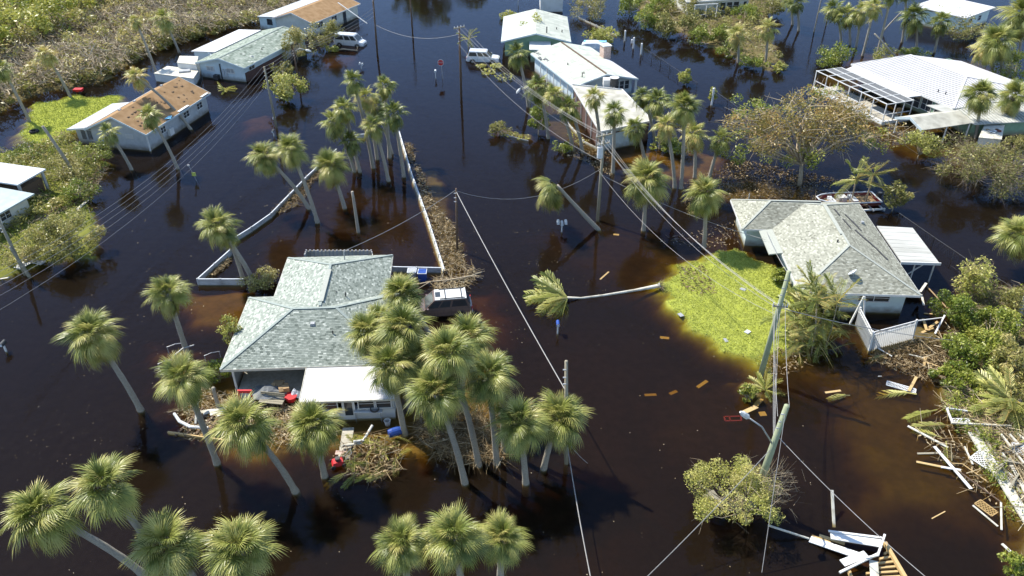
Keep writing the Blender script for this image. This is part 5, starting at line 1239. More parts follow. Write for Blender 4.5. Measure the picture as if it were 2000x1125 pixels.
def cage():
    a = P(1722, 243); d = P(1586, 174)
    o = np.array([a[0], a[1], 0])
    ax = (d - a); L = np.linalg.norm(ax); rz = math.atan2(ax[1], ax[0]) - math.pi / 2
    r = empty('pool_cage', o, 'white framed screened pool cage along the white metal roofed house', 'pool cage', None, rz)
    D = 4.1; Hh = 2.5
    MB().box((.08, L / 2, .1), (.3, L, .5)).build('curb', M['white'], r); MB().box((D / 2, .08, .1), (D, .3, .5)).build('curb', M['white'], r)
    MB().box((D / 2, L / 2, -.05), (D - .3, L - .3, .2)).build('deck', M['concrete'], r)
    for y in np.linspace(.08, L - .08, 7):
        MB().bar((.08, y, .3), (.08, y, Hh), .10, .10).build('post', M['white'], r)
        MB().bar((.08, y, Hh), (D, y, Hh + .05), .08, .10).build('beam', M['white'], r)
    for x in (.08, D * .36, D * .68, D): MB().bar((x, 0, Hh + .05), (x, L, Hh + .05), .09, .10).build('rail', M['white'], r)
    MB().bar((.08, 0, 1.2), (.08, L, 1.2), .08, .08).build('rail', M['white'], r)
    for x in (D * .36, D * .68, D): MB().bar((x, .08, .3), (x, .08, Hh), .09, .09).build('post', M['white'], r)
    MB().bar((0, .08, 1.2), (D, .08, 1.2), .08, .08).build('rail', M['white'], r)
    ys = np.linspace(.08, L - .08, 7); xs = (.08, D * .36, D * .68, D)
    for k in range(6):
        for j_ in (1, 2):
            if j_ == 1 and k in (3,): continue
            MB().box(((xs[j_] + xs[j_ + 1]) / 2, (ys[k] + ys[k + 1]) / 2, Hh + .03), (xs[j_ + 1] - xs[j_] - .12, ys[k + 1] - ys[k] - .12, .012)).build('screen_panel', M['screen'], r)
    q = empty('patio_chair', tuple(o + np.array(Matrix.Rotation(rz, 3, 'Z') @ Vector((3.6, 1.2, .05)))), 'tan patio chair inside the near end of the pool cage', 'chair')
    MB().box((0, 0, .4), (.6, .6, .1)).build('seat', M['tan'], q); MB().box((0, .28, .75), (.6, .08, .7)).build('backrest', M['tan'], q)
    for sx in (-.25, .25):
        for sy in (-.25, .25): MB().box((sx, sy, .18), (.05, .05, .36)).build('leg', M['tan'], q)
cage()
def gable_carport():
    A_c, B_c = P(1749, 229, 1.9), P(1802, 254, 1.9); Lv = P(1900, 240, 1.9) - B_c
    o = np.array([A_c[0], A_c[1], 0]); r = empty('gabled_carport', o, 'open carport with mossy sheet gable roof before the metal roofed house', 'carport')
    a, b = A_c - o, B_c - o; top = (a + b) / 2 + [0, 0, .75]
    for p_, q_ in ((a, top), (b, top)):
        m = MB(); slab(m, [p_, p_ + Lv, q_ + Lv, q_] if p_ is b else [q_, q_ + Lv, p_ + Lv, p_], .06); m.build('roof', M['shI'], r)
    u = -Lv / np.linalg.norm(Lv) * .06
    e = MB(); e.bar(a + u - [0, 0, .1], top + u - [0, 0, .1], .06, .28); e.bar(top + u - [0, 0, .1], b + u - [0, 0, .1], .06, .28); e.build('fascia', M['bluewall'], r)
    for t in (.04, .5, .96):
        for q_ in (a, b): MB().bar(q_ * .94 + b * .03 + a * .03 + Lv * t + [0, 0, -3], q_ * .94 + b * .03 + a * .03 + Lv * t - [0, 0, .08], .13, .13).build('post', M['white'], r)
    o2 = P(1830, 196, 1.0); q = empty('white_cabinet', (o2[0], o2[1], 0), 'white cabinet standing between the pool cage and the gabled carport', 'cabinet')
    MB().box((0, 0, .7), (2.4, 1.1, 1.7)).build('body', M['white'], q); MB().box((0, 0, 1.58), (2.6, 1.3, .08)).build('lid', M['oldwhite'], q)
gable_carport()
L_ = house_root('lean_to', 'long low shed with ribbed grey sheet roof at the right edge', (1905, 243), 1.9, 8.0, 'shed')
m = MB(); slab(m, [[0, 0, 1.9], [12, 0, 1.9], [12, 4.5, 2.4], [-3, 5.5, 2.4]], .08); m.build('roof', M['cpB'], L_)
for k in range(26): MB().bar((.2 + k * .45, .02, 1.93), (.2 + k * .45 - (2.2 if k < 6 else .0) * 0, 4.4, 2.42), .05, .05).build('roof_rib', M['cap'], L_)
MB().box((6, 2.5, .3), (11.5, 3.6, 3.1)).build('wall', M['greenwall'], L_)
r, ct, og = box_thing('rusted_cabinet', 'pale cabinet with a torn rusty top beside the dark trunked palms', 'cabinet', [(1912, 268), (1956, 272), (1962, 244), (1925, 240)], 1.6, 'creamwall')
for k in range(7): MB().box(ct - og + np.array([random.uniform(-.8, .8), random.uniform(-.6, .6), .1]), (.6, .3, .05), random.random() * 3).build('torn_sheet', M[random.choice(['hull', 'white', 'tan'])], r)
# K, far right; L, top; small white building
K_ = house_root('far_house', 'far house with a white roof and green grey wall at the top right', (1945, 14), 2.6, 40.0)
m = MB(); slab(m, [[-11, 0, 2.6], [0, 0, 2.6], [0, 9, 2.9], [-11, 9, 2.9]], .14); m.build('roof', M['whiteroof'], K_); walls(K_, -10.6, -.5, .6, 8.6, 2.44, M['aquawall'])
win(K_, 'S', -4.0, .6, 1.4, 1.0, .8, 1); win(K_, 'S', -7.5, .6, 1.4, 1.4, .8, 2)
N_ = house_root('far_house', 'far pale house with tall dark windows and white porch frame at the top edge', (1470, -5), 2.6, 14.0)
walls(N_, -12, -.4, .4, 8, 2.5, M['creamwall']); roof(N_, -12.5, 0, 0, 8.5, 2.55, 1.3, 'x', ('gable', 'gable'), M['shI'], None, 'white')
for x in (-5.4, -4.1, -2.8): win(N_, 'S', x, .4, 1.3, 1.0, 1.3, 1)
win(N_, 'S', -1.1, .4, 1.6, .6, .6, 1)
for x in (-11.8, -9.6, -7.6): MB().bar((x, -1.8, -.3), (x, -1.8, 2.4), .14, .14).build('porch_post', M['white'], N_)
MB().bar((-11.9, -1.8, 2.4), (-7.5, -1.8, 2.4), .14, .14).build('porch_beam', M['white'], N_); MB().bar((-11.9, -1.8, .7), (-7.5, -1.8, .7), .1, .1).build('porch_rail', M['white'], N_)
Q_ = house_root('far_house', 'small white walled far house cut by the top edge behind the green walled one', (1100, -6), 2.6, 0.0)
walls(Q_, -4, 0, .3, 6, 2.5, M['white']); roof(Q_, -4.4, .4, 0, 6.4, 2.55, 1.0, 'y', ('gable', 'gable'), M['shI'], None, 'white')
R_ = house_root('far_house', 'torn corner of a house roof cut by the right edge above the fallen fronds', (2012, 742), 2.4, -30.0)
walls(R_, .5, 7, .5, 7, 2.1, M['aquawall'])
m = MB(); slab(m, [[0, 0, 1.9], [8, 0, 1.9], [8, 8, 2.6], [0, 8, 2.6]], .12); m.build('roof', M['canvas'], R_)

# ---------------------------------------------------------------- utility poles, lamps, cables
def pole(base, top, label, r=.15, m_='wood', arms=(), dy=0.0, cat='utility pole', lamp=None, extra=None):
    b = P(*base); t = PY(top[0], top[1], b[1] + dy)
    o = empty('utility_pole', b, label, cat, None)
    d = t - b; dn = d / np.linalg.norm(d)
    MB().tube([-dn * 1.4, d * .5, d], [r * 1.15, r, r * .75], 9).build('pole', M[m_], o, smooth=True)
    for f, az, L in arms:
        c = d * f; a = np.array([math.cos(az), math.sin(az), 0]) * L / 2
        MB().bar(c - a + [0, -.12, 0], c + a + [0, -.12, 0], .10, .12).build('crossarm', M['wood'], o)
        for k in (-.9, -.3, .3, .9): MB().tube([c + a * k + [0, -.12, .05], c + a * k + [0, -.12, .25]], [.05, .035], 6).build('insulator', M['white'], o)
    for f in (.93, .86, .80): MB().tube([d * f + [-.2, -.1, 0], d * f + [0, -.12, .02]], .045, 6).build('insulator', M['grey'], o)
    if lamp:
        f, px, L = lamp
        e = PY(px[0], px[1], b[1] + dy * f - .3) - b; s = d * f
        mid = (s + e) / 2 + [0, 0, .35]
        arm = MB().tube([s, mid, e + (mid - e) * .15], .05, 6).build('lamp_arm', M['grey'], o, smooth=True)
        dd = (e - mid) / np.linalg.norm(e - mid)
        MB().tube([e - dd * .1, e + dd * .1, e + dd * .45, e + dd * .7], [.06, .17, .17, .06], 8).build('lamp_head', M['white'], arm)
    return b, t
T = {}
def pl(k, *a, **kw): T[k] = pole(*a, **kw)
pl('u1', (901, 190), (897, 52), 'tall dark wooden pole by the white suv, power lines fanning from its top', .14, 'darkwood', arms=((.99, .6, 1.6),))
pl('u2', (1167, 431), (1180, 262), 'grey wooden pole carrying a transformer before the flat roofed house', .15, 'wood', arms=((.99, .5, 1.8), (.9, .5, 1.4)))
pl('u3', (1484, 738), (1541, 530), 'leaning green grey pole at the tip of the bright lawn', .19, 'greenpole', arms=((.70, -.2, 1.0),))
pl('u4', (1470, 985), (1537, 792), 'leaning green grey pole with a street lamp, its foot in the uprooted tree', .20, 'greenpole', lamp=(.62, (1461, 815), 2))
pl('u5', (893, 488), (891, 368), 'thin brown service pole by the drifted reeds', .10, 'darkwood')
pl('u6', (1106, 905), (1106, 705), 'brown service pole standing among the palm fronds', .13, 'wood')
pl('u7', (540, 250), (516, 130), 'thin grey pole in front of the round large leaved shrub', .13, 'wood')
pl('u8', (583, 158), (573, 95), 'short dark pole with a lamp before the drab trees', .12, 'darkwood', lamp=(.9, (598, 98), 1))
pl('u9', (737, 105), (727, -25), 'dark pole left of the two at the top centre', .13, 'darkwood')
pl('u10', (806, 66), (799, -35), 'dark pole right of the two at the top centre', .13, 'darkwood')
pl('u11', (50, 537), (-2, 430), 'leaning wooden pole below the left edge house', .14, 'wood')
pl('u12', (1012, 20), (1012, -40), 'thin pole behind the green walled house', .08, 'grey')
pl('u13', (1035, 212), (1022, 172), 'short pole with a lamp arm beside the vine covered hedge', .08, 'wood', lamp=(.95, (1015, 174), 1))
# transformer can on the second pole
tb = P(1167, 431); tc_ = PY(1172, 297, tb[1] - .4)
r = empty('transformer', tc_, 'pale grey transformer can hung on the wooden pole', 'transformer')
MB().tube([[0, 0, -.55], [0, 0, .5]], .27, 14).build('can', M['canvas'], r, smooth=False); MB().tube([[0, 0, .5], [0, 0, .58]], [.30, .2], 14).build('lid', M['grey'], r)
for x in (-.12, .12): MB().tube([[x, 0, .55], [x, 0, .85]], .04, 6).build('bushing', M['white'], r)
# cable attached to poles
def cable(name, a, b, sag, label, r=.015, group=None, n=14, mt='wire'):
    a = np.asarray(a, float); b = np.asarray(b, float); t = np.linspace(0, 1, n)[:, None]
    p = a * (1 - t) + b * t - np.array([0, 0, 1]) * sag * 4 * t * (1 - t)
    m = MB().tube(p, r, 4)
    return tag(m.build(name, M[mt], None, org=a), label, 'power line', group)
def on(k, f): b, t = T[k]; return b + (t - b) * f
ORD = ['first', 'second', 'third', 'fourth', 'fifth']
def span(k1, k2, fs, sag, label, group, r=.015):
    for q, (f1, f2, off) in enumerate(fs): cable('power_line', on(k1, f1) + [off, 0, 0], on(k2, f2) + [off * .6, 0, 0], sag * (1 + .12 * q), label + ', %s from left' % ORD[q], r, group)
g1 = [(.99, .99, -.6), (.99, .99, .0), (.99, .98, .6), (.86, .88, .2), (.76, .70, -.1)]
span('u1', 'u2', g1, 1.0, 'long power line from the tall dark to the transformer pole', 'power lines over the flooded street')
span('u2', 'u3', [(.99, .74, -.7), (.99, .71, -.3), (.97, .69, .1), (.88, .66, .2), (.60, .62, -.3)], 1.1, 'power line from the transformer pole across the bright lawn', 'power lines over the bright lawn')
span('u3', 'u4', [(.72, .9, -.5), (.70, .72, -.3), (.69, .68, -.1), (.66, .64, .1), (.74, .98, .3)], .25, 'power line dropping between the two leaning green grey poles', 'power lines between the leaning poles')
lft = [P(-60, 560, 6), P(-60, 575, 5.6), P(-60, 590, 6.4), P(-60, 610, 5.2), P(-60, 640, 4.8)]
for q, p_ in enumerate(lft):
    cable('power_line', on('u8', .98 - .05 * q) + [.15 * q - .3, 0, 0], on('u7', .98 - .05 * q) + [.15 * q - .3, 0, 0], .2, 'power line between the short dark and thin grey poles, %s from the top' % ORD[q], .015, 'power lines along the left street')
    cable('power_line', on('u7', .98 - .05 * q) + [.15 * q - .3, 0, 0], p_, 2.2, 'power line sagging along the left street, %s from the top' % ORD[q], .015, 'power lines along the left street')
    if q < 3: cable('power_line', on('u8', .98 - .05 * q), on('u9', .7 - .06 * q), .6, 'power line running up behind the white van, %s from the top' % ORD[q], .02, 'power lines behind the white van')
cable('power_line', on('u5', .95), on('u6', .72), .25, 'thick single cable between the two brown service poles', .035)
cable('power_line', on('u5', .98), P(674, 489, 3.4), .35, 'twisted cable from the thin brown pole to the grey shingled roof', .028)
cable('power_line', on('u5', .96), on('u2', .62), 1.8, 'low cable sagging from the thin brown pole to the transformer pole', .02)
cable('power_line', on('u1', .9), on('u9', .45), 1.2, 'cable crossing the open water between the far poles', .02)
cable('power_line', on('u6', .25), P(1158, 1150, 1.5), .3, 'cable hanging down from the pole among the fronds to the bottom edge', .03)
cable('power_line', on('u6', .20) + [.2, 0, 0], P(1148, 905, 0.05), .1, 'short loose cable dropping into the water beside the fronds', .02)
cable('power_line', on('u4', .72), P(1830, 1145, 3.0), .3, 'cable from the street lamp pole to the lower right corner', .025)
cable('power_line', on('u4', .60), P(1255, 1135, .6), .2, 'guy wire from the street lamp pole to the bottom edge', .022)
cable('power_line', on('u4', .97), P(1488, 1118, .1), .1, 'slack wire from the lamp pole top falling behind the uprooted tree', .018)
cable('power_line', on('u3', .68), P(1900, 668, .9), .4, 'drooping cable from the lawn pole over the white fence', .028)
cable('power_line', on('u2', .55), P(1495, 468, 2.3), .5, 'service cable from the transformer pole to the aqua house', .024)
cable('power_line', on('u3', .98), P(1497, 452, 2.3), .2, 'service cable from the lawn pole to the entry roof', .022)
cable('power_line', on('u11', .55), P(95, 420, 2.0), .2, 'service cable from the leaning left pole to the flat blue grey roof', .02)
mast = P(674, 512, 2.9); r = empty('service_mast', mast, 'curved service mast on the rear of the grey shingled roof', 'mast')
MB().tube([[0, 0, -.2], [0, 0, .9], [.05, 0, 1.05]], .05, 6).build('pipe', M['grey'], r)

# ---------------------------------------------------------------- vehicles
def loft(m, st, tint=.5):
    """st: list of (x, half width low, half width high, z low, z mid, z top): rounded box sections along x"""
    V = []; n = 10
    for x, w0, w1, z0, zm, z1 in st:
        V += [[x, -w0 * .92, z0], [x, -w0, z0 + (zm - z0) * .25], [x, -w0, zm], [x, -w1, z1 - (z1 - zm) * .12], [x, -w1 * .85, z1], [x, w1 * .85, z1], [x, w1, z1 - (z1 - zm) * .12], [x, w0, zm], [x, w0, z0 + (zm - z0) * .25], [x, w0 * .92, z0]]
    F = [[i * n + k, i * n + (k + 1) % n, (i + 1) * n + (k + 1) % n, (i + 1) * n + k] for i in range(len(st) - 1) for k in range(n)]
    F += [list(range(n))[::-1], [(len(st) - 1) * n + k for k in range(n)]]
    return m.add(V, F, tint)
def quad(p, off, m=None):
    p = np.asarray(p, float); n = np.cross(p[1] - p[0], p[2] - p[0]); n /= np.linalg.norm(n)
    return slab_n(p, n, off)
def slab_n(p, n, th):
    m = MB(); k = len(p); q = p + n * th
    m.add(np.vstack([q, p - n * .01]), [list(range(k))] + [[(i + 1) % k, i, k + i, k + (i + 1) % k] for i in range(k)])
    return m
def car(px, head, label, cat, kind, body, roofm, z0, name='flooded_car'):
    p = P(*px)
    r = empty(name, (p[0], p[1], z0), label, cat, None, math.radians(head))
    if kind == 'suv':
        L, W, belt, top = 4.9, .95, 1.08, 1.82; cab = (-2.32, -2.05, .55, 1.35)     # rear base, rear top, front top, front base
        st = [(-2.45, .84, .80, .42, .75, 1.0), (-2.30, .93, .90, .34, .80, 1.06), (-1.0, .96, .93, .32, .82, belt), (1.2, .96, .93, .32, .82, belt), (1.45, .95, .90, .32, .80, 1.05), (2.2, .93, .84, .34, .74, .98), (2.42, .84, .72, .40, .66, .86)]
    elif kind == 'van':
        L, W, belt, top = 4.9, .95, 1.12, 1.95; cab = (-2.4, -2.3, .95, 1.75)
        st = [(-2.45, .88, .85, .40, .8, 1.1), (-2.3, .95, .93, .34, .8, 1.12), (1.5, .96, .93, .32, .8, 1.12), (1.75, .95, .88, .32, .78, 1.08), (2.3, .90, .78, .36, .7, .95), (2.45, .82, .7, .42, .6, .8)]
    MBb = loft(MB(), st); bo = MBb.build('body', M[body], r, smooth=False)
    b0, t0, t1, b1 = cab; wb, wt = W - .05, W - .17
    c = MB(); lo = [[b0, -wb, belt - .02], [b1, -wb, belt - .02], [b1, wb, belt - .02], [b0, wb, belt - .02]]; hi = [[t0, -wt, top], [t1, -wt, top], [t1, wt, top], [t0, wt, top]]
    c.add(lo + hi, [[4, 5, 6, 7], [0, 1, 5, 4], [1, 2, 6, 5], [2, 3, 7, 6], [3, 0, 4, 7]]); c.build('cabin', M[body], r)
    rf = MB(); slab(rf, [[t0 + .02, -wt + .02, top + .06], [t1 - .08, -wt + .02, top + .06], [t1 - .08, wt - .02, top + .06], [t0 + .02, wt - .02, top + .06]], .08); rf.build('roof', M[roofm], r)
    A = lambda s, f, g: np.array([(b0 + (b1 - b0) * f) * (1 - g) + (t0 + (t1 - t0) * f) * g, s * (wb * (1 - g) + wt * g), belt + (top - belt) * g])
    for s in (-1, 1):
        for f0, f1 in ((.05, .42), (.46, .70), (.73, .955)):
            q = [A(s, f0, .16), A(s, f1, .16), A(s, f1 - (.012 if f1 < .9 else .02), .88), A(s, f0 + .012, .88)]
            if s > 0: q = q[::-1]
            quad(q, .012).build('side_window', M['glass'], r)
    quad([[b1 - (b1 - t1) * .1, -wb * .9, belt + (top - belt) * .1], [b1 - (b1 - t1) * .1, wb * .9, belt + (top - belt) * .1], [t1 + (b1 - t1) * .1, wt * .9, top - (top - belt) * .1], [t1 + (b1 - t1) * .1, -wt * .9, top - (top - belt) * .1]], .012).build('windscreen', M['glass'], r)
    quad([[b0, wb * .85, belt + .15], [b0, -wb * .85, belt + .15], [t0 - .02, -wt * .85, top - .1], [t0 - .02, wt * .85, top - .1]], .012).build('rear_window', M['glass'], r)
    for x in (-1.5, 1.5):
        for s in (-1, 1):
            wh = MB().tube([[x, s * .72, .36], [x, s * .97, .36]], .37, 16).build('wheel', M['tyre'], r); MB().tube([[x, s * .965, .36], [x, s * .985, .36]], .2, 10).build('rim', M['grey'], wh)
            ar = MB(); ang = np.linspace(0, math.pi, 9); ar.tube([[x + .44 * math.cos(a), s * .955, .36 + .44 * math.sin(a)] for a in ang], .03, 4); ar.build('wheel_arch', M['dark'], r)
    for s in (-1, 1):
        MB().box((2.36, s * .62, .74), (.10, .30, .16)).build('headlight', M['canvas'], r); MB().box((-2.44, s * .78, .9), (.06, .14, .3)).build('tail_light', M['red'], r)
        MB().box((b1 - .25, s * (W + .08), belt + .1), (.14, .2, .14)).build('mirror', M[body], r)
    MB().box((2.42, 0, .62), (.06, .9, .14)).build('grille', M['dark'], r); MB().box((2.44, 0, .46), (.12, 1.6, .16)).build('bumper', M['grey'], r); MB().box((-2.46, 0, .5), (.12, 1.6, .16)).build('bumper', M['grey'], r)
    for x in (-.75, .35, 1.15): 
        for s in (-1, 1): MB().box((x, s * (.972), .70), (.015, .01, .6)).build('door_seam', M['dark'], r)
    if kind == 'suv' and roofm == 'white':
        for x in (-1.65, -.35): MB().box((x, 0, top + .12), (.07, 1.5, .04)).build('roof_bar', M['dark'], r)
        for s in (-1, 1): MB().bar((-1.9, s * .68, top + .10), (.1, s * .68, top + .10), .04, .05).build('roof_rail', M['dark'], r)
        MB().box((.22, .0, top + .066), (.42, .72, .02)).build('sunroof', M['glass'], r)
    return r
car((862, 607), 188, 'dark maroon suv with white roof and sunroof parked behind the palms', 'suv', 'suv', 'maroon', 'white', -.28, 'flooded_suv')
car((685, 86), -14, 'white passenger van standing in flood water by the drab trees', 'van', 'van', 'carwhite', 'carwhite', -.40, 'flooded_van')
car((944, 118), -6, 'white suv in the water beside the tall dark pole', 'suv', 'suv', 'carwhite', 'carwhite', -.35, 'flooded_suv')
# boats
def boat(px, head, label, L, W, hullm, name='boat'):
    p = P(*px); r = empty(name, (p[0], p[1], 0), label, 'boat', None, math.radians(head))
    xs = np.linspace(-L / 2, L / 2, 11); V = []; n = 5
    for x in xs:
        f = (x + L / 2) / L; wd = W / 2 * (1 if f < .55 else math.sqrt(max(0.0, 1 - ((f - .55) / .47) ** 2)))
        sh = .62 + .18 * f * f
        V += [[x, -wd, sh], [x, -wd * .8, .05], [x, 0, -.15], [x, wd * .8, .05], [x, wd, sh]]
    F = [[i * n + k, i * n + k + 1, (i + 1) * n + k + 1, (i + 1) * n + k] for i in range(10) for k in range(4)] + [[0, 4, 3, 2, 1]]
    MB().add(V, F).build('hull', M[hullm], r)
    V = np.array(V)
    g = MB(); g.tube(np.vstack([V[0::5], V[4::5][::-1]]), .07, 6); g.tube([V[0], V[4]], .07, 6); g.build('gunwale', M['canvas'], r)
    d = MB(); 
    dk = np.vstack([V[0::5] * [.97, .9, 0] + [0, 0, .28], (V[4::5] * [.97, .9, 0] + [0, 0, .28])[::-1]]); slab(d, dk, .04); d.build('deck', M['tan'], r)
    return r
b_ = boat((1652, 398), 186, 'dark red open boat full of branches behind the sage roofed house', 6.2, 2.3, 'hull')
MB().box((.6, 0, .6), (.8, .7, .6)).build('console', M['white'], b_); MB().box((-.6, 0, .5), (.5, 1.5, .35)).build('seat', M['canvas'], b_); MB().box((1.6, 0, .5), (.4, 1.3, .3)).build('seat', M['canvas'], b_)
MB().tube([[.2, -.9, .7], [.2, -.8, 1.5], [.2, .8, 1.5], [.2, .9, .7]], .04, 6).build('rail', M['grey'], b_); MB().box((-3.3, 0, .7), (.4, .35, .8)).build('outboard_motor', M['dark'], b_)
p = P(1690, 408); r = empty('boat_trailer', (p[0], p[1], 0), 'white boat trailer end sticking out under the dark red boat', 'boat trailer', None, math.radians(6))
for y in (-.6, .6): MB().bar((-1.6, y, .18), (1.7, y, .22), .12, .16).build('rail', M['white'], r)
for x in (.4, 1.5): MB().bar((x, -.9, .2), (x, .9, .2), .1, .12).build('cross_member', M['grey'], r)
for k in range(60):
    pass
q0 = P(1655, 392, .6) + rng.normal(size=(90, 3)) * [1.6, .6, .15]; d_ = rng.normal(size=(90, 3)) * [1, 1, .4]; d_ /= np.linalg.norm(d_, axis=1, keepdims=True)
tag(MB().sticks(q0, q0 + d_ * rng.uniform(.3, 1.3, (90, 1)), .03, .012, .6).build('boat_branches', M['twig'], None), 'branches and stalks heaped in the dark red boat', kind='stuff')
p = P(1164, 98); r = empty('covered_boat', (p[0], p[1], 0), 'small boat under a pale tarpaulin with a light blue stripe', 'boat', None, math.radians(-12))
st = [(-2.2, .9, .8, -.2, .5, .95), (-1.6, 1.1, .95, -.2, .6, 1.25), (0, 1.15, .9, -.2, .6, 1.35), (1.4, 1.0, .75, -.2, .6, 1.15), (2.3, .5, .3, -.1, .5, .8)]
loft(MB(), st).build('cover', M['canvas'], r)
st2 = [(x * .96, a * .8, b * .72, zm, (zm + z1) / 2, z1 + .03) for x, a, b, z0, zm, z1 in st[:4]]
MB().bar((-2.0, .45, 1.18), (1.5, .45, 1.30), .75, .08).build('stripe', M['cyan'], r)

# ---------------------------------------------------------------- fences
def low_fence(name, label, px, h, lean=0.0, m_='vinyl', step=2.2, th=.06, cat='fence', cap=True):
    pts_ = [P(x, y) for x, y in px]
    r = empty(name, pts_[0], label, cat); o = pts_[0]
    for a, b in zip(pts_[:-1], pts_[1:]):
        L = np.linalg.norm(b - a); n = max(1, int(round(L / step))); nr = np.array([-(b - a)[1], (b - a)[0], 0]) / L * lean
        for k in range(n):
            p_ = a + (b - a) * k / n - o; q_ = a + (b - a) * (k + 1) / n - o
            j = random.uniform(-.03, .03)
            m = MB(); V = np.array([p_ + [0, 0, -.5], q_ + [0, 0, -.5], q_ + nr + [0, 0, h + j], p_ + nr + [0, 0, h + j]]); nn = np.cross(V[1] - V[0], V[3] - V[0]); nn /= np.linalg.norm(nn)
            m.add(np.vstack([V - nn * th / 2, V + nn * th / 2]), [[3, 2, 1, 0], [4, 5, 6, 7], [0, 1, 5, 4], [1, 2, 6, 5], [2, 3, 7, 6], [3, 0, 4, 7]]); m.build('panel', M[m_], r)
            MB().bar(p_ + [0, 0, -.6], p_ + nr * 1.05 + [0, 0, h + .09], .12, .12).build('post', M['vinyl'], r)
            if cap: MB().bar(p_ + nr + [0, 0, h + .02], q_ + nr + [0, 0, h + .02], .10, .06).build('cap_rail', M['canvas'], r)
    return r
low_fence('low_fence', 'long low pale fence slanting behind the leaning palm pair', [(460, 472), (492, 452), (530, 425), (600, 352), (658, 298)], .42)
low_fence('low_fence', 'short pale fence turning a corner at the left of the fenced yard', [(452, 498), (388, 556), (478, 556)], .55)
low_fence('low_fence', 'low pale fence leaning under drifted reeds right of the fenced yard', [(776, 262), (800, 345), (830, 430), (862, 532)], .30, lean=.25, m_='oldwhite')
low_fence('low_fence', 'short fence run behind the blue bin', [(767, 530), (862, 532)], .45, m_='vinyl')
low_fence('low_fence', 'far end of the pale fence behind the fenced palm cluster', [(694, 270), (715, 268)], .4)
low_fence('low_fence', 'weathered picket fence just behind the grey shingled roof', [(597, 508), (600, 500), (726, 500), (729, 508)], .55, m_='oldwhite', step=.35, th=.05, cap=False)
low_fence('seawall', 'low pale seawall running back from the green walled house', [(1130, 36), (1165, 52), (1205, 72)], .25, m_='concrete', cat='seawall', cap=False)
low_fence('garden_border', 'white edging board at the shrubby corner by the flat roofed house', [(992, 266), (1032, 276)], .12, cat='garden edging', cap=False)
low_fence('garden_border', 'pale edging curving before the porch of the flat roofed house', [(1100, 232), (1140, 278), (1168, 292)], .2, cat='garden edging', m_='oldwhite', cap=False)
def chain_fence(label, px, h=1.0):
    pts_ = [P(x, y) for x, y in px]; o = pts_[0]; r = empty('chain_link_fence', o, label, 'fence')
    net = MB()
    for a, b in zip(pts_[:-1], pts_[1:]):
        L = np.linalg.norm(b - a); n = max(1, int(L / 2.0))
        for k in range(n + 1):
            p_ = a + (b - a) * k / n - o; MB().tube([p_ + [0, 0, -1], p_ + [0, 0, h]], .035, 6).build('post', M['dark'], r)
        MB().tube([a - o + [0, 0, h - .02], b - o + [0, 0, h - .02]], .022, 5).build('top_rail', M['dark'], r)
        k = int(L / .28); t = (np.arange(k) / k)[:, None]; p_ = a - o + (b - a) * t
        dz = np.array([0, 0, h]); dx = (b - a) / L * .5
        net.sticks(p_, p_ + dz + dx, .006, .006); net.sticks(p_ + dx, p_ + dz, .006, .006)
    net.build('wire_mesh', M['dark'], r)['kind'] = 'stuff'
chain_fence('dark chain link fence in the canal behind the chimney house', [(1256, 106), (1290, 128), (1325, 152), (1360, 175)])
chain_fence('dark chain link fence along the canal behind the carport', [(1752, 432), (1820, 480), (1900, 535), (1990, 590)], .9)
chain_fence('short dark fence by the white canal post', [(1395, 192), (1420, 210), (1440, 225)])
for px, lab in (((1220, 80), 'white dock piling nearest the yellowed toppled tree'), ((1237, 94), 'middle white dock piling in the canal'), ((1252, 106), 'white dock piling at the start of the chain link fence'), ((1390, 205), 'single white post standing in the canal by the small palms'), ((1234, 84), 'tiny white piling stub between two taller ones')):
    p = P(*px); h = 1.6 if px[0] != 1234 else .5
    if px[0] == 1390: h = 2.2
    r = empty('piling', p, lab, 'post'); MB().tube([[0, 0, -1], [0, 0, h]], .14, 10).build('shaft', M['white'], r); MB().tube([[0, 0, h], [0, 0, h + .12]], [.17, .04], 10).build('cap', M['white'], r)
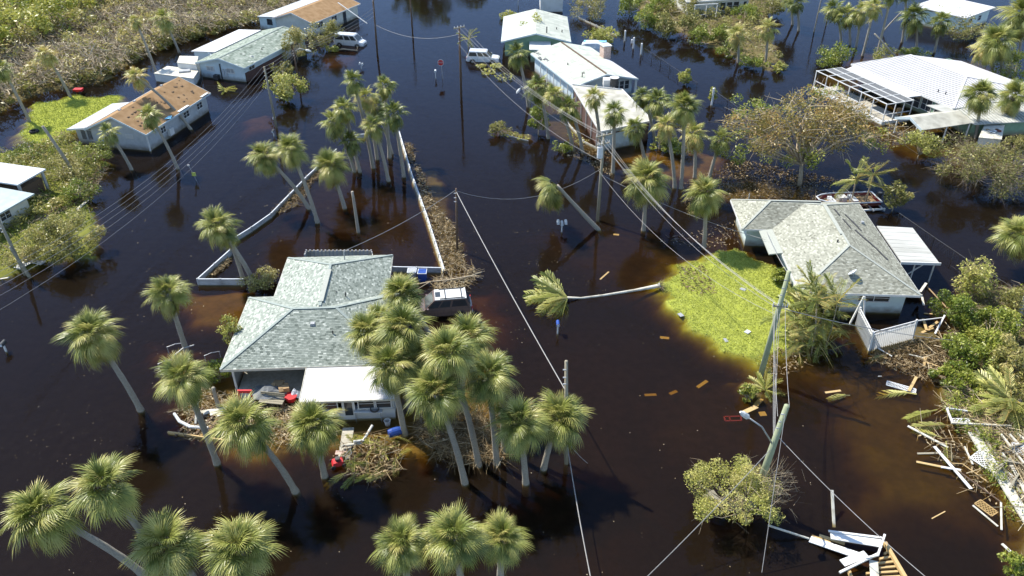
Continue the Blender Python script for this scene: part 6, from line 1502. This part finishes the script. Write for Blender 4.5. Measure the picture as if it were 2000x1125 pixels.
# broken white fence by the aqua house
def white_fence():
    a, b, c, d = P(1673, 634), P(1698, 684), P(1783, 661), P(1826, 652)
    r = empty('broken_white_fence', b, 'broken white privacy fence with lattice top, leaning corner, before the aqua house', 'fence')
    def panel(p, q, h, lat, n, lean):
        p = p - b; q = q - b; L = np.linalg.norm(q - p); u = (q - p) / L
        nr = np.array([-u[1], u[0], 0]); ln = nr * lean
        for k in range(n):
            s = p + (q - p) * k / n; e = p + (q - p) * ((k + 1) / n) - u * .008
            MB().bar((s + e) / 2 + [0, 0, -.3], (s + e) / 2 + ln * h + [0, 0, h - (.28 if lat else 0)], L / n - .008, .03, up=tuple(u)).build('board', M['white'], r)
        if lat:
            m = MB(); k = int(L / .14); t = (np.arange(k) / k)[:, None]; s = p + (q - p) * t + ln * (h - .28) + [0, 0, h - .26]
            m.sticks(s, s + u * .24 + [0, 0, .24] + ln * .24, .013, .013); m.sticks(s + u * .24, s + [0, 0, .24] + ln * .24, .013, .013); m.build('lattice', M['white'], r)
        for z in (h - .28, h):
            if lat or z == h: MB().bar(p + ln * z + [0, 0, z], q + ln * z + [0, 0, z], .06, .05).build('rail', M['white'], r)
        for x in (p, q): MB().bar(x + [0, 0, -.8], x + ln * h + [0, 0, h + .12], .12, .12).build('post', M['white'], r)
    panel(a, b, 1.55, True, 14, -.05); panel(b, c, 1.55, True, 22, .12)
    e = P(1838, 640); t = np.array([0, .1, 1.45])
    MB().bar(c - b + [0, .18, 1.55], e - b + [0, .3, .75], .07, .07).build('rail', M['white'], r)
    MB().bar(d - b, e - b + [.2, .4, .9], .13, .13).build('post', M['white'], r)
    MB().bar(a - b + [-.5, .1, 0], a - b + [.1, .3, 2.5], .11, .11).build('post', M['white'], r)
    MB().bar(a - b + [.6, .1, 0], a - b + [.15, .3, 2.45], .11, .11).build('post', M['white'], r)
white_fence()

# ---------------------------------------------------------------- signs and mailboxes
def text(s, size, m_, parent, M4, name='lettering'):
    cu = bpy.data.curves.new(name, 'FONT'); cu.body = s; cu.size = size; cu.align_x = 'CENTER'; cu.align_y = 'CENTER'; cu.extrude = .004
    cu.materials.append(m_); o = bpy.data.objects.new(name + '_curve', cu); col.objects.link(o)
    me = bpy.data.meshes.new_from_object(o.evaluated_get(bpy.context.evaluated_depsgraph_get())); bpy.data.objects.remove(o); bpy.data.curves.remove(cu)
    o = bpy.data.objects.new(name, me); col.objects.link(o); o.parent = parent; o.matrix_local = M4; return o
p = P(866, 153); r = empty('stop_sign', p, 'red octagonal stop sign on a thin post standing in the flooded junction', 'stop sign')
MB().tube([[0, 0, -1], [-.25, 0, 2.4]], .035, 6).build('post', M['grey'], r)
oc = [[.42 / math.cos(math.pi / 8) * math.cos(math.pi / 8 + k * math.pi / 4) - .27, -.06, 2.25 + .42 / math.cos(math.pi / 8) * math.sin(math.pi / 8 + k * math.pi / 4)] for k in range(8)]
def plate(poly, m_, name, parent, th=.02, push=0.0):
    q = np.array(poly); q[:, 1] -= push; m = MB(); k = len(q); m.add(np.vstack([q, q + [0, th, 0]]), [list(range(k)), [k + i for i in range(k)][::-1]] + [[(i + 1) % k, i, k + i, k + (i + 1) % k] for i in range(k)]); return m.build(name, m_, parent)
plate(oc, M['white'], 'border', r); ctr = np.mean(oc, 0); plate((np.array(oc) - ctr) * [.9, 1, .9] + ctr, M['red'], 'face', r, push=.006)
text('STOP', .30, M['white'], r, Matrix.Translation((ctr[0], ctr[1] - .03, ctr[2])) @ Matrix.Rotation(math.pi / 2, 4, 'X'))
p = P(388, 353); r = empty('street_sign', p, 'small lime sign on a bent post in the left street', 'sign')
MB().tube([[0, 0, -1], [-.45, 0, 1.0], [-.7, 0, 1.75]], .03, 6).build('post', M['grey'], r); MB().box((-.32, -.06, .78), (.42, .03, .42)).build('plate', M['yellow'], r); MB().box((-.7, 0, 1.78), (.2, .1, .1)).build('reflector', M['white'], r)
def mailbox(px, label, m_='white', n=1, h=1.0, top=None, post='white'):
    p = P(*px); r = empty('mailbox', p, label, 'mailbox', None)
    MB().box((0, 0, h / 2 - .4), (.11, .11, h + .8)).build('post', M[post], r)
    for k in range(n):
        x = (k - (n - 1) / 2) * .36; z = h + (.12 if k % 2 == 0 else .0)
        bx = MB(); ang = np.linspace(0, math.pi, 7); prof = [[x + .13 * math.cos(t), z + .16 + .13 * math.sin(t)] for t in ang] + [[x - .13, z], [x + .13, z]]
        V = [[a, -.28, b] for a, b in prof] + [[a, .28, b] for a, b in prof]; k9 = len(prof)
        bx.add(V, [list(range(k9)), [k9 + i for i in range(k9)][::-1]] + [[(i + 1) % k9, i, k9 + i, k9 + (i + 1) % k9] for i in range(k9)]); bx.build('box', M[top or m_], r)
        MB().box((x, -.3, z + .13), (.2, .02, .2)).build('door', M['canvas'], r)
mailbox((1097, 452), 'white post with three clustered white mailboxes beside the leaning palm', n=3, h=.75)
mailbox((1089, 651), 'mailbox with a blue top on a white post near the fallen palm', 'white', 1, .7, 'blue')
mailbox((851, 153), 'single white mailbox left of the stop sign', n=1, h=.8)
mailbox((706, 134), 'white mailbox pair far out above the fenced palm cluster', n=2, h=.5, top='grey')
mailbox((537, 240), 'pale mailbox by the foot of the thin grey pole', n=1, h=.4)
mailbox((535, 266), 'dark mailbox just in front of the pale one by the thin grey pole', n=1, h=.4, top='dark')
mailbox((12, 686), 'dark topped mailbox at the left edge of the frame', n=1, h=.5, top='dark')

# ---------------------------------------------------------------- household things and wreckage
def simple(name, px, z, label, cat, build, rz=0.0, group=None):
    p = P(px[0], px[1], z); r = empty(name, (p[0], p[1], z), label, cat, group, math.radians(rz)); build(r); return r
def bin_(m_):
    def f(r):
        MB().box((0, 0, .45), (.62, .66, 1.1), taper=1.18).build('body', M[m_], r); MB().box((0, .02, 1.02), (.78, .82, .06)).build('rim', M['canvas'], r); MB().box((0, .02, 1.06), (.66, .70, .03)).build('lid', M[m_], r)
        for x in (-.25, .25): MB().tube([[x - .05, .38, .1], [x + .05, .38, .1]], .12, 8).build('wheel', M['tyre'], r)
    return f
simple('trash_bin', (826, 550), -.25, 'blue wheeled bin behind the dark suv', 'bin', bin_('blue'))
simple('trash_bin', (806, 548), -.25, 'grey wheeled bin left of the blue one', 'bin', bin_('grey'))
def redframe(r):
    MB().box((0, .1, .6), (.75, .08, 1.0)).build('back_panel', M['greywall'], r)
    for x in (-.42, .42): MB().box((x, 0, .5), (.08, .1, 1.4)).build('leg', M['grey'], r)
    MB().box((0, -.02, 1.15), (.98, .14, .22)).build('top_bar', M['red'], r)
    for x in (-.42, .42): MB().box((x, -.07, .75), (.1, .04, .6)).build('side_bar', M['red'], r)
    MB().box((0, -.3, .4), (.7, .6, .08)).build('seat', M['greywall'], r)
simple('folding_chair', (484, 789), .3, 'red framed folding chair at the left end of the open porch', 'chair', redframe)
def bench(r):
    for y in (-.22, 0, .22): MB().box((0, y, .42), (1.7, .19, .05)).build('slat', M['wood'], r)
    for x in (-.75, .75): MB().box((x, 0, .2), (.08, .55, .42)).build('leg', M['darkwood'], r)
    for z in (.62, .8): MB().box((0, .3, z), (1.7, .04, .14)).build('back_slat', M['wood'], r)
simple('wooden_bench', (533, 791), .15, 'weathered wooden bench tipped at the porch edge', 'bench', bench, -8)
def heap(m_, w, d, h, n=9):
    def f(r):
        g = np.linspace(-1, 1, n); X_, Y_ = np.meshgrid(g, g); Z = h * np.exp(-(X_ ** 2 + Y_ ** 2) * 1.6) * (1 + .5 * rng.normal(0, .3, X_.shape)) + rng.normal(0, .03, X_.shape)
        i, j = np.meshgrid(np.arange(n - 1), np.arange(n - 1), indexing='ij'); q = (i * n + j).ravel()
        MB().add(np.column_stack([X_.ravel() * w / 2, Y_.ravel() * d / 2, np.maximum(Z.ravel(), -.05)]), [np.stack([q, q + 1, q + n + 1, q + n], 1)]).build('sheet', M[m_], r)
    return f
simple('tarpaulin', (528, 768), .5, 'grey tarpaulin heaped on the open porch floor', 'tarpaulin', heap('cloth', 2.4, 1.5, .55))
simple('white_sheet', (577, 772), .4, 'white sheet bundled beside the awning', 'sheet', heap('canvas', .8, .7, .5))
def carton(r):
    MB().box((0, 0, .25), (.7, .5, .5)).build('body', M['tan'], r); MB().box((-.2, -.3, .5), (.3, .25, .02), R=np.array(Matrix.Rotation(.6, 3, 'X'))).build('flap', M['tan'], r); MB().box((.2, .3, .52), (.3, .25, .02), R=np.array(Matrix.Rotation(-.5, 3, 'X'))).build('flap', M['tan'], r)
simple('carton', (556, 766), .5, 'brown carton on the porch behind the tarpaulin', 'carton', carton, 20); simple('carton', (545, 758), .5, 'dark brown carton by the porch back wall', 'carton', carton, -15)
simple('red_tub', (569, 782), .2, 'red plastic tub under the edge of the awning', 'tub', lambda r: (MB().tube([[0, 0, 0], [0, 0, .4]], [.3, .42], 14).build('body', M['red'], r), MB().tube([[0, 0, .4], [0, 0, .44]], .45, 14).build('rim', M['red'], r)))
def table(r):
    MB().box((0, 0, .72), (1.9, .8, .05)).build('table_top', M['canvas'], r)
    for x in (-.85, .85):
        for y in (-.32, .32): MB().box((x, y, .2), (.06, .06, 1.0)).build('leg', M['grey'], r)
simple('work_table', (722, 814), .05, 'pale work table before the awning room windows', 'table', table)
simple('tray', (708, 797), .80, 'black tray on the left of the pale work table', 'tray', lambda r: (MB().box((0, 0, .04), (.55, .38, .06)).build('base', M['dark'], r), MB().box((0, .19, .09), (.55, .03, .1)).build('edge', M['dark'], r)))
simple('hose_coil', (732, 801), .80, 'coiled dark hose on the right of the pale work table', 'hose', lambda r: [MB().tube([[.28 * math.cos(a), .28 * math.sin(a), .05 + .05 * k] for a in np.linspace(0, 6.28, 17)], .035, 5).build('coil', M['dark'], r) for k in range(3)])
simple('water_jug', (701, 808), .1, 'white jug standing left of the pale work table', 'jug', lambda r: (MB().tube([[0, 0, 0], [0, 0, .6], [0, 0, .75]], [.17, .17, .07], 10).build('body', M['canvas'], r), MB().tube([[0, 0, .75], [0, 0, .82]], .06, 8).build('cap', M['blue'], r)))
simple('bucket', (757, 828), 0, 'white bucket floating right of the work table', 'bucket', lambda r: (MB().tube([[0, 0, -.1], [0, 0, .32]], [.17, .22], 14, cap=False).build('body', M['white'], r), MB().tube([[.22 * math.cos(a), .22 * math.sin(a), .32] for a in np.linspace(0, 6.28, 17)], .02, 5).build('rim', M['white'], r)))
simple('barrel', (772, 848), .1, 'dark blue barrel lying on its side by the frond heap', 'barrel', lambda r: (MB().tube([[-.45, 0, .2], [-.2, 0, .2], [.2, 0, .2], [.45, 0, .2]], [.27, .31, .31, .27], 14).build('body', M['blue'], r), MB().tube([[.45, 0, .2], [.48, 0, .2]], .2, 12).build('lid', M['grey'], r)), 25)
def mower(r):
    MB().box((0, 0, .28), (.8, .62, .26), taper=.75).build('deck', M['red'], r); MB().tube([[0, 0, .4], [0, 0, .62]], .16, 10).build('engine', M['dark'], r)
    for x in (-.34, .34):
        for y in (-.34, .34): MB().tube([[x, y - .04, .16], [x, y + .04, .16]], .15, 10).build('wheel', M['tyre'], r)
    MB().tube([[-.35, -.2, .35], [-.9, -.2, .9], [-.9, .2, .9], [-.35, .2, .35]], .02, 5).build('handle', M['grey'], r)
simple('lawn_mower', (661, 908), 0, 'red lawn mower half sunk beside the frond heap', 'lawn mower', mower, 200)
simple('paving_slab', (676, 868), -.02, 'mossy concrete strip beside the frond heap', 'paving', lambda r: [MB().box((0, -1.0 + k * .72, .0), (.75, .70, .14)).build('slab', M['concrete'], r) for k in range(4)], 4)
simple('brick_step', (668, 888), -.02, 'small reddish brick step at the end of the concrete strip', 'step', lambda r: [MB().box((-.3 + .3 * i, .12 * j, .02), (.28, .11, .12)).build('brick', M['brickchim'], r) for i in range(3) for j in range(3)])
def ypipe(r):
    MB().tube([[0, 0, .1], [.5, 1.4, .35]], .09, 8).build('stem', M['white'], r); MB().tube([[0, 0, .1], [-1.2, -.35, .2]], .10, 8).build('branch', M['oldwhite'], r); MB().tube([[.1, .1, .25], [-.5, -.1, .35]], .08, 8).build('branch', M['white'], r)
simple('pipe_wreck', (707, 868), .1, 'white Y shaped broken pipe frame over the concrete strip', 'pipe frame', ypipe)
# collapsed dock left of the porch
def dock(r):
    for k in range(6): MB().bar((-1.6 + .62 * k, -1.0, .02), (-.6 + .62 * k, 1.6, .12), .14, .2).build('joist', M['darkwood'], r)
    MB().bar((-2.2, -.7, .02), (2.3, -1.5, -.05), .1, .3).build('rim_joist', M['timber'], r)
    for k in range(4): MB().bar((-.9 + .5 * k, 1.1 - .1 * k, .2), (.9 + .4 * k, 1.4 + .25 * k, .26), .28, .04).build('plank', M['oldwhite'], r)
    MB().bar((-.4, -.4, -.06), (2.6, .8, -.05), 1.6, .05).build('deck_sheet', M['timber'], r)
    MB().tube([[-2.3, .9, .3], [-1.7, .2, .22], [-.8, -.3, .2], [.4, -.4, .2]], [.10, .11, .11, .10], 8).build('pipe', M['white'], r)
    MB().bar((-.6, .1, .1), (-.7, 1.6, 1.3), .12, .3).build('board', M['oldwhite'], r); MB().bar((1.6, .6, .2), (2.7, 2.2, .5), .08, .1).build('rail', M['white'], r)
simple('collapsed_dock', (400, 832), 0, 'collapsed wooden dock under amber water beside the porch', 'dock', dock)
def hoop(p, q, h, label, px):
    def f(r): MB().tube([[0, 0, -.6], [0, 0, h], [(q - p) * .5, .2, h + .12], [q - p, .5, h], [q - p, .5, -.6]], .035, 6).build('tube', M['grey'], r)
    simple('ladder_rail', px, 0, label, 'handrail', f)
hoop(0, 1.0, .55, 'bent grey pool ladder rail standing alone left of the others', (312, 722)); hoop(0, 1.1, .6, 'grey ladder rail behind the dock palm crown', (330, 690)); hoop(0, .95, .5, 'grey ladder rail beside the dark corner shrub', (402, 705))
def hose_arc(r): MB().tube([[0, 0, 0], [.3, .5, .5], [.9, 1.1, .8], [1.6, 1.5, .8]], .05, 7).build('tube', M['grey'], r)
simple('bent_pipe', (328, 715), 0, 'curved grey pipe rising beside the tall neat palm', 'pipe', hose_arc)
# boards, planks and loose sheets
def plank(a, b, w_, m_, label, z0=.06, z1=None, th=.05, group=None, name='plank', cat='plank'):
    p = P(a[0], a[1], z0); q = P(b[0], b[1], z0 if z1 is None else z1)
    m = MB().bar(p, q, w_, th); return tag(m.build(name, M[m_], None, org=(p + q) / 2), label, cat, group)
GP = 'sunken orange planks in the street'
for a, b, w_, m_, z, lab in [
    ((1612, 767), (1642, 763), .18, 'timber', .03, 'yellow plank floating right of the wires'),
    ((1289, 659), (1307, 661), .30, 'timber', -.22, 'short orange plank sunk below the lawn edge'),
    ((1362, 757), (1381, 744), .26, 'timber', -.26, 'orange plank sunk in the street, tilted up to the right'),
    ((1308, 770), (1322, 764), .26, 'timber', -.36, 'dim red plank sunk between two others'),
    ((1259, 772), (1282, 771), .24, 'timber', -.34, 'dim red plank sunk farthest left in the street'),
    ((1483, 809), (1496, 808), .42, 'timber', -.2, 'small square orange board by the street lamp'),
    ((1172, 546), (1189, 531), .14, 'timber', -.04, 'thin orange plank floating above the fallen palm'),
    ((1198, 458), (1209, 459), .3, 'timber', -.1, 'small orange board beside the transformer pole'),
    ((1452, 806), (1478, 794), .34, 'timber', .02, 'bent orange board by the foot of the green grey pole'),
    ((1474, 794), (1487, 779), .34, 'timber', -.12, 'orange board end sunk beside the bent one'),
    ((1773, 832), (1852, 874), .17, 'oldwhite', .12, 'pale timber with an orange end by the wrecked dock'),
    ((1825, 872), (1897, 955), .19, 'white', .16, 'long white plank slanting across the shallow water'),
    ((1790, 902), (1850, 914), .17, 'timber', .08, 'cream plank crossing under the long white one'),
    ((1838, 912), (1876, 918), .15, 'white', .18, 'short white plank crossing the long one'),
    ((1792, 886), (1836, 885), .14, 'wood', .06, 'grey plank left of the long white one'),
    ((1884, 872), (1900, 907), .10, 'oldwhite', .1, 'thin cream lath beside the torn lattice'),
    ((1860, 905), (1880, 906), .05, 'timber', .15, 'thin bent batten start near the white planks'),
    ((1880, 906), (1930, 942), .05, 'timber', .15, 'thin long batten running towards the lattice'),
    ((1872, 920), (1957, 982), .07, 'darkwood', .2, 'dark thin rail below the long white plank'),
    ((1955, 980), (1956, 1035), .10, 'oldwhite', .2, 'white rail end dropping from the dark thin rail'),
    ((1900, 987), (1949, 1028), .10, 'oldwhite', .08, 'pale lath floating left of the orange lattice'),
    ((1957, 1062), (2003, 1105), .16, 'oldwhite', .1, 'cream plank at the lower right corner'),
    ((1820, 1013), (1846, 999), .06, 'timber', .03, 'thin orange stick alone in the olive shallows'),
    ((1715, 735), (1722, 735), .05, 'oldwhite', .1, 'tiny pale chip below the white fence'),
    ((1775, 692), (1808, 700), .10, 'oldwhite', .1, 'pale stick at the top of the fence litter'),
    ((1804, 716), (1808, 697), .18, 'timber', .12, 'upright cream board in the fence litter'),
    ((1808, 707), (1836, 717), .13, 'timber', .14, 'slanting cream board in the fence litter'),
    ((1805, 700), (1820, 720), .13, 'timber', .1, 'short cream board crossing in the fence litter'),
    ((1775, 764), (1790, 736), .2, 'timber', .15, 'cream board leaning up by the floating lattice'),
    ((1805, 612), (1827, 614), .12, 'timber', .05, 'yellow stick floating in front of the carport shadow'),
    ((1803, 622), (1810, 645), .2, 'timber', .1, 'orange board by the leaning fence post'),
    ((1815, 640), (1832, 628), .2, 'timber', .05, 'second orange board by the leaning fence post'),
    ((1800, 650), (1822, 640), .2, 'timber', .0, 'orange board half sunk under the fence rail'),
    ((1715, 680), (1742, 696), .09, 'white', .08, 'white rail lying below the fence panel'),
    ((1797, 570), (1809, 553), .2, 'oldwhite', 1.2, 'white gutter piece hanging at the roof corner'),
    ((1800, 575), (1804, 596), .16, 'oldwhite', .8, 'white downpipe piece dangling at the roof corner'),
    ((1811, 560), (1850, 602), .09, 'tan', .1, 'brown branch pole lying beyond the roof corner'),
    ((150, 410), (171, 391), .3, 'oldwhite', .2, 'pale beam lying on the left bank'),
    ((32, 524), (64, 506), .9, 'white', .25, 'white panel lying under the left bank bush'),
    ((66, 510), (84, 514), .6, 'white', .25, 'small white panel beside the larger one on the left bank'),
    ((0, 545), (18, 542), .15, 'oldwhite', .05, 'pale stick at the left edge waterline'),
    ((1326, 612), (1333, 618), .35, 'grey', .10, 'dark shingle scrap on the lawn edge'),
    ((1446, 563), (1456, 567), .35, 'grey', .12, 'dark shingle scrap in the middle of the lawn'),
    ((1415, 661), (1420, 668), .25, 'grey', .12, 'faded shingle scrap near the white scrap'),
    ((1456, 646), (1464, 650), .45, 'white', .13, 'white scrap lying on the bright lawn'),
]:
    plank(a, b, w_, m_, lab, z)
plank((1625, 957), (1629, 1030), .14, 'oldwhite', 'white pole standing slantwise behind the wrecked deck', 1.2, -.2, th=.12)
plank((1500, 1026), (1580, 1052), .09, 'oldwhite', 'white rail running from the uprooted tree to the wrecked deck', .7, .05, th=.08)
plank((1382, 962), (1400, 985), .9, 'wood', 'grey slatted board sunk left of the uprooted tree', .15, -.1)
def frame_(r):
    for a, b in (((0, 0), (1.15, .05)), ((0, -.42), (1.1, -.38)), ((0, 0), (0, -.42)), ((.35, .01), (.36, -.42)), ((1.15, .05), (1.1, -.38))): MB().bar((*a, 0), (*b, 0), .1, .05).build('frame_bar', M['hull'], r)
simple('sunken_frame', (1414, 814), -.16, 'red rectangular frame sunk left of the street lamp', 'frame', frame_)
# wrecked deck at the bottom
def wreck():
    o = P(1690, 1080); r = empty('wrecked_deck', o, 'wrecked timber deck with white boards cut by the bottom edge', 'wrecked deck')
    def b(a, c, z0, z1, w_, m_, n_, th=.05): MB().bar(P(a[0], a[1], z0) - o, P(c[0], c[1], z1) - o, w_, th).build(n_, M[m_], r)
    b((1622, 1045), (1722, 1062), .55, .6, .55, 'white', 'board'); b((1618, 1037), (1722, 1050), .62, .68, .12, 'white', 'board')
    b((1582, 1053), (1690, 1090), .05, .5, .48, 'white', 'board'); b((1600, 1046), (1650, 1062), -.02, .1, .22, 'timber', 'board'); b((1584, 1051), (1620, 1064), -.04, .06, .50, 'timber', 'board')
    b((1645, 1100), (1692, 1082), .45, .5, .45, 'white', 'board'); b((1640, 1118), (1714, 1082), .5, .55, .12, 'white', 'rail', .1); b((1714, 1085), (1728, 1044), .55, .8, .12, 'white', 'rail', .1); b((1690, 1090), (1716, 1084), .6, .64, .1, 'white', 'rail', .1)
    b((1728, 1060), (1775, 1140), .15, .2, .2, 'timber', 'beam', .2); b((1658, 1115), (1670, 1150), .1, .1, .14, 'timber', 'beam', .2); b((1706, 1095), (1710, 1150), .35, .3, .45, 'oldwhite', 'board')
    for k in range(9):
        y = 1080 + k * 9.5; b((1718 - (k - 1) * 9 if k < 6 else 1662, y + 3), (1733 + k * 5, y - 1), .0, .02, .12, 'timber', 'joist', .16)
    b((1668, 1135), (1765, 1128), -.35, -.35, 2.2, 'brick', 'sunken_sheet', .05)
wreck()
# torn lattice and the long pale beam of the wrecked dock on the right bank
def lattice(px, w_, h_, label, rz, z=.2, tilt=0.0, m_='white'):
    def f(r):
        m = MB(); k = int((w_ + h_) / .16)
        for i in range(k):
            for s in (1, -1):
                c = -h_ / 2 + (i - k / 2) * .16 * 1.0; xs = np.array([-w_ / 2, w_ / 2]); a0 = (i - k / 2 + .5) * .20
                p_ = np.array([a0 - h_ / 2 * s, -h_ / 2]); q_ = np.array([a0 + h_ / 2 * s, h_ / 2])
                t0, t1 = 0.0, 1.0; d0 = q_[0] - p_[0]
                lo, hi = sorted(((-w_ / 2 - p_[0]) / d0, (w_ / 2 - p_[0]) / d0)); t0 = max(t0, lo); t1 = min(t1, hi)
                if t1 - t0 < .05: continue
                A_ = p_ + (q_ - p_) * t0; B2 = p_ + (q_ - p_) * t1
                m.bar((A_[0], A_[1], .012 * s), (B2[0], B2[1], .012 * s), .05, .012)
        m.build('lattice', M[m_], r)
        for y in (-h_ / 2, h_ / 2): MB().bar((-w_ / 2, y, 0), (w_ / 2, y, 0), .06, .05).build('frame', M[m_], r)
        for x in (-w_ / 2, w_ / 2): MB().bar((x, -h_ / 2, 0), (x, h_ / 2, 0), .06, .05).build('frame', M[m_], r)
        r.rotation_euler = (tilt, 0, math.radians(rz))
    simple('lattice_panel', px, z, label, 'lattice', f)
lattice((1924, 900), 1.4, .9, 'white lattice panel tipped against the pale beam', -58, .35, .25)
lattice((1966, 930), 1.8, .6, 'white lattice strip right of the pale beam', -60, .35, .2)
lattice((1760, 756), 1.9, .5, 'narrow lattice strip floating off the wrecked dock', -28, .06)
lattice((1926, 992), 1.1, .6, 'orange tinted lattice piece half sunk below the pale beam', -60, -.04, 0, 'timber')
lattice((1995, 878), 1.0, .8, 'white lattice corner at the right edge', -20, .5, .2)
lattice((1876, 822), 1.2, .35, 'white lattice end beneath the long fronds', 0, .5, .2)
def big_dock(r):
    o = P(1945, 930)
    def b(a, c, z0, z1, w_, m_, n_, th=.1): MB().bar(P(a[0], a[1], z0) - o, P(c[0], c[1], z1) - o, w_, th).build(n_, M[m_], r)
    b((1900, 845), (2010, 1020), .35, .4, .62, 'oldwhite', 'deck_board', .12); b((1913, 842), (2020, 1005), .34, .38, .14, 'wood', 'beam', .16)
    for a, c in (((1955, 848), (2000, 905)), ((1972, 848), (2010, 890)), ((1985, 845), (2015, 870)), ((1958, 885), (2005, 960)), ((1975, 905), (2010, 980))): b(a, c, .5, .5, .1, 'oldwhite', 'joist')
    for a, c in (((1972, 873), (2002, 866)), ((1956, 890), (1985, 905)), ((1945, 915), (1975, 895)), ((1972, 952), (1990, 925)), ((1940, 930), (1962, 905)), ((1960, 900), (2000, 907)), ((1905, 835), (1915, 850))): b(a, c, .7, .6, .1, 'wood', 'brace')
    b((1849, 797), (1860, 825), .6, .6, .1, 'white', 'rail'); b((1858, 826), (1975, 832), .6, .55, .12, 'oldwhite', 'rail'); b((1848, 797), (1890, 803), .6, .6, .08, 'white', 'rail')
simple('wrecked_dock', (1945, 930), 0, 'wrecked dock of pale boards and joists along the right bank', 'dock', big_dock)
plank((1985, 636), (2012, 560), .42, 'oldwhite', 'thick pale broken trunk leaning at the right edge', .2, 3.0, th=.42, name='broken_tree', cat='tree trunk')
# tyre and red cart on the small lawn
simple('tyre', (67, 258), .1, 'black tyre lying on the small left lawn', 'tyre', lambda r: MB().tube([[.42 * math.cos(a), .42 * math.sin(a), .1] for a in np.linspace(0, 6.283, 19)], .15, 7).build('ring', M['tyre'], r))
simple('garden_cart', (155, 182), .1, 'small red cart at the top of the left lawn', 'cart', lambda r: (MB().box((0, 0, .45), (1.0, .7, .35), taper=1.15).build('tray', M['red'], r), [MB().tube([[x, s * .42, .2], [x, s * .48, .2]], .2, 10).build('wheel', M['tyre'], r) for x in (-.35, .35) for s in (-1, 1)]))
# fallen branch by the van, and the lamp fallen from the brown roof
p = P(625, 2, 2.6)
plank((660, 5), (717, 46), .12, 'white', 'fallen white lamp post leaning from the top brown roof into the water', 3.2, .9, th=.12, name='fallen_lamp_post', cat='lamp post')
def yb(r):
    MB().tube([[-1.5, 0, .1], [0, .1, .3], [2.2, -.1, .15]], [.07, .12, .06], 7).build('limb', M['limb'], r, smooth=True); MB().tube([[2.0, -.1, .15], [2.3, 0, .8]], .04, 6).build('twig', M['limb'], r)
    foliage(np.array([[-2.0, -.1, .3], [-1.5, .2, .35], [-2.5, .2, .3], [-1.2, -.3, .4]]), np.full(4, .6), 260, .2, .7).build('leaves', M['lime'], r)
simple('fallen_branch', (672, 100), 0, 'fallen branch with yellow leaves in front of the white van', 'branch', yb, -4)
def lb(r):
    MB().tube([[-2.6, -.6, .2], [-1.2, -.2, .25], [.3, 0, .3], [2.2, .55, .35], [3.2, 1.0, .5]], [.05, .07, .09, .08, .05], 7).build('limb', M['limb'], r, smooth=True)
    for a, b in (((-1.2, -.2, .25), (-2.3, -1.4, .2)), ((.3, 0, .3), (-.6, -.9, .2)), ((2.2, .55, .35), (3.0, .2, .6))): MB().tube([a, b], [.05, .025], 6).build('branch', M['limb'], r)
simple('fallen_branch', (868, 553), 0, 'long pale branch lying behind the dark suv', 'branch', lb)
# yellow floating leaves by the white suv
foli = foliage(np.array([P(955, 140, .2), P(985, 150, .2), P(970, 128, .3), P(940, 128, .2)]), np.array([1.2, 1.5, 1.0, .7]), 420, .2, .72, .25)
tag(foli.build('floating_leaves', M['lime'], None), 'yellow leaves floating around the white suv', kind='stuff')
foli = foliage(np.array([P(1000, 262, .15), P(1022, 268, .15), P(1120, 262, .2), P(1135, 275, .2)]), np.full(4, .9), 300, .13, .6, .25)
tag(foli.build('floating_leaves', M['lime'], None), 'yellowed leaves floating by the garden edgings', kind='stuff')
simple('yellow_mound', (993, 38), 0, 'round yellow green bush at the left of the pale sheet roof', 'shrub', lambda r: (foliage(np.array([[0, 0, .8], [-.8, .2, .6], [.7, .4, .7]]), np.array([1.0, .8, .8]), 700, .16, .75).build('crown', M['lime'], r), MB().tube([[0, 0, -.5], [0, 0, .8]], .08, 6).build('trunk', M['limb'], r)))
def agave(px, label, s=.8, leaf='lime'):
    def f(r):
        for q in range(16): put(random.choice(PINL if leaf == 'lime' else PIN), 'leaf', r, Matrix.Rotation(q * 2.4, 4, 'Z') @ Matrix.Rotation(-math.radians(random.uniform(8, 65)), 4, 'Y') @ Matrix.Scale(s * random.uniform(.8, 1.2), 4))
    simple('small_palm', px, 0, label, 'palm plant', f)
agave((1495, 762), 'small spiky plant at the foot of the green grey pole', 1.3); agave((440, 178), 'small palm tuft at the front of the mottled roof house', 1.4); agave((1520, 136), 'spiky plant at the tip of the canal bank', 1.2)
# trees beyond the far end of the street, seen mirrored in the water
for x, y, h, lab in ((-17, 178, 11, 'tall dark tree beyond the top edge, mirrored left in the far water'), (-9, 186, 9, 'dark tree beyond the top edge, mirrored in the far water'), (-24, 190, 12, 'broad dark tree beyond the top edge behind the other two')):
    plant('far_tree', (x, y, 0), (x, y, h * .62), 4.5, 4, h * .36, lab, 'tree', 'green', 1400, .45, 26, .3)
